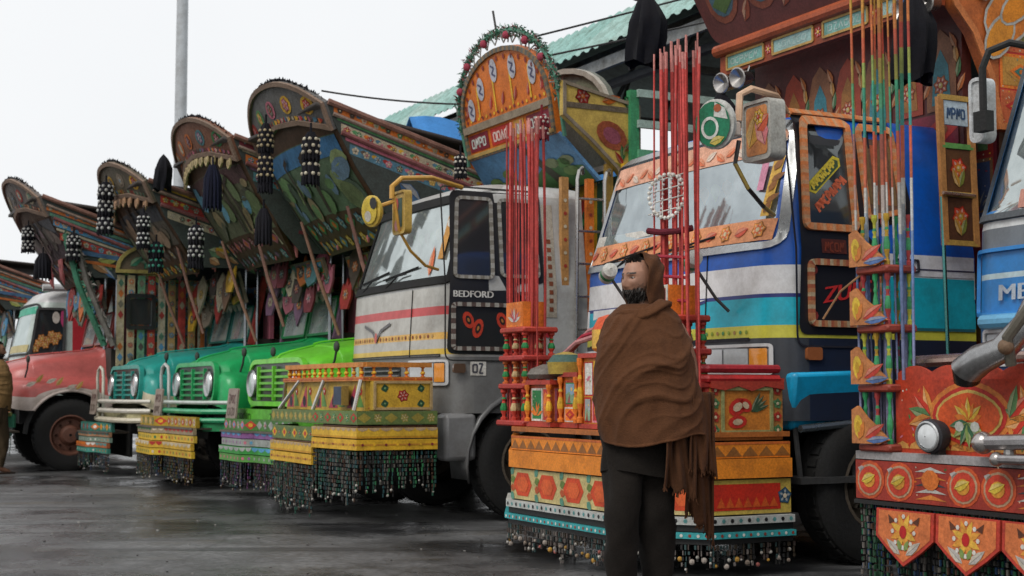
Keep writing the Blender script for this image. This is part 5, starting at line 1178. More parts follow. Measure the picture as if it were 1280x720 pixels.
    m = MB(); m.lathe([(.066, .03), (.056, .045), (.028, .055), (.003, .058)], 22, (.60, .62, .63), LC, (1, .1, -.05)); m.build('headlamp', 'lamp', hl)
    m = MB(); m.lathe([(.07, .03), (.074, .045), (.066, .05), (.062, .03)], 22, (.5, .5, .5), LC, (1, .1, -.05)); m.build('headlamp_rim', 'metal', hl)
    # chrome tubes with ball ends lying along the deck
    for (a, b, rr) in (((.86, -.22, .87), (.86, .9, .92), .035), ((.88, -.12, .80), (.88, .8, .82), .022)):
        m = MB(); m.tube([a, b], rr, 10, (.42, .40, .40)); m.ball(a, rr * 1.5, 10, 8, (.45, .42, .40)); m.build('chrome_tube', 'metal', t)
    for k in range(5):
        m = MB(); m.lathe([(.05, 0), (.03, .02), (.025, .05), (.045, .07), (.02, .1)], 10, (.36, .35, .34), (.84, -.08 + k * .2, .80)); m.build('bracket', 'metal', t)
    # fat grey pipe bending round the front corner
    m = MB(); m.tube([(.86, -.31, 1.15), (.88, -.29, 1.20), (.88, -.20, 1.25), (.86, -.09, 1.29), (.8, .0, 1.40), (.74, .05, 1.56), (.70, .09, 1.76)], [.06, .075, .07, .06, .062, .062, .062], 16, lambda i: (.06, .06, .06) if i < 1 else (.34, .34, .34)); m.build('bent_pipe', 'metal', t)
    m = MB(); m.tube([(.86, -.04, 1.22), (.9, -.02, 1.34), (.84, .06, 1.48)], .025, 8, (.10, .09, .07)); m.ball((.9, -.03, 1.30), .036, 10, 8, (.16, .10, .06)); m.build('pipe_clamp', 'dark', t)
    # pentagon tags
    for k in range(5):
        y = -.96 + k * .415; P = plane((.835, y, .53), (0, 1, 0), (-.06, 0, 1)); m = MB(); w_ = .40
        pts = [(0, -.005), (0, -.14), (w_ * .2, -.2), (w_ / 2, -.275), (w_ * .8, -.2), (w_, -.14), (w_, -.005)]
        patch(m, P, pts, .008, (.50, .05, .03), 1, .016); patch(m, P, [(x * .9 + w_ * .05, q * .9 - .008) for x, q in pts], .010, (.68, .19, .06), 1)
        for q in range(8): dleaf(m, P, w_ / 2, -.11, .095, .035, .39 + q * .785, (.74, .42, .06) if q % 2 else (.72, .32, .05), .012 + q * .0002)
        for q in range(8): a = q * .785; dell(m, P, w_ / 2 + .075 * math.cos(a), -.11 + .075 * math.sin(a), .012, .012, (.70, .66, .60), .0145, 6)
        dell(m, P, w_ / 2, -.11, .025, .032, (.48, .02, .02), .016, 10)
        for s in (-1, 1):
            dpoly(m, P, [(w_ / 2 + s * .11, -.03), (w_ / 2 + s * .06, -.06), (w_ / 2 + s * .10, -.075)][::s], (.12, .04, .02), .013); dleaf(m, P, w_ / 2 + s * .02, -.22, .12, .04, 1.57 - s * .95, (.50, .46, .42), .013); dleaf(m, P, w_ / 2 + s * .01, -.20, .06, .03, 1.57 - s * .5, (.20, .28, .08), .0145)
        m.build('pentagon_tag', 'art', t)
    e = off_pl(plan, -.03); fringe(t, list(zip(e, e[1:])), .54, .04, [(.05, .05, .05), (.16, .15, .13), (.03, .10, .05), (.03, .08, .18), (.10, .05, .03), (.20, .18, .16), (.03, .16, .08)], r, .020)
    e = off_pl(plan, -.06); fringe(t, list(zip(e, e[1:])), .54, .05, [(.04, .04, .04), (.10, .10, .09), (.03, .10, .05), (.03, .07, .18)], r, .026)
    m = MB(); m.box((.55, 0, .3), (.04, 2.2, .5), (.015, .015, .015)); m.build('skirt', 'rubber', t)
    # tower of painted fans carrying rainbow rods
    cx, cy = .72, -1.0; z = .80
    for lv in range(4):
        m = MB(); m.box((cx, cy, z + .02), (.20, .24, .04), (.30, .05, .03)); m.build('shelf', 'art', t, mods=bevel(.01, 1))
        h = .24
        if lv < 3 or True:
            P = plane((cx + .12, cy - .13, z + .04), (-.1, .99, 0), (0, 0, 1)); m = MB()
            fan = [(0, 0), (.18, 0), (.24, .02), (.17, .08), (.10, .13), (.04, .19), (0, .17)]
            patch(m, P, fan, .01, (.52, .20, .07), 1, .02); dell(m, P, .048, .085, .030, .060, (.70, .48, .05), .012, 10, .1); dell(m, P, .048, .085, .015, .03, (.55, .32, .03), .014, 8, .1); dleaf(m, P, .09, .03, .15, .05, .5, (.58, .06, .04), .012); dleaf(m, P, .1, .015, .16, .035, .1, (.10, .18, .40), .013); dleaf(m, P, .05, .02, .1, .04, 1.2, (.62, .2, .04), .0135)
            m.build('painted_fan', 'art', t)
            for q in range(6): baluster(t, cx + (.07 if q % 2 else -.07), cy - .09 + (q // 2) * .09, z + .04, z + .30, .017, jit(((.5, .3, .03), (.03, .28, .10), (.45, .45, .05), (.40, .05, .05))[(q + lv) % 4], r), (.05, .3, .12))
        z += .30
    def rain(q):
        q = max(0, min(1, q)); st = [(0, (.30, .28, .42)), (.30, (.16, .26, .50)), (.34, (.30, .42, .55)), (.36, (.62, .60, .56)), (.41, (.62, .60, .56)), (.42, (.55, .16, .08)), (.50, (.56, .10, .05)), (.52, (.05, .30, .30)), (.59, (.06, .34, .18)), (.63, (.35, .36, .06)), (.67, (.55, .08, .05)), (.72, (.60, .20, .05)), (.80, (.62, .40, .05)), (1, (.60, .35, .05))]
        for (a, p), (b, c) in zip(st, st[1:]):
            if q <= b: return mixc(p, c, (q - a) / (b - a))
        return st[-1][1]
    sticks(t, cx, cy, .84, 3.75, rain, .09, .20, 12, .0062, 9)
    m = MB(); m.tube([(.9, -1.28, 1.48), (.85, -1.2, 1.62), (.8, -1.1, 1.7)], .006, 5, (.35, .18, .08)); m.build('feeler', 'art', t)
    cargo(t, -1.85, -7.6, 1.15, 3.05, r, [SKY, ORG, YEL, RED, CRM], .5, 'art', 3)
    return t
RT = right_truck()

# ------------------------------------------------------------------ bonneted trucks with tall prow-like crowns
def crown(t, r, pal, top=4.4, lean=.0, scen=None, teeth=None, dx=0, hw=1.15, rails=True, lip=(.14, .12, .11)):
    """a prow: painted board leaning forward over the bonnet, a lip along its top and side boards running back to the load"""
    prof = [(2.62, -1.02), (2.95, -.74), (3.35, -.46), (3.75, -.24), (4.10, -.08), (4.45, .06), (4.9, .2)]
    def X(z): return Cab.ip(prof, z) + dx
    def hd(u, v): return (X(v) + .12 * (1 - (u / hw) ** 2), u, v)
    Hd = Surf(hd)
    ztop = lambda u: top - .36 * abs(u / hw) ** 2.4
    n = 14; rim = [(hw - 2 * hw * k / n, ztop(hw - 2 * hw * k / n)) for k in range(n + 1)]
    # painted underside
    m = MB(); zl = top - .62
    ol = [(-hw * .80, 2.64), (hw * .80, 2.64), (hw, 3.1), (hw, zl)] + [(u, zl + .18 * (1 - (u / hw) ** 2)) for u in (hw * .5, 0, -hw * .5)] + [(-hw, zl), (-hw, 3.1)]
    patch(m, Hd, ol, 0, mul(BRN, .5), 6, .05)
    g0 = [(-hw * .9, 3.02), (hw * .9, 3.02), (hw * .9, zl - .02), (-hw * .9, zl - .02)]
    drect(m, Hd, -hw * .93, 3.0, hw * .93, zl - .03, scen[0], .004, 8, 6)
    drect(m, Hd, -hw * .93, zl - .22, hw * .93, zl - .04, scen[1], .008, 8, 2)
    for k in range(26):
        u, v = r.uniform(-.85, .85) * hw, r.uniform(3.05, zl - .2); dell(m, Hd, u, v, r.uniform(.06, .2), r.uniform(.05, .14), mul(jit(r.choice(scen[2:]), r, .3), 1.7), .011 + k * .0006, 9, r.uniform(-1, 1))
    for k in range(3): u = r.uniform(-.6, .6) * hw; dstroke(m, Hd, [(u, 3.02), (u + .06, 3.3), (u - .02, 3.55), (u + .12, zl - .12)], .05, (.05, .035, .025), .03)
    frieze(m, Hd, -hw * .8, 2.66, hw * .8, 2.80, r, [pal[0]] + pal, .006); frieze(m, Hd, -hw * .84, 2.82, hw * .84, 2.98, r, [pal[1]] + pal, .006)
    m.build('crown_board', 'old', t, smooth=50)
    # lip with its rim
    m = MB(); lp_ = [(-hw, zl)] + [(u, zl + .18 * (1 - (u / hw) ** 2)) for u in (-hw * .5, 0, hw * .5)] + [(hw, zl)] + [(u * 1.02, v) for u, v in rim]
    patch(m, Hd, lp_, .035, lip, 4, .05)
    zz = [(-hw * .95, zl + .03), (hw * .95, zl + .03), (hw * .95, zl + .10), (-hw * .95, zl + .10)]
    for k in range(24): u = -hw * .92 + k * hw * 1.84 / 24; zc = zl + .06 + .18 * (1 - (u / hw) ** 2); dpoly(m, Hd, [(u, zc - .03), (u + hw * .07, zc), (u, zc + .03), (u - hw * .0, zc)], jit(r.choice(pal), r), .045); dell(m, Hd, u + hw * .04, zc, .022, .022, jit(r.choice(pal), r), .046, 6)
    for k in range(5): u = -.75 * hw + k * .375 * hw; zc = (zl + ztop(u)) / 2 + .06; dell(m, Hd, u, zc, .12, .09, jit(r.choice(pal), r), .040, 12); dflower(m, Hd, u, zc, .07, 6, jit(r.choice(pal), r), jit(r.choice(pal), r), .043)
    lo = m.build('crown_lip', 'old', t, smooth=50)
    m = MB(); border(m, Hd, lp_, .045, .036, .03, (.20, .13, .09), .08); m.build('lip_moulding', 'wood', lo, smooth=50)
    m = MB()         # ragged black tinsel along the rim
    for k in range(420):
        q = r.uniform(0, n); i = min(n - 1, int(q)); u = rim[i][0] + (rim[i + 1][0] - rim[i][0]) * (q - i); p = Hd.P(u, ztop(u), 0)
        d = V((r.uniform(-1, 1), r.uniform(-1, 1), r.uniform(-.3, 1))).normalized() * r.uniform(.02, .055)
        m.mesh([p + V((-.018, .018, -.02)), p + V((.018, -.018, -.02)), p + d], [(0, 1, 2)], jit((.022, .022, .026), r, .5))
    stuff(m.build('tinsel_rim', 'cloth', t, smooth=0))
    if teeth:        # a row of hanging scalloped tongues under the lip
        for k in range(teeth[0]):
            u = -hw * .92 + 2 * hw * .92 * (k + .5) / teeth[0]; w_ = hw * .8 / teeth[0]; z0 = zl + .18 * (1 - (u / hw) ** 2) - .01; m = MB()
            P = Surf(lambda a, b, u=u, z0=z0: (V(Hd.P(u, z0, .05)) + V((0, a, b))), V((1, 0, 0)))
            patch(m, P, [(-w_, 0), (-w_ * .9, -teeth[1] * .6), (0, -teeth[1]), (w_ * .9, -teeth[1] * .6), (w_, 0)], .01, jit(teeth[2], r), 1, .02); dell(m, P, 0, -teeth[1] * .45, w_ * .4, teeth[1] * .22, mul(teeth[2], .6), .012, 8)
            m.build('tongue', 'old', t)
    # side boards and their rails
    for s in (-1, 1):
        y = s * hw
        def sb(u, v): return (-u, y, v)
        Q = Surf(sb, V((0, 1, 0))); xe = 2.35
        zr = lambda u: ztop(hw) - .02 - (u - .1) * .31
        up0, up1 = (-X(ztop(hw)), ztop(hw)), (xe, zr(xe))
        lo = [(-X(2.7) + .02, 2.7), (xe, 2.72)]
        ol = [lo[0], lo[1], up1, up0, (-X(3.75), 3.75), (-X(3.35), 3.35), (-X(2.95), 2.95)]
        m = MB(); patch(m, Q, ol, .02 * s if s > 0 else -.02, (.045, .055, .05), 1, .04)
        if s > 0:
            bands = ((.03, .11, pal[0]), (.13, .17, pal[1]), (.19, .29, pal[3 % len(pal)]), (.31, .34, pal[2]), (.36, .46, pal[4 % len(pal)]))
            for a, b, c in bands:
                N = 9
                for k in range(N):
                    u0 = -X(ztop(hw) - (a + b) / 2) + .05; q0 = u0 + (xe - u0) * k / N; q1 = u0 + (xe - u0) * (k + 1) / N
                    dpoly(m, Q, [(q0, zr(q0) - b), (q1, zr(q1) - b), (q1, zr(q1) - a), (q0, zr(q0) - a)], c, .022)
                    if b - a > .06:
                        h = (b - a) / 2
                        for e in (.25, .75): qq = q0 + (q1 - q0) * e; dflower(m, Q, qq, zr(qq) - (a + b) / 2, h * .85, 5, jit(r.choice(pal), r), jit(r.choice(pal), r), .024); dleaf(m, Q, qq + h, zr(qq) - (a + b) / 2, h * 1.6, h * .8, -.3, jit(r.choice(pal), r), .0235)
            for k in range(20):
                u = r.uniform(.55, xe - .1); v = r.uniform(2.8, zr(u) - .55) if zr(u) - .55 > 2.8 else 2.8
                if u < -X(v) + .12: continue
                c = r.choice(((.10, .20, .06), (.30, .32, .08), (.05, .12, .25), (.12, .22, .12), (.28, .14, .06)))
                dleaf(m, Q, u, v, r.uniform(.15, .34), r.uniform(.06, .16), r.uniform(-.9, .3), jit(c, r, .3), .024 + k * .0006)
            dstroke(m, Q, [(.75, 3.05), (1.3, 2.98), (1.9, 2.86), (2.3, 2.8)], .06, (.06, .14, .26), .037); dstroke(m, Q, [(.7, 2.94), (1.3, 2.86), (2.0, 2.76)], .04, mul(pal[0], .8), .037)
        m.build('side_board', 'old', t, smooth=0)
        for k, (o, rr, c) in enumerate(((0, .034, (.24, .12, .09)), (.12, .022, (.28, .20, .16)), (.30, .026, (.26, .09, .09)))):
            m = MB(); a = V((X(ztop(hw) - o) - .02, y + .03 * s, ztop(hw) - o)); b = V((-xe, y + .03 * s, zr(xe) - o)); m.tube([a, a.lerp(b, .5), b], rr, 7, c); m.build('side_rail', 'old', t)
    m = MB(); m.mesh([(X(top) - .05, -hw, ztop(hw) - .03), (X(top) - .05, hw, ztop(hw) - .03), (-2.3, hw, 3.55), (-2.3, -hw, 3.55)], [(0, 1, 2, 3)], (.06, .05, .045)); m.build('crown_roof', 'old', t, mods=solid(.04))
    return Hd, X

def bonnet_truck(lab, loc, bc, r, pal, crn, bump, fr_col, seed_cols, round_nose=False, trim=None):
    t = thing('bonneted_truck', lab, 'truck', loc, RZ, 'painted trucks parked in a row')
    chassis(t, -.1, -7.2)
    ax = -.72
    wr = .5
    for s in (1, -1): wheel(t, ax, s * .86, wr, .27, (.14, .06, .04) if round_nose else (.08, .07, .06), out=s)
    for s in (1, -1): wheel(t, -5.2, s * .92, .5, out=s)
    # bonnet and front wings in one skin, cut away over the front wheels
    nw = .62 if round_nose else .99; kw = 1.0 if round_nose else 1.10
    st = [(.16, nw, 1.40, .96), (.13, nw + .08, 1.44, .90), (.02, max(.86, nw + .12), 1.48, .86), (-.14, .98, 1.52, .84), (-.26, 1.0, 1.55, .84)] + [(ax + .50 * math.cos(a), 1.0, 1.56 + .02 * k, None) for k, a in enumerate([.25, .6, 1.0, 1.4, 1.8, 2.2, 2.6, 2.9])] + [(-1.24, 1.0, 1.76, .9), (-1.36, 1.0, 1.78, .9)]
    rows = []
    for x, w_, zt, zb in st:
        w_ = w_ if x > .1 else max(w_, 1.0) * kw if x < .0 else w_ * (1 + (kw - 1) * .6)
        if zb is None: zb = max(.84, .52 + math.sqrt(max(0, .60 ** 2 - (x - ax) ** 2)))
        wf = w_; f0 = max(zb, 0)
        zf = max(1.26, zb + .1) if not round_nose else max(1.22, zb + .12)
        wh = w_ * (.80 if not round_nose else .68)
        q = [(wf, zb), (wf + .02, zb + (zf - zb) * .5), (wf - .02, zf - .02), (wf - .09, zf + .035), (wh + .01, zf + .06), (wh - .02, (zf + zt) / 2 + .04), (wh - .08, zt - .05), (wh - .2, zt - .005), (wh * .35, zt + .03), (0, zt + .038)]
        rows.append([(x, y, z) for y, z in q] + [(x, -y, z) for y, z in reversed(q[:-1])])
    m = MB(); m.grid(rows, lambda i, j: bc if not (trim and (j in (0, 17))) else trim)
    m.f.append(tuple(reversed(range(19)))); m.c.append(bc)
    bo = m.build('bonnet', 'paint', t, smooth=55, mods=subd(1))
    m = MB(); m.tube([(r_[9][0], 0, r_[9][2] + .012) for r_ in rows], .010, 6, mul(bc, 1.2)); m.build('bonnet_spine', 'paint', bo)
    for s in (1, -1):
        m = MB(); m.tube([(ax + .60 * math.cos(a), s * kw, .52 + .60 * math.sin(a)) for a in [.57 + k * (2.0) / 14 for k in range(15)]], .022, 7, trim or mul(bc, .9)); m.build('wheel_arch_bead', 'paint', bo)
        m = MB(); m.grid([[(ax + .58 * math.cos(a), s * y, .52 + .58 * math.sin(a)) for y in (.55, kw - .01)] for a in [k * math.pi / 12 for k in range(13)]], (.015, .015, .015)); m.build('wheel_arch', 'rubber', t)
        m = MB(); m.tube([(-.10, s * .92, 1.30), (-.12, s * .98, 1.42), (-.12, s * 1.02, 1.50)], .012, 6, (.05, .05, .05)); m.ball((-.12, s * 1.03, 1.55), .055, 10, 8, (.05, .06, .05), (.5, 1, 1)); m.build('wing_mirror', 'dark', t)
    # nose: oval opening with two headlamps and a slatted grille
    N = plane((.168, 0, 1.0), (0, 1, 0), (-.05, 0, 1))
    m = MB(); nq = nw - .10; patch(m, N, rrect(-nq, -.01, nq, .40, .19), .012, (.02, .022, .02), 2, .06); border(m, N, rrect(-nq - .05, -.05, nq + .05, .45, .22), .05, -.02, .055, mul(bc, 1.1)); no = m.build('nose_panel', 'paint', t)
    for k in range(2):
        for q in range(5):
            c = -.27 + k * .54 if not round_nose else -.13 + k * .26; m = MB(); m.box(N.P(c, .06 + q * .066, .03), (.03, .46 if not round_nose else .24, .026), mul(bc, .9) if not round_nose else (.4, .4, .4)); m.build('grille_bar', 'paint', no)
    for u in ((-.53, 0, .53) if not round_nose else (-.26, 0, .26)): m = MB(); m.box(N.P(u, .19, .035), (.04, .03, .36), bc); m.build('grille_post', 'paint', no)
    for s in (-1, 1):
        m = MB(); m.lathe([(.14, .0), (.155, .05), (.145, .07), (.118, .05)], 20, (.45, .45, .45), N.P(s * (nq - .16), .19, 0), (1, 0, .0)); hr = m.build('headlamp_rim', 'metal', t)
        m = MB(); m.lathe([(.122, .052), (.10, .060), (.05, .066), (.003, .068)], 18, (.50, .53, .54), N.P(s * (nq - .16), .19, 0), (1, 0, 0)); m.build('headlamp', 'lamp', hr)
    if bump.get('loops'):
        for s in (-1,):
            m = MB(); m.tube([(.36, s * .50, .76), (.36, s * .50, 1.30), (.36, s * .55, 1.40), (.36, s * .70, 1.44), (.36, s * .85, 1.40), (.36, s * .90, 1.30), (.34, s * .90, .76)], .02, 8, bump['loops']); m.build('guard_loop', 'paint', t)
    # bumper bars, plate, decorated valance, fringe
    for z, h, c in bump['bars']:
        m = MB(); m.tube([(.10, -1.16, z), (.34, -1.02, z), (.42, -.5, z), (.42, .5, z), (.34, 1.02, z), (.10, 1.16, z)], h / 2, 8, c); m.build('bumper_bar', 'paint', t)
    if bump.get('beam'):
        z0, z1, c = bump['beam']; plan = [(.06, -1.16), (.34, -1.02), (.34, 1.02), (.06, 1.16)]
        def mark(m, S, L_, h, i):
            if L_ > 1: dscribble(m, S, .1, h * .25, .6, h * .5, mul(c, .3), .003, r, 6); dscribble(m, S, L_ - .7, h * .25, .6, h * .5, mul(c, .3), .003, r, 6)
        boards(t, plan, z0, z1, 0, .06, 'bumper_beam', mark, c)
    m = MB(); P = plane((.47, -.80, .80), (0, 1, 0), (-.1, 0, 1)); patch(m, P, rrect(0, 0, .36, .34, .03), .01, (.30, .24, .20), 1, .02); dscribble(m, P, .05, .18, .26, .09, (.12, .06, .05), .012, r, 4); dscribble(m, P, .05, .05, .26, .08, (.12, .08, .06), .012, r, 4); m.build('number_plate', 'art', t, smooth=0)
    vp = bump['plan']; cap_poly(t, vp + [(vp[-1][0] - .3, vp[-1][1] - .1), (vp[0][0] - .3, vp[0][1] + .1)], bump['vz'][1] - .02, bump['vz'][1], (.12, .10, .08), 'valance_shelf')
    z0, z1 = bump['vz']; nb = len(bump['vc']); dz = (z1 - z0) / nb
    for k, c in enumerate(bump['vc']):
        def dec(m, S, L_, h, i, c=c, k=k):
            if k % 2: dscallop(m, S, 0, L_, h * .95, h * .6, max(2, int(L_ / .16)), jit(r.choice(seed_cols), r), .002)
            else: ddots(m, S, 0, L_, h * .5, h * .25, max(2, int(L_ / .12)), [r.choice(seed_cols), r.choice(seed_cols)], .002)
        boards(t, vp, z0 + k * dz + .004, z0 + (k + 1) * dz - .004, .02 * (k % 2) - .012 * k, .04, 'valance_board', dec, c)
    ap_ = off_pl(vp, -.05); boards(t, ap_, z1, z1 + .12, 0, .04, 'apron_board', lambda m, S, L_, h, i: frieze(m, S, 0, .005, L_, h - .005, r, [mul(bump['vc'][0], .7)] + list(seed_cols) + [YEL, RED]), mul(bump['vc'][0], .6))
    e = off_pl(vp, -.02); fringe(t, list(zip(e, e[1:])), z0, bump.get('fz', .10), fr_col, r, .030)
    # wooden cab with split windscreen, struts and carved doors
    wc = mul(pal[5 % len(pal)], .5)
    for y in (-1.02, -.02, .98):
        m = MB(); m.bar((-1.24, y, 1.72), (-1.42, y, 2.62), .07, .08, jit(r.choice(pal), r)); m.build('windscreen_post', 'old', t)
    for y0, y1 in ((-.98, -.06), (.02, .94)):
        a, b = V((-1.22, y0, 1.80)), V((-1.30, y0, 2.22)); P = plane(a, (0, 1, 0), b - a); m = MB(); patch(m, P, rrect(.02, 0, y1 - y0 - .02, .43, .04), .004, (.5, .5, .5), 2, .01); wo = m.build('windscreen', 'sky_glare_glass', t)
        m = MB(); border(m, P, rrect(0, -.02, y1 - y0, .45, .05), .03, .002, .02, mul(bc, .5)); m.build('windscreen_frame', 'paint', wo)
    m = MB(); P = plane((-1.12, -1.12, 2.26), (0, 1, 0), (.3, 0, 1)); patch(m, P, [(0, 0), (2.24, 0), (2.24, .42), (0, .42)], 0, (.20, .16, .12), 1, .04); art(m, P, .02, .02, 2.22, .40, r, pal, .2); dscallop(m, P, 0, 2.2, .0, .10, 11, (.35, .30, .24), .003); m.build('visor_board', 'old', t, smooth=0)
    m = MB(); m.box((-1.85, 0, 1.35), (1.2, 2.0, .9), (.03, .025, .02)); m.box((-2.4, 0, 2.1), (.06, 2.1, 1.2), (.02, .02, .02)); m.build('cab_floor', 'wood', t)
    m = MB(); m.box((-1.9, 0, 2.66), (1.1, 2.24, .06), (.08, .06, .05)); m.build('cab_roof', 'wood', t)
    body_side(t, -1.62, -2.45, 1.0, 2.68, 1.13, r, pal, .26, 'old', 2, 'door_panel')
    m = MB(); m.box((-1.5, .9, 2.05), (.05, .3, .5), (.35, .10, .14)); m.build('curtain', 'cloth', t)
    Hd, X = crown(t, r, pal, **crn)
    for k, (y, a, b, c) in enumerate(([(.92, (-.26, 2.98), (-.62, 1.86), (.26, .13, .10)), (-.75, (-.34, 3.0), (-.80, 1.74), (.26, .13, .09))] if not round_nose else [])):
        m = MB(); m.tube([(a[0], y, a[1]), (a[0] * .5 + b[0] * .5 + .02, y + .01, a[1] * .5 + b[1] * .5), (b[0], y, b[1])], [.017, .022, .019], 7, lambda i, c=c: mul(c, (1, 1.3, .8)[i % 3])); m.build('strut', 'wood', t)
    # painted hands, birds and leaf shapes standing between bonnet and crown
    for k in range(16):
        y = -1.06 + k * .138; z = (2.18 if k % 4 else 1.92) + .32 * r.random(); x = -.86 - .2 * r.random(); P = plane((x, y, z), (-.15, 1, 0), (-.1, 0, 1)); m = MB(); c = jit(r.choice(pal), r)
        if k % 3 == 0: pts = [(0, 0), (.16, .0), (.22, .14), (.2, .34), (.14, .26), (.1, .36), (.06, .26), (0, .3), (-.04, .12)]
        elif k % 3 == 1: pts = [(0, .1), (.1, 0), (.26, .05), (.34, .2), (.22, .24), (.15, .38), (.08, .22), (-.04, .24)]
        else: pts = [(.08, -.1), (.2, .1), (.24, .3), (.08, .44), (-.06, .3), (-.04, .1)]
        patch(m, P, pts, 0, c, 1, .025); dflower(m, P, .09, .17, .07, 6, jit(r.choice(pal), r), jit(r.choice(pal), r), .003); m.build('cut_out_ornament', 'old', t)
    for k in range(5):
        y = -.9 + k * .46; p0 = (-.70 + .1 * (k % 2), y, 3.0); m = MB(); P = plane(p0, (0, 1, 0), (.1, 0, 1)); c = jit((.46, .15, .15), r)
        patch(m, P, [(-.13, 0), (-.11, -.16), (-.05, -.3), (0, -.24), (.06, -.34), (.12, -.15), (.13, 0)], 0, c, 1, .02); dell(m, P, 0, -.1, .05, .04, mul(c, .5), .003, 8); m.build('pink_pennant', 'cloth', t)
    m = MB(); m.tube([(-1.15, 1.02, 1.7), (-1.15, 1.02, 2.9)], .022, 8, (.3, .32, .34)); m.tube([(-1.3, 1.04, 1.7), (-1.3, 1.04, 2.9)], .018, 8, (.3, .32, .34)); m.build('steel_tube', 'metal', t)
    cargo(t, -2.5, -7.4, 1.1, 3.1, r, pal, .42, 'old', 5)
    return t, Hd

FC1 = [(.03, .03, .03), (.03, .10, .07), (.12, .11, .10), (.10, .05, .03), (.04, .06, .12)]
P3 = [faded(c, .05) for c in (ORG, (.10, .32, .12), PNK, CRM, (.10, .25, .35), RED, YEL)] + [(.10, .07, .05)]
P4 = [faded(c, .08) for c in (MAR, CRM, (.25, .12, .22), ORG, (.08, .25, .28), GRN, PNK)] + [(.08, .06, .05)]
P5 = [faded(c, .08) for c in (YEL, BRN, (.12, .30, .18), RED, CRM, SKY)] + [(.09, .07, .06), (.25, .2, .15)]
P6 = [faded(c, .12) for c in (ORG, (.10, .30, .2), CRM, SKY, RED, (.30, .28, .2))] + [(.10, .09, .08)]
G3, H3 = bonnet_truck('bright lime green bonneted truck beside the silver truck, violet and white valance', (-2.32, 15.2, 0), (.13, .50, .03), random.Random(3), P3,
    dict(top=4.34, dx=.20, scen=[(.10, .15, .09), (.06, .18, .36), (.07, .12, .05), (.12, .15, .07), (.16, .12, .07), (.05, .07, .05), (.09, .14, .2)], teeth=None, lip=(.13, .125, .12)),
    dict(bars=[], beam=(.74, .92, (.12, .46, .04)), plan=[(.30, -.78), (.58, -.66), (.58, .1), (.48, .2), (.40, 1.10)], vz=(.38, .70), vc=[(.10, .30, .06), (.04, .30, .05), (.34, .36, .34), (.24, .10, .28)], fz=.12), FC1 + [(.16, .05, .16)], [(.4, .42, .4), PNK, SKY, (.3, .1, .3)], trim=(.13, .50, .03))
G4, H4 = bonnet_truck('deep green bonneted truck with guard loops, between the lime and the turquoise one', (-3.62, 17.25, 0), (.015, .33, .10), random.Random(4), P4,
    dict(top=4.36, dx=.22, scen=[(.12, .12, .07), (.10, .05, .05), (.10, .13, .06), (.07, .16, .22), (.17, .13, .07), (.06, .06, .04)], teeth=(12, .12, (.46, .36, .18)), lip=(.20, .085, .05)),
    dict(bars=[(.78, .06, (.03, .32, .14)), (.88, .06, (.03, .32, .14)), (.98, .045, (.45, .50, .46))], beam=(.66, .76, (.02, .28, .10)), loops=(.50, .52, .50), plan=[(.30, -1.25), (.62, -1.05), (.66, -.15), (.54, .0), (.50, 1.15)], vz=(.36, .70), vc=[(.62, .40, .03), (.60, .36, .03), (.66, .44, .05), (.34, .26, .16)], fz=.10), FC1 + [(.15, .10, .02)], [(.05, .2, .08), RED, CRM], trim=(.015, .33, .10))
G5, H5 = bonnet_truck('turquoise bonneted truck with cream guard loops and short striped skirt', (-4.98, 19.24, 0), (.02, .28, .24), random.Random(5), P5,
    dict(top=4.14, dx=.43, scen=[(.12, .10, .08), (.07, .07, .08), (.14, .11, .08), (.18, .12, .08), (.09, .08, .06), (.12, .14, .08)], teeth=(10, .13, (.48, .28, .16)), lip=(.12, .10, .07)),
    dict(bars=[(.74, .07, (.55, .50, .38)), (.86, .06, (.55, .52, .45)), (.98, .05, (.55, .52, .45))], beam=(.72, .84, (.55, .50, .28)), loops=(.58, .55, .46), plan=[(.34, -1.20), (.60, -1.0), (.60, -.32), (.50, -.2), (.46, .35)], vz=(.30, .58), vc=[(.05, .26, .20), (.46, .14, .05), (.20, .30, .24), (.40, .22, .12)], fz=.10), FC1, [WHI, ORG, (.1, .3, .3)], trim=(.50, .45, .32))
G6, H6 = bonnet_truck('faded red bonneted truck with white lined wheel arch at the left', (-7.25, 20.75, 0), (.44, .10, .09), random.Random(6), P6,
    dict(top=4.17, scen=[(.10, .08, .09), (.10, .10, .11), (.12, .09, .10), (.10, .08, .07), (.08, .07, .06)], teeth=None),
    dict(bars=[(.80, .06, (.30, .32, .10))], beam=(.62, .80, (.06, .26, .16)), plan=[(.20, -1.1), (.42, -.9), (.42, .8), (.25, 1.0)], vz=(.30, .56), vc=[(.35, .14, .05), (.05, .24, .16), (.38, .30, .2)], fz=.12), FC1, [WHI, ORG], round_nose=True, trim=(.52, .44, .40))

G7, H7 = bonnet_truck('old bonneted truck whose crown shows behind the pale grey cab at the left edge', (-11.25, 28.6, 0), (.30, .28, .24), random.Random(8), P6,
    dict(top=4.1, scen=[(.14, .10, .08), (.12, .10, .08), (.14, .10, .07), (.10, .12, .08)], teeth=None),
    dict(bars=[(.80, .06, (.30, .32, .10))], beam=(.62, .80, (.06, .26, .16)), plan=[(.20, -1.1), (.42, -.9), (.42, .8), (.25, 1.0)], vz=(.30, .56), vc=[(.35, .14, .05), (.05, .24, .16), (.38, .30, .2)], fz=.12), FC1, [WHI, ORG])

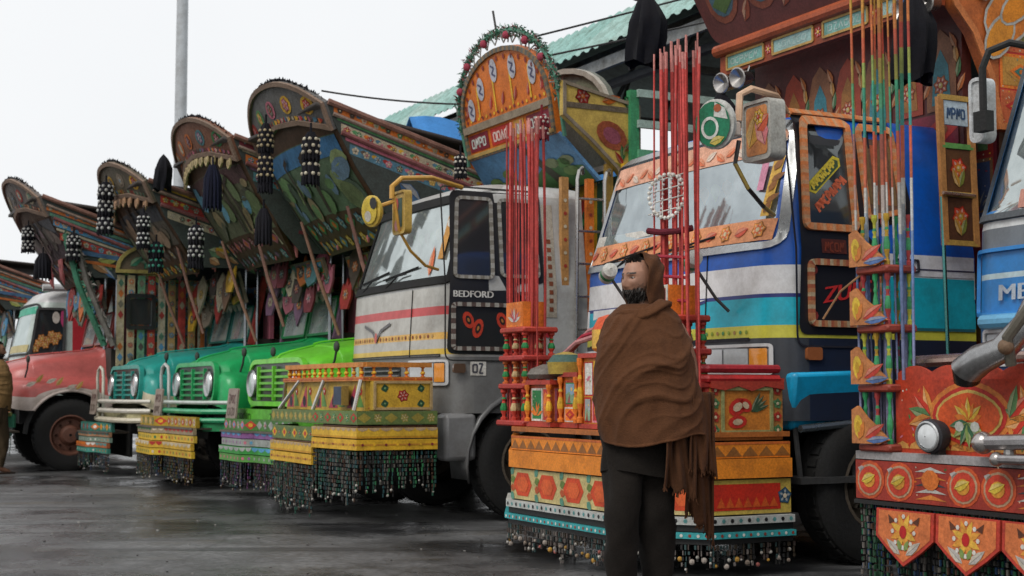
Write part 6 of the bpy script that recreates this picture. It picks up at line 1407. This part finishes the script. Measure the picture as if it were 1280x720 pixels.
# ornament that belongs to the red truck only: its tall carved side wall with an arch, and scroll work along the wing
def red_extras(t):
    r = random.Random(61); P = plane((-1.24, 1.17, 1.05), (-1, 0, 0), (0, 0, 1))
    for k in range(14):
        u = .04 + k * .145; m = MB(); c = jit(r.choice([(.42, .38, .28), (.46, .30, .12), (.14, .26, .42), (.50, .42, .26), (.40, .05, .04), (.14, .30, .18)]), r)
        m.box((-1.24 - u - .05, 1.18, 1.9), (.10, .03, 1.7), c); Pk = plane((-1.24 - u, 1.196, 1.06), (-1, 0, 0), (0, 0, 1))
        for q in range(11): dflower(m, Pk, .05, .1 + q * .15, .045, 5, jit(r.choice(P6), r), jit(r.choice(P6), r), .002) if k % 2 else dpoly(m, Pk, [(.01, .08 + q * .15), (.05, .02 + q * .15), (.09, .08 + q * .15), (.05, .14 + q * .15)], jit(r.choice(P6), r), .002)
        m.build('carved_strip', 'old', t, smooth=0)
    m = MB(); Pw = plane((-1.40, 1.205, 2.0), (-1, 0, 0), (0, 0, 1)); patch(m, Pw, rrect(.06, .05, .36, .42, .05), .0, (.02, .02, .025), 1, .02); border(m, Pw, rrect(0, -.02, .42, .49, .06), .06, .002, .02, (.34, .30, .22)); m.build('door_window', 'dark_glass', t)
    m = MB(); ar = [(0, 0), (.98, 0), (.98, .06)] + [(.49 + .49 * math.cos(math.pi * k / 12), .06 + .36 * math.sin(math.pi * k / 12)) for k in range(13)]
    Pa = plane((-1.25, 1.205, 2.78), (-1, 0, 0), (0, 0, 1)); patch(m, Pa, ar, 0, (.16, .12, .08), 2, .04); border(m, Pa, ar, .05, .002, .025, (.40, .32, .10)); dflower(m, Pa, .49, .2, .15, 8, (.04, .22, .14), (.30, .08, .04), .004); dleaf(m, Pa, .2, .1, .22, .1, .7, (.06, .25, .15), .004); dleaf(m, Pa, .8, .1, .22, .1, 2.4, (.06, .25, .15), .004); m.build('side_arch', 'old', t)
    for y, c in ((1.16, (.05, .20, .12)), (1.19, (.20, .18, .16))):
        m = MB(); m.tube([(-.55 - (y - 1.16) * 4, y, 3.3), (-.75 - (y - 1.16) * 4, y, 2.6), (-1.12 - (y - 1.16) * 4, y, 1.75)], .045, 7, c)
        for k in range(40):
            q = k / 40; p = V((-.55 - .57 * q - (y - 1.16) * 4, y, 3.3 - 1.55 * q)); d = V((r.uniform(-1, 1), r.uniform(0, 1), r.uniform(-1, 1))).normalized() * .09; m.mesh([p + V((.02, .03, 0)), p + V((-.02, .03, .02)), p + d], [(0, 1, 2)], jit(c, r, .5))
        m.build('tinsel_garland', 'art', t, smooth=0)
    Q = Surf(lambda u, v: (-u, 1.035, v), V((0, 1, 0)))
    m = MB()
    for k in range(6): u = .05 + .09 * k; dleaf(m, Q, .02 + u * 1.5, 1.18 + .05 * math.sin(k), .16, .06, .4 + .5 * (k % 2), (.50, .28, .06) if k % 2 else (.56, .48, .42), .004)
    m.build('wing_scroll', 'art', t)
red_extras(G6)

# ------------------------------------------------------------------ the last cab-over at the left edge
def far_truck():
    r = random.Random(71)
    t = thing('cabover_truck', 'pale grey cab-over truck half hidden behind the faded red bonneted one', 'truck', (-8.297, 23.936, 0), RZ, 'painted trucks parked in a row')
    chassis(t, .0, -7.5)
    for x in (-.85, -5.4):
        for s in (1, -1): wheel(t, x, s * .96, .5, out=s)
    cab = Cab(hw=1.05, top=2.80); cab.H = [(.5, 1.05), (1.7, 1.05), (2.55, .98), (2.72, .9), (2.78, .7), (2.82, .4)]; cab.X = [(.5, 0), (1.2, 0), (1.7, -.02), (2.55, -.2), (2.72, -.36), (2.78, -.6), (2.82, -.8)]
    cab.shell([.9, 1.1, 1.3, 1.45, 1.7, 2.0, 2.3, 2.55, 2.72, 2.78, 2.82], lambda z, k: (.40, .46, .43) if z < 2.5 else (.50, .50, .50), t)
    S = Surf(cab.fr); Q = Surf(cab.lf)
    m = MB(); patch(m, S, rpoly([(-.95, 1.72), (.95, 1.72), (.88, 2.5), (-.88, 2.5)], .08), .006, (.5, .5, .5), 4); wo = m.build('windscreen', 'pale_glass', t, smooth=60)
    m = MB(); border(m, S, rpoly([(-.98, 1.69), (.98, 1.69), (.91, 2.53), (-.91, 2.53)], .1), .03, .004, .02, (.05, .05, .05)); m.build('windscreen_seal', 'rubber', t)
    m = MB(); drect(m, S, -.86, 2.36, .86, 2.48, (.03, .40, .25), .012, 10, 1); drect(m, S, -.9, 1.74, .9, 1.86, (.50, .42, .18), .012, 10, 1); m.build('windscreen_band', 'art', wo)
    m = MB(); f = rpoly([(.10, 1.68), (.66, 1.68), (.68, 2.46), (.22, 2.46)], .06); border(m, Q, f, .04, .004, .018, (.06, .06, .06)); fo = m.build('window_frame', 'rubber', t)
    m = MB(); patch(m, Q, f, .006, (.05, .05, .05), 2); go = m.build('window', 'dark_glass', fo)
    m = MB()
    for k in range(8): dflower(m, Q, .2 + .05 * k, 1.80 + .06 * (k % 3) + .02 * k, .07, 6, (.60, .22, .03), (.62, .40, .05), .010 + k * .003)
    dell(m, Q, .52, 2.3, .06, .1, (.55, .5, .45), .012, 10); dell(m, Q, .64, 2.3, .05, .16, (.45, .05, .16), .013, 10); m.build('window_garland', 'art', fo)
    m = MB(); patch(m, Q, rpoly([(.78, 1.72), (1.3, 1.72), (1.3, 2.45), (.78, 2.45)], .05), .004, (.42, .03, .04), 2); dell(m, Q, 1.05, 2.05, .08, .11, (.6, .5, .42), .008, 10); dell(m, Q, 1.05, 1.85, .08, .06, (.6, .5, .42), .008, 10); m.build('red_curtain', 'cloth', t)
    m = MB(); m.tube([(-.3, 1.0, 2.78), (-1.35, 1.02, 2.80)], .06, 10, (.45, .45, .45)); m.build('roof_roll', 'paint', t)
    m = MB(); patch(m, S, rrect(-.6, 1.05, .6, 1.4, .04), .004, (.03, .03, .03), 2); m.build('grille', 'dark', t); headlamp_box(t, cab, .55, .95, 1.1, 1.3); headlamp_box(t, cab, -.95, -.55, 1.1, 1.3)
    plan = [(.1, -1.1), (.35, -.9), (.35, .9), (.1, 1.1)]; boards(t, plan, .6, .85, 0, .05, 'bumper_board', lambda m, S, L_, h, i: art(m, S, 0, 0, L_, h, r, WARM, .25), ORG); fringe(t, list(zip(plan, plan[1:])), .6, .15, FC1, r)
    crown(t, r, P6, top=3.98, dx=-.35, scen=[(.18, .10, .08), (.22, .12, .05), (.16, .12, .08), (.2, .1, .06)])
    cargo(t, -1.7, -7.4, 1.1, 3.0, r, P6, .5, 'old', 4)
    return t
FT = far_truck()

# ------------------------------------------------------------------ things hanging from the crowns, and wires
def on(truck, x, y, z):
    c, s = math.cos(RZ), math.sin(RZ); l = truck.location
    return (l.x + c * x - s * y, l.y + s * x + c * y, l.z + z)
TG = 'black tassels hanging from the crowns'
tassel('long two-tier black tassel with brass beads at the front of the lime truck\'s crown', on(G3, .42, .34, 3.86), [(.30, 4), (.34, 4), (.12, 0)], .075, (.42, .34, .2), TG)
tassel('plain dark tassel below the brass-beaded one on the lime truck\'s crown', on(G3, .42, .30, 2.98), [(.36, 0)], .085, group=TG)
tassel('short thick black tassel with white beads at the lime truck\'s crown corner', on(G3, .20, 1.12, 3.66), [(.28, 3), (.26, 2)], .085, (.55, .50, .38), TG)
tassel('plain navy tassel hanging between the green and lime trucks\' crowns', on(G4, .28, 1.05, 3.66), [(.5, 0)], .10, group=TG, thread=(.012, .014, .03))
tassel('white-banded black tassel hanging low over the green truck\'s bonnet', on(G4, .28, .36, 3.05), [(.22, 3), (.22, 3), (.1, 0)], .085, (.52, .52, .50), TG)
tassel('slim black and white tassel at the far corner of the green truck\'s crown', on(G5, .22, 1.12, 3.36), [(.22, 3), (.25, 3)], .075, (.66, .66, .64), TG)
tassel('long black and white banded tassel at the turquoise truck\'s crown tip', on(G5, .50, .12, 3.86), [(.22, 3), (.24, 3), (.26, 3)], .10, (.50, .50, .48), TG)
tassel('dark tassel with green bands hanging above the turquoise bonnet', on(G5, .05, 1.10, 3.0), [(.2, 2), (.2, 2)], .085, (.05, .28, .2), TG)
tassel('black and white tassel on the near side of the faded red truck\'s crown', on(G6, -.66, 1.22, 3.30), [(.2, 3), (.2, 2)], .09, (.5, .5, .48), TG)
tassel('black and white tassel at the front of the faded red truck\'s crown', on(G6, -.22, .10, 3.50), [(.2, 3), (.2, 3)], .085, (.5, .5, .48), TG)
tassel('plain black tassel under the faded red truck\'s crown, near the left edge', on(G6, -.36, .55, 3.06), [(.36, 0)], .11, group=TG)
tassel('red and white bell tassel at the right corner of the orange headboard', on(ST, -1.05, .92, 3.56), [(.10, 2), (.12, 2)], .06, (.62, .55, .48), TG, (.18, .02, .03))
tassel('pale bell tassel at the left corner of the orange headboard', on(ST, -1.05, -.80, 3.46), [(.12, 2), (.12, 2)], .06, (.66, .63, .55), TG)
black_cloth('bunched black cloth hanging at the left end of the red crown against the shed', on(BT, -.98, -1.86, 4.44), .34, .58, RZ + 1.57, .14)
black_cloth('long black cloth hanging at the right end of the red crown behind the rainbow rods', on(BT, -1.20, 1.10, 3.74), .34, .58, RZ + 1.2, .12)
black_cloth('small black cloth bundle under the chrome horns by the round green mirror', on(BT, -1.20, -1.10, 3.48), .24, .36, RZ + 1.57, .10)
black_cloth('dark ragged cloth on the left end of the green truck\'s crown', on(G4, .36, -.98, 4.06), .26, .42, RZ + 1.57, .10)

cable('thin wire running from the lime truck\'s crown to the orange headboard', on(G3, .02, .9, 4.14), on(ST, -1.2, -.88, 4.0), .03, .010)
cable('upper thin wire from the orange headboard to the shed roof', on(ST, -1.1, .55, 4.35), tuple(W(-10.2, -9.6, 5.62)), .02, .010)
cable('lower thin wire from the orange headboard towards the shed beam', on(ST, -1.1, .80, 4.12), tuple(W(-10.4, -9.8, 5.30)), .02, .010)

# blue tarpaulin pitched over the load behind the lime truck's crown
tp = MB(); rows = []
for i in range(15):
    u = i / 14; row = []
    for j in range(9):
        v = j / 8; row.append((-2.55 - u * 3.0, -1.1 + 2.3 * v + .03 * math.sin(9 * u), 3.15 + (1.45 - .25 * u) * (1 - abs(v - .5) * 2) ** .8 + .10 * abs(math.sin(u * 9)) - .05 * math.sin(v * 11 + u * 5)))
    rows.append(row)
tp.grid(rows, (.06, .22, .52)); o = tp.build('tarpaulin', 'cloth', smooth=50, mods=solid(.01)); o.location = G4.location; o.rotation_euler = (0, 0, RZ)
tag(o, 'blue tarpaulin pitched over the load between the lime truck\'s crown and the orange headboard', 'tarpaulin')

# ------------------------------------------------------------------ people
def skin_body(joints, edges, root=0):
    me = bpy.data.meshes.new('body_frame'); me.from_pydata([j[0] for j in joints], edges, []); o = bpy.data.objects.new('body_frame', me); C.objects.link(o)
    md = o.modifiers.new('skin', 'SKIN'); md.use_smooth_shade = True
    for k, j in enumerate(joints): v = me.skin_vertices[0].data[k]; v.radius = (j[1], j[2] if len(j) > 2 else j[1]); v.use_root = (k == root)
    s = o.modifiers.new('sub', 'SUBSURF'); s.levels = 1
    bpy.context.view_layer.update(); ev = o.evaluated_get(bpy.context.evaluated_depsgraph_get()); em = ev.to_mesh()
    vs = [tuple(v.co) for v in em.vertices]; fs = [tuple(p.vertices) for p in em.polygons]
    bpy.data.objects.remove(o); bpy.data.meshes.remove(me); return vs, fs

def person(label, loc, rz, shawl_c, trouser_c, seed=1, hood=True, hx=-.055):
    from mathutils import noise
    r = random.Random(seed); t = thing('person', label, 'person', loc, rz)
    SK = (.27, .135, .085); HR = (.018, .014, .012)
    f = V((-.77, -.64, 0)).normalized(); f.z = -.08; f.normalize(); sd_ = V((0, 0, 1)).cross(f).normalized(); up = f.cross(sd_).normalized()
    hc = V((hx, -.02, 1.655))
    # body: pelvis, spine, neck, arms folded under the shawl, legs in a slow stride
    J = [((0, .02, .93), .15, .12), ((0, .02, 1.12), .14, .11), ((-.01, .02, 1.32), .16, .12), ((-.03, .0, 1.46), .08, .07), ((-.05, -.01, 1.545), .055, .055), ((hx + .01, -.01, 1.60), .052, .052),
         ((-.17, .0, 1.41), .062), ((-.22, -.04, 1.16), .048), ((-.08, -.10, 1.12), .034), ((-.02, -.11, 1.14), .028),
         ((.15, .04, 1.41), .062), ((.21, .02, 1.16), .048), ((.09, -.09, 1.06), .034), ((.03, -.11, 1.05), .028),
         ((-.12, .0, .86), .085), ((-.15, -.05, .48), .06), ((-.15, .02, .09), .04), ((-.195, -.10, .035), .034), ((-.21, -.15, .025), .022),
         ((.03, .04, .86), .085), ((.03, .03, .48), .06), ((.045, .12, .09), .04), ((.005, .01, .035), .034), ((-.01, -.05, .025), .022)]
    ED = [(0, 1), (1, 2), (2, 3), (3, 4), (4, 5), (2, 6), (6, 7), (7, 8), (8, 9), (2, 10), (10, 11), (11, 12), (12, 13), (0, 14), (14, 15), (15, 16), (16, 17), (17, 18), (0, 19), (19, 20), (20, 21), (21, 22), (22, 23)]
    for h, sg in ((9, 1), (13, -1)):       # fingers, curled into the cloth
        b = V(J[h][0])
        for q in range(4):
            a = b + V((.045 * sg, .008, .020 - .014 * q)); J.append((tuple(a), .010)); J.append((tuple(a + V((.028 * sg, .02, -.006))), .008)); n = len(J); ED += [(h, n - 2), (n - 2, n - 1)]
        a = b + V((.012 * sg, .02, .032)); J.append((tuple(a), .011)); J.append((tuple(a + V((.022 * sg, .012, .008))), .009)); n = len(J); ED += [(h, n - 2), (n - 2, n - 1)]
    vs, fs = skin_body(J, ED)
    m = MB(); m.mesh(vs, fs, SK)
    # head as one sculpted surface, joined to the neck
    NA, NE = 96, 84
    def hp(az, el, add=0):
        ce, se = math.cos(el), math.sin(el); x, y, z = ce * math.cos(az), ce * math.sin(az), se
        F, S_, Z = .094 * x, .074 * y, .120 * z
        if z < 0: S_ *= 1 - .22 * (-z) ** 1.5; F *= 1 + .02 * -z
        if x < 0: F *= 1.12
        if x > 0:
            g = lambda a, b, wa, wb: math.exp(-((S_ - a) / wa) ** 2 - ((Z - b) / wb) ** 2)
            F += .021 * g(0, -.018, .010, .020) + .010 * g(0, .010, .009, .022) + .006 * g(.012, -.026, .008, .008) + .006 * g(-.012, -.026, .008, .008)
            F += .007 * (g(.028, .036, .022, .009) + g(-.028, .036, .022, .009)) - .010 * (g(.031, .016, .015, .011) + g(-.031, .016, .015, .011))
            F += .005 * (g(.042, -.012, .016, .016) + g(-.042, -.012, .016, .016)) + .006 * g(0, -.056, .022, .012) - .004 * g(0, -.073, .02, .006) + .012 * g(0, -.098, .022, .016)
        p = V((F, S_, Z)); p *= 1 + add; return p
    loc_ = [[hp(6.2832 * j / NA, -1.5 + 3.0 * i / NE) for j in range(NA)] for i in range(NE + 1)]
    def hcol(i, j):
        p = (loc_[i][j] + loc_[i + 1][(j + 1) % NA]) / 2; F, S_, Z = p; a = abs(S_)
        n = noise.noise(p * 60) * .008
        if F < -.01 and Z > -.05 + n: return HR
        if Z > .098 + n: return HR
        if F > .02:
            if .034 < Z + n * .5 < .043 and .010 < a < .050: return HR
            if -.0 < Z - .012 < .007 and .018 < a < .043: return (.06, .04, .035)
            if -.062 < Z < -.054 and a < .020: return (.22, .08, .06)
            if Z < -.040 + n and Z > -.052 and a < .032: return HR
            if Z < -.052 + n and not (-.062 < Z < -.054 and a < .018): return mixc(HR, (.12, .11, .1), .35 if Z < -.09 else .1)
            if a > .048 and Z < -.025 + n * 2.5: return mixc(HR, SK, .55)
        elif F > -.02 and Z < -.01 + n * 2: return mixc(HR, SK, .5)
        k = 1 + noise.noise(p * 25) * .18; return mul((.33, .17, .11) if Z > .045 and F > .03 else SK, k)
    m.grid([[hc + f * p.x + sd_ * p.y + up * p.z for p in row] for row in loc_], hcol, True)
    for sg in (-1, 1):                      # ears
        q = hc + f * (-.005) + sd_ * (.074 * sg) + up * (.0); m.ball(q, .022, 10, 8, SK, (.5, .8, 1.4))
    m.build('body', 'skin', t, smooth=80)
    m = MB()                                # short beard and moustache, with depth of its own
    for k in range(1800):
        az = r.gauss(0, .8); el = r.uniform(-1.25, -.28)
        p = hp(az, el)
        if p.x < 0 or p.z > (-.042 if abs(p.y) < .034 else -.02) or (abs(p.y) < .018 and -.064 < p.z < -.053): continue
        d = V((.35, p.y * 3, -1)).normalized() * r.uniform(.010, .026); c = jit((.022, .018, .016) if r.random() < .8 else (.14, .13, .12), r, .3)
        a = V((r.uniform(-1, 1), r.uniform(-1, 1), 0)) * .003
        tri_ = [p + a, p - a, p + d + V((.004, 0, 0))]; m.poly([hc + f * q.x + sd_ * q.y + up * q.z for q in tri_], c)
    stuff(m.build('beard', 'cloth', t, smooth=0))
    m = MB()
    for k in range(500):
        az = r.uniform(-1.2, 1.2); el = r.uniform(.85, 1.45); p = hp(az, el); d = V((r.uniform(-.6, .6), r.uniform(-.6, .6), .8)).normalized() * r.uniform(.012, .024); a = V((r.uniform(-1, 1), r.uniform(-1, 1), 0)) * .004
        m.poly([hc + f * q.x + sd_ * q.y + up * q.z for q in (p + a, p - a, p + d)], jit(HR, r, .4))
    stuff(m.build('hair', 'cloth', t, smooth=0))
    for sg in (-1, 1):
        m = MB(); q = hc + f * .071 + sd_ * (.031 * sg) + up * .0155; m.ball(q, .0095, 10, 8, (.26, .22, .19), (1, 1, .75)); m.ball(q + f * .005, .0058, 8, 6, (.015, .010, .008)); m.build('eye', 'skin', t)
    # trousers: two loose legs under one seat
    m = MB()
    def leg(pts, rad, ph):
        rows = []; n = 28
        for i in range(25):
            q = i / 24 * (len(pts) - 1); k = min(int(q), len(pts) - 2); w_ = q - k; p = V(pts[k]).lerp(V(pts[k + 1]), w_); rr = rad[k] + (rad[k + 1] - rad[k]) * w_
            rows.append([p + V((math.cos(a), math.sin(a) * 1.05, .0)) * rr * (1 + .08 * math.sin(2 * a + i * .35 + ph) + .05 * math.sin(5 * a - i * .8 + ph) + .10 * (1 - abs(math.sin(i * .55 + 1.5 * a + ph))) ** 2 + .05 * noise.noise(p * 9 + V((math.cos(a), math.sin(a), 0)) * 1.5)) for a in [6.2832 * j / n for j in range(n)]])
        m.grid(rows, jit(trouser_c, r, .1), True)
    leg([(-.12, .0, .96), (-.125, .0, .80), (-.15, -.045, .50), (-.15, -.02, .30), (-.15, .02, .10)], [.118, .108, .088, .078, .062], .5)
    leg([(.03, .03, .96), (.03, .04, .80), (.03, .03, .50), (.035, .08, .30), (.04, .12, .10)], [.118, .108, .090, .080, .064], 2.0)
    m.build('trousers', 'cloth', t, smooth=80)
    m = MB(); rows = []
    for i in range(13):
        z = 1.0 - .30 * i / 12; rows.append([((.185 + .01 * i / 12) * math.cos(a) * (1 + .05 * math.sin(7 * a + i * .3)) - .05, (.15 + .02 * i / 12) * math.sin(a) * (1 + .05 * math.sin(6 * a)) + .02, z + .02 * math.sin(2 * a)) for a in [6.2832 * j / 40 for j in range(40)]])
    m.grid(rows, mul(trouser_c, .8), True); m.build('tunic', 'cloth', t, smooth=80)
    for (x, y) in ((-.19, -.06), (.005, .05)):
        m = MB(); m.box((x, y, .012), (.10, .26, .024), (.03, .02, .015), (V((.89, -.45, 0)), V((.45, .89, 0)), V((0, 0, 1)))); m.bar((x - .05, y - .02, .02), (x + .05, y - .04, .055), .03, .01, (.05, .03, .02)); m.build('sandal', 'cloth', t, mods=bevel(.008))
    # shawl wrapped round the body, with deep slanting folds
    LE = [(1.535, -.140), (1.51, -.172), (1.46, -.222), (1.34, -.262), (1.14, -.282), (.98, -.276), (.86, -.245)]
    RE = [(1.535, .075), (1.52, .10), (1.49, .135), (1.38, .185), (1.22, .222), (1.06, .258), (.86, .272)]
    DE = [(1.535, .085), (1.515, .105), (1.46, .135), (1.34, .185), (1.14, .215), (.98, .215), (.86, .215)]
    def it(T, z):
        if z >= T[0][0]: return T[0][1]
        for (a, p), (b, q) in zip(T, T[1:]):
            if z >= b: return p + (q - p) * (z - a) / (b - a)
        return T[-1][1]
    NZ, NP = 110, 160; rows = []
    for i in range(NZ + 1):
        z = 1.535 - (1.535 - .862) * i / NZ; l, rr, d = it(LE, z), it(RE, z), it(DE, z); cx_, w_ = (l + rr) / 2, (rr - l) / 2; row = []
        for j in range(NP):
            a = 6.2832 * j / NP; ca, sa = math.cos(a), math.sin(a); x = cx_ + w_ * ca; y = -d * sa
            amp = .030 * min(1, (1.545 - z) * 7) * max(.45, min(1, (z - .84) * 3.2 + .3))
            n1 = noise.noise(V((x * 2.2, sa * .9, z * 2.4 + seed)))
            sl = .95 if sa > 0 else .3
            ph = (z - sl * (x - cx_) + .9 * (x - cx_) ** 2) * 21 + n1 * 3.0
            k1 = (1 - abs(math.sin(ph * .5))) ** 2.2; k2 = (1 - abs(math.sin(ph * .81 + 1.3 + 2 * n1))) ** 3
            wgt = .55 + .6 * noise.noise(V((x * 4 + 7, z * 2.5, sa)))
            k3 = (1 - abs(math.sin(ph * 1.9 + 3 * n1 + x * 6))) ** 4
            fo = amp * (k1 * wgt + .45 * k2 + .16 * k3 * (1 + n1) - .22) + .010 * math.sin(8 * a + z * 5 + 2 * n1) * max(0, 1.12 - z) * 2 + .007 * noise.noise(V((ca * 5, sa * 5, z * 9)))
            hem = .03 * math.sin(2 * a + .5) * (i / NZ) ** 6 if i > NZ * .7 else 0
            row.append((x + ca * fo * .6, y - sa * fo * 1.3, z + hem - .25 * fo))
        rows.append(row)
    m = MB(); m.grid(rows, lambda i, j: mul(shawl_c, 1.0 if i < NZ - 2 else 1.35), True); m.build('shawl', 'cloth', t, smooth=80, mods=solid(.006))
    # loose ends of the shawl falling at his left side, one over the other
    for (x0, x1, zt, zb0, zb1, y0, y1, kk) in ((.19, .325, 1.10, .74, .69, -.13, .06, .95), (.17, .315, 1.0, .52, .34, -.06, .10, .80), (.05, .20, .98, .66, .58, -.19, -.10, .75)):
        m = MB(); rows = []
        for i in range(29):
            v = i / 28; row = []
            for j in range(37):
                u = j / 36; x = x0 + (x1 - x0) * u + .02 * v * (u - .2) + .010 * math.sin(7 * u + 3 * v + kk * 9); zb = zb0 + (zb1 - zb0) * u + .018 * math.sin(19 * u + kk * 5) + .015 * noise.noise(V((u * 4, kk * 9, 0)))
                y = y0 + (y1 - y0) * u + .022 * math.sin(13 * u + 2.5 * v + kk * 4) * (.4 + .6 * v) + .010 * math.sin(27 * u - 3 * v); row.append((x, y, zt + (zb - zt) * v))
            rows.append(row)
        m.grid(rows, mul(shawl_c, kk)); m.build('shawl_end', 'cloth', t, smooth=80, mods=solid(.006))
        m = MB()
        for j in range(70):
            q = rows[-1][min(36, int(j / 70 * 37))]; x, y, z = q; m.bar((x, y, z + .01), (x + r.uniform(-.012, .012), y + r.uniform(-.01, .01), z - r.uniform(.008, .022)), .004, .004, mul(shawl_c, .8))
        stuff(m.build('shawl_fringe', 'cloth', t, smooth=0))
    if hood:
        m = MB(); rows = []
        for i in range(25):
            q = i / 24; F0 = .030 - .170 * q; k = math.sqrt(max(.02, 1 - max(0, (q - .12) / .90) ** 2.4)); row = []
            for j in range(49):
                a = R(-150) + R(300) * j / 48; sn, cs = math.sin(a), math.cos(a)
                S_ = .094 * k * (sn if abs(a) < 1.57 else math.copysign(1 - .28 * (abs(a) - 1.57), sn)); Z = .136 * (.35 + .65 * k) * cs if cs > 0 else .185 * cs * (.8 + .2 * k)
                F = F0 - .30 * max(0, Z - .02) - .10 * max(0, -Z - .05)
                w_ = .005 * math.sin(a * 6 + q * 9) + .006 * noise.noise(V((S_ * 22, Z * 22, F0 * 22)))
                S_ += w_ * (1 if S_ > 0 else -1); row.append(hc + f * F + sd_ * S_ + up * (Z + w_))
            rows.append(row)
        m.grid(rows, mul(shawl_c, .95)); m.build('shawl_hood', 'cloth', t, smooth=80, mods=solid(.006))
        m = MB(); rows = []          # thick folds of the shawl round the neck
        for i in range(49):
            a = 6.2832 * i / 48; ctr = V((hx + .015 + .115 * math.cos(a), -.01 - .10 * math.sin(a), 1.492 + .034 * math.cos(a) + .012 * math.sin(3 * a)))
            rd = V((math.cos(a), -math.sin(a), 0)); row = []
            for j in range(14):
                b = 6.2832 * j / 14; q = .032 * (1 + .25 * math.sin(3 * b + 2 * a)); row.append(ctr + rd * q * math.cos(b) + V((0, 0, 1)) * q * .9 * math.sin(b))
            rows.append(row)
        m.grid(rows, mul(shawl_c, 1.02), True); m.build('neck_wrap', 'cloth', t, smooth=80)
    return t
person('man wrapped in a brown hooded shawl, looking left, in front of the orange bumper', (.69, 7.2, 0), 0, (.098, .041, .019), (.017, .014, .012), 1)
person('partly visible person in an ochre brown shawl at the left edge of the photo', (-7.02, 19.5, 0), R(160), (.20, .12, .05), (.05, .035, .02), 5)
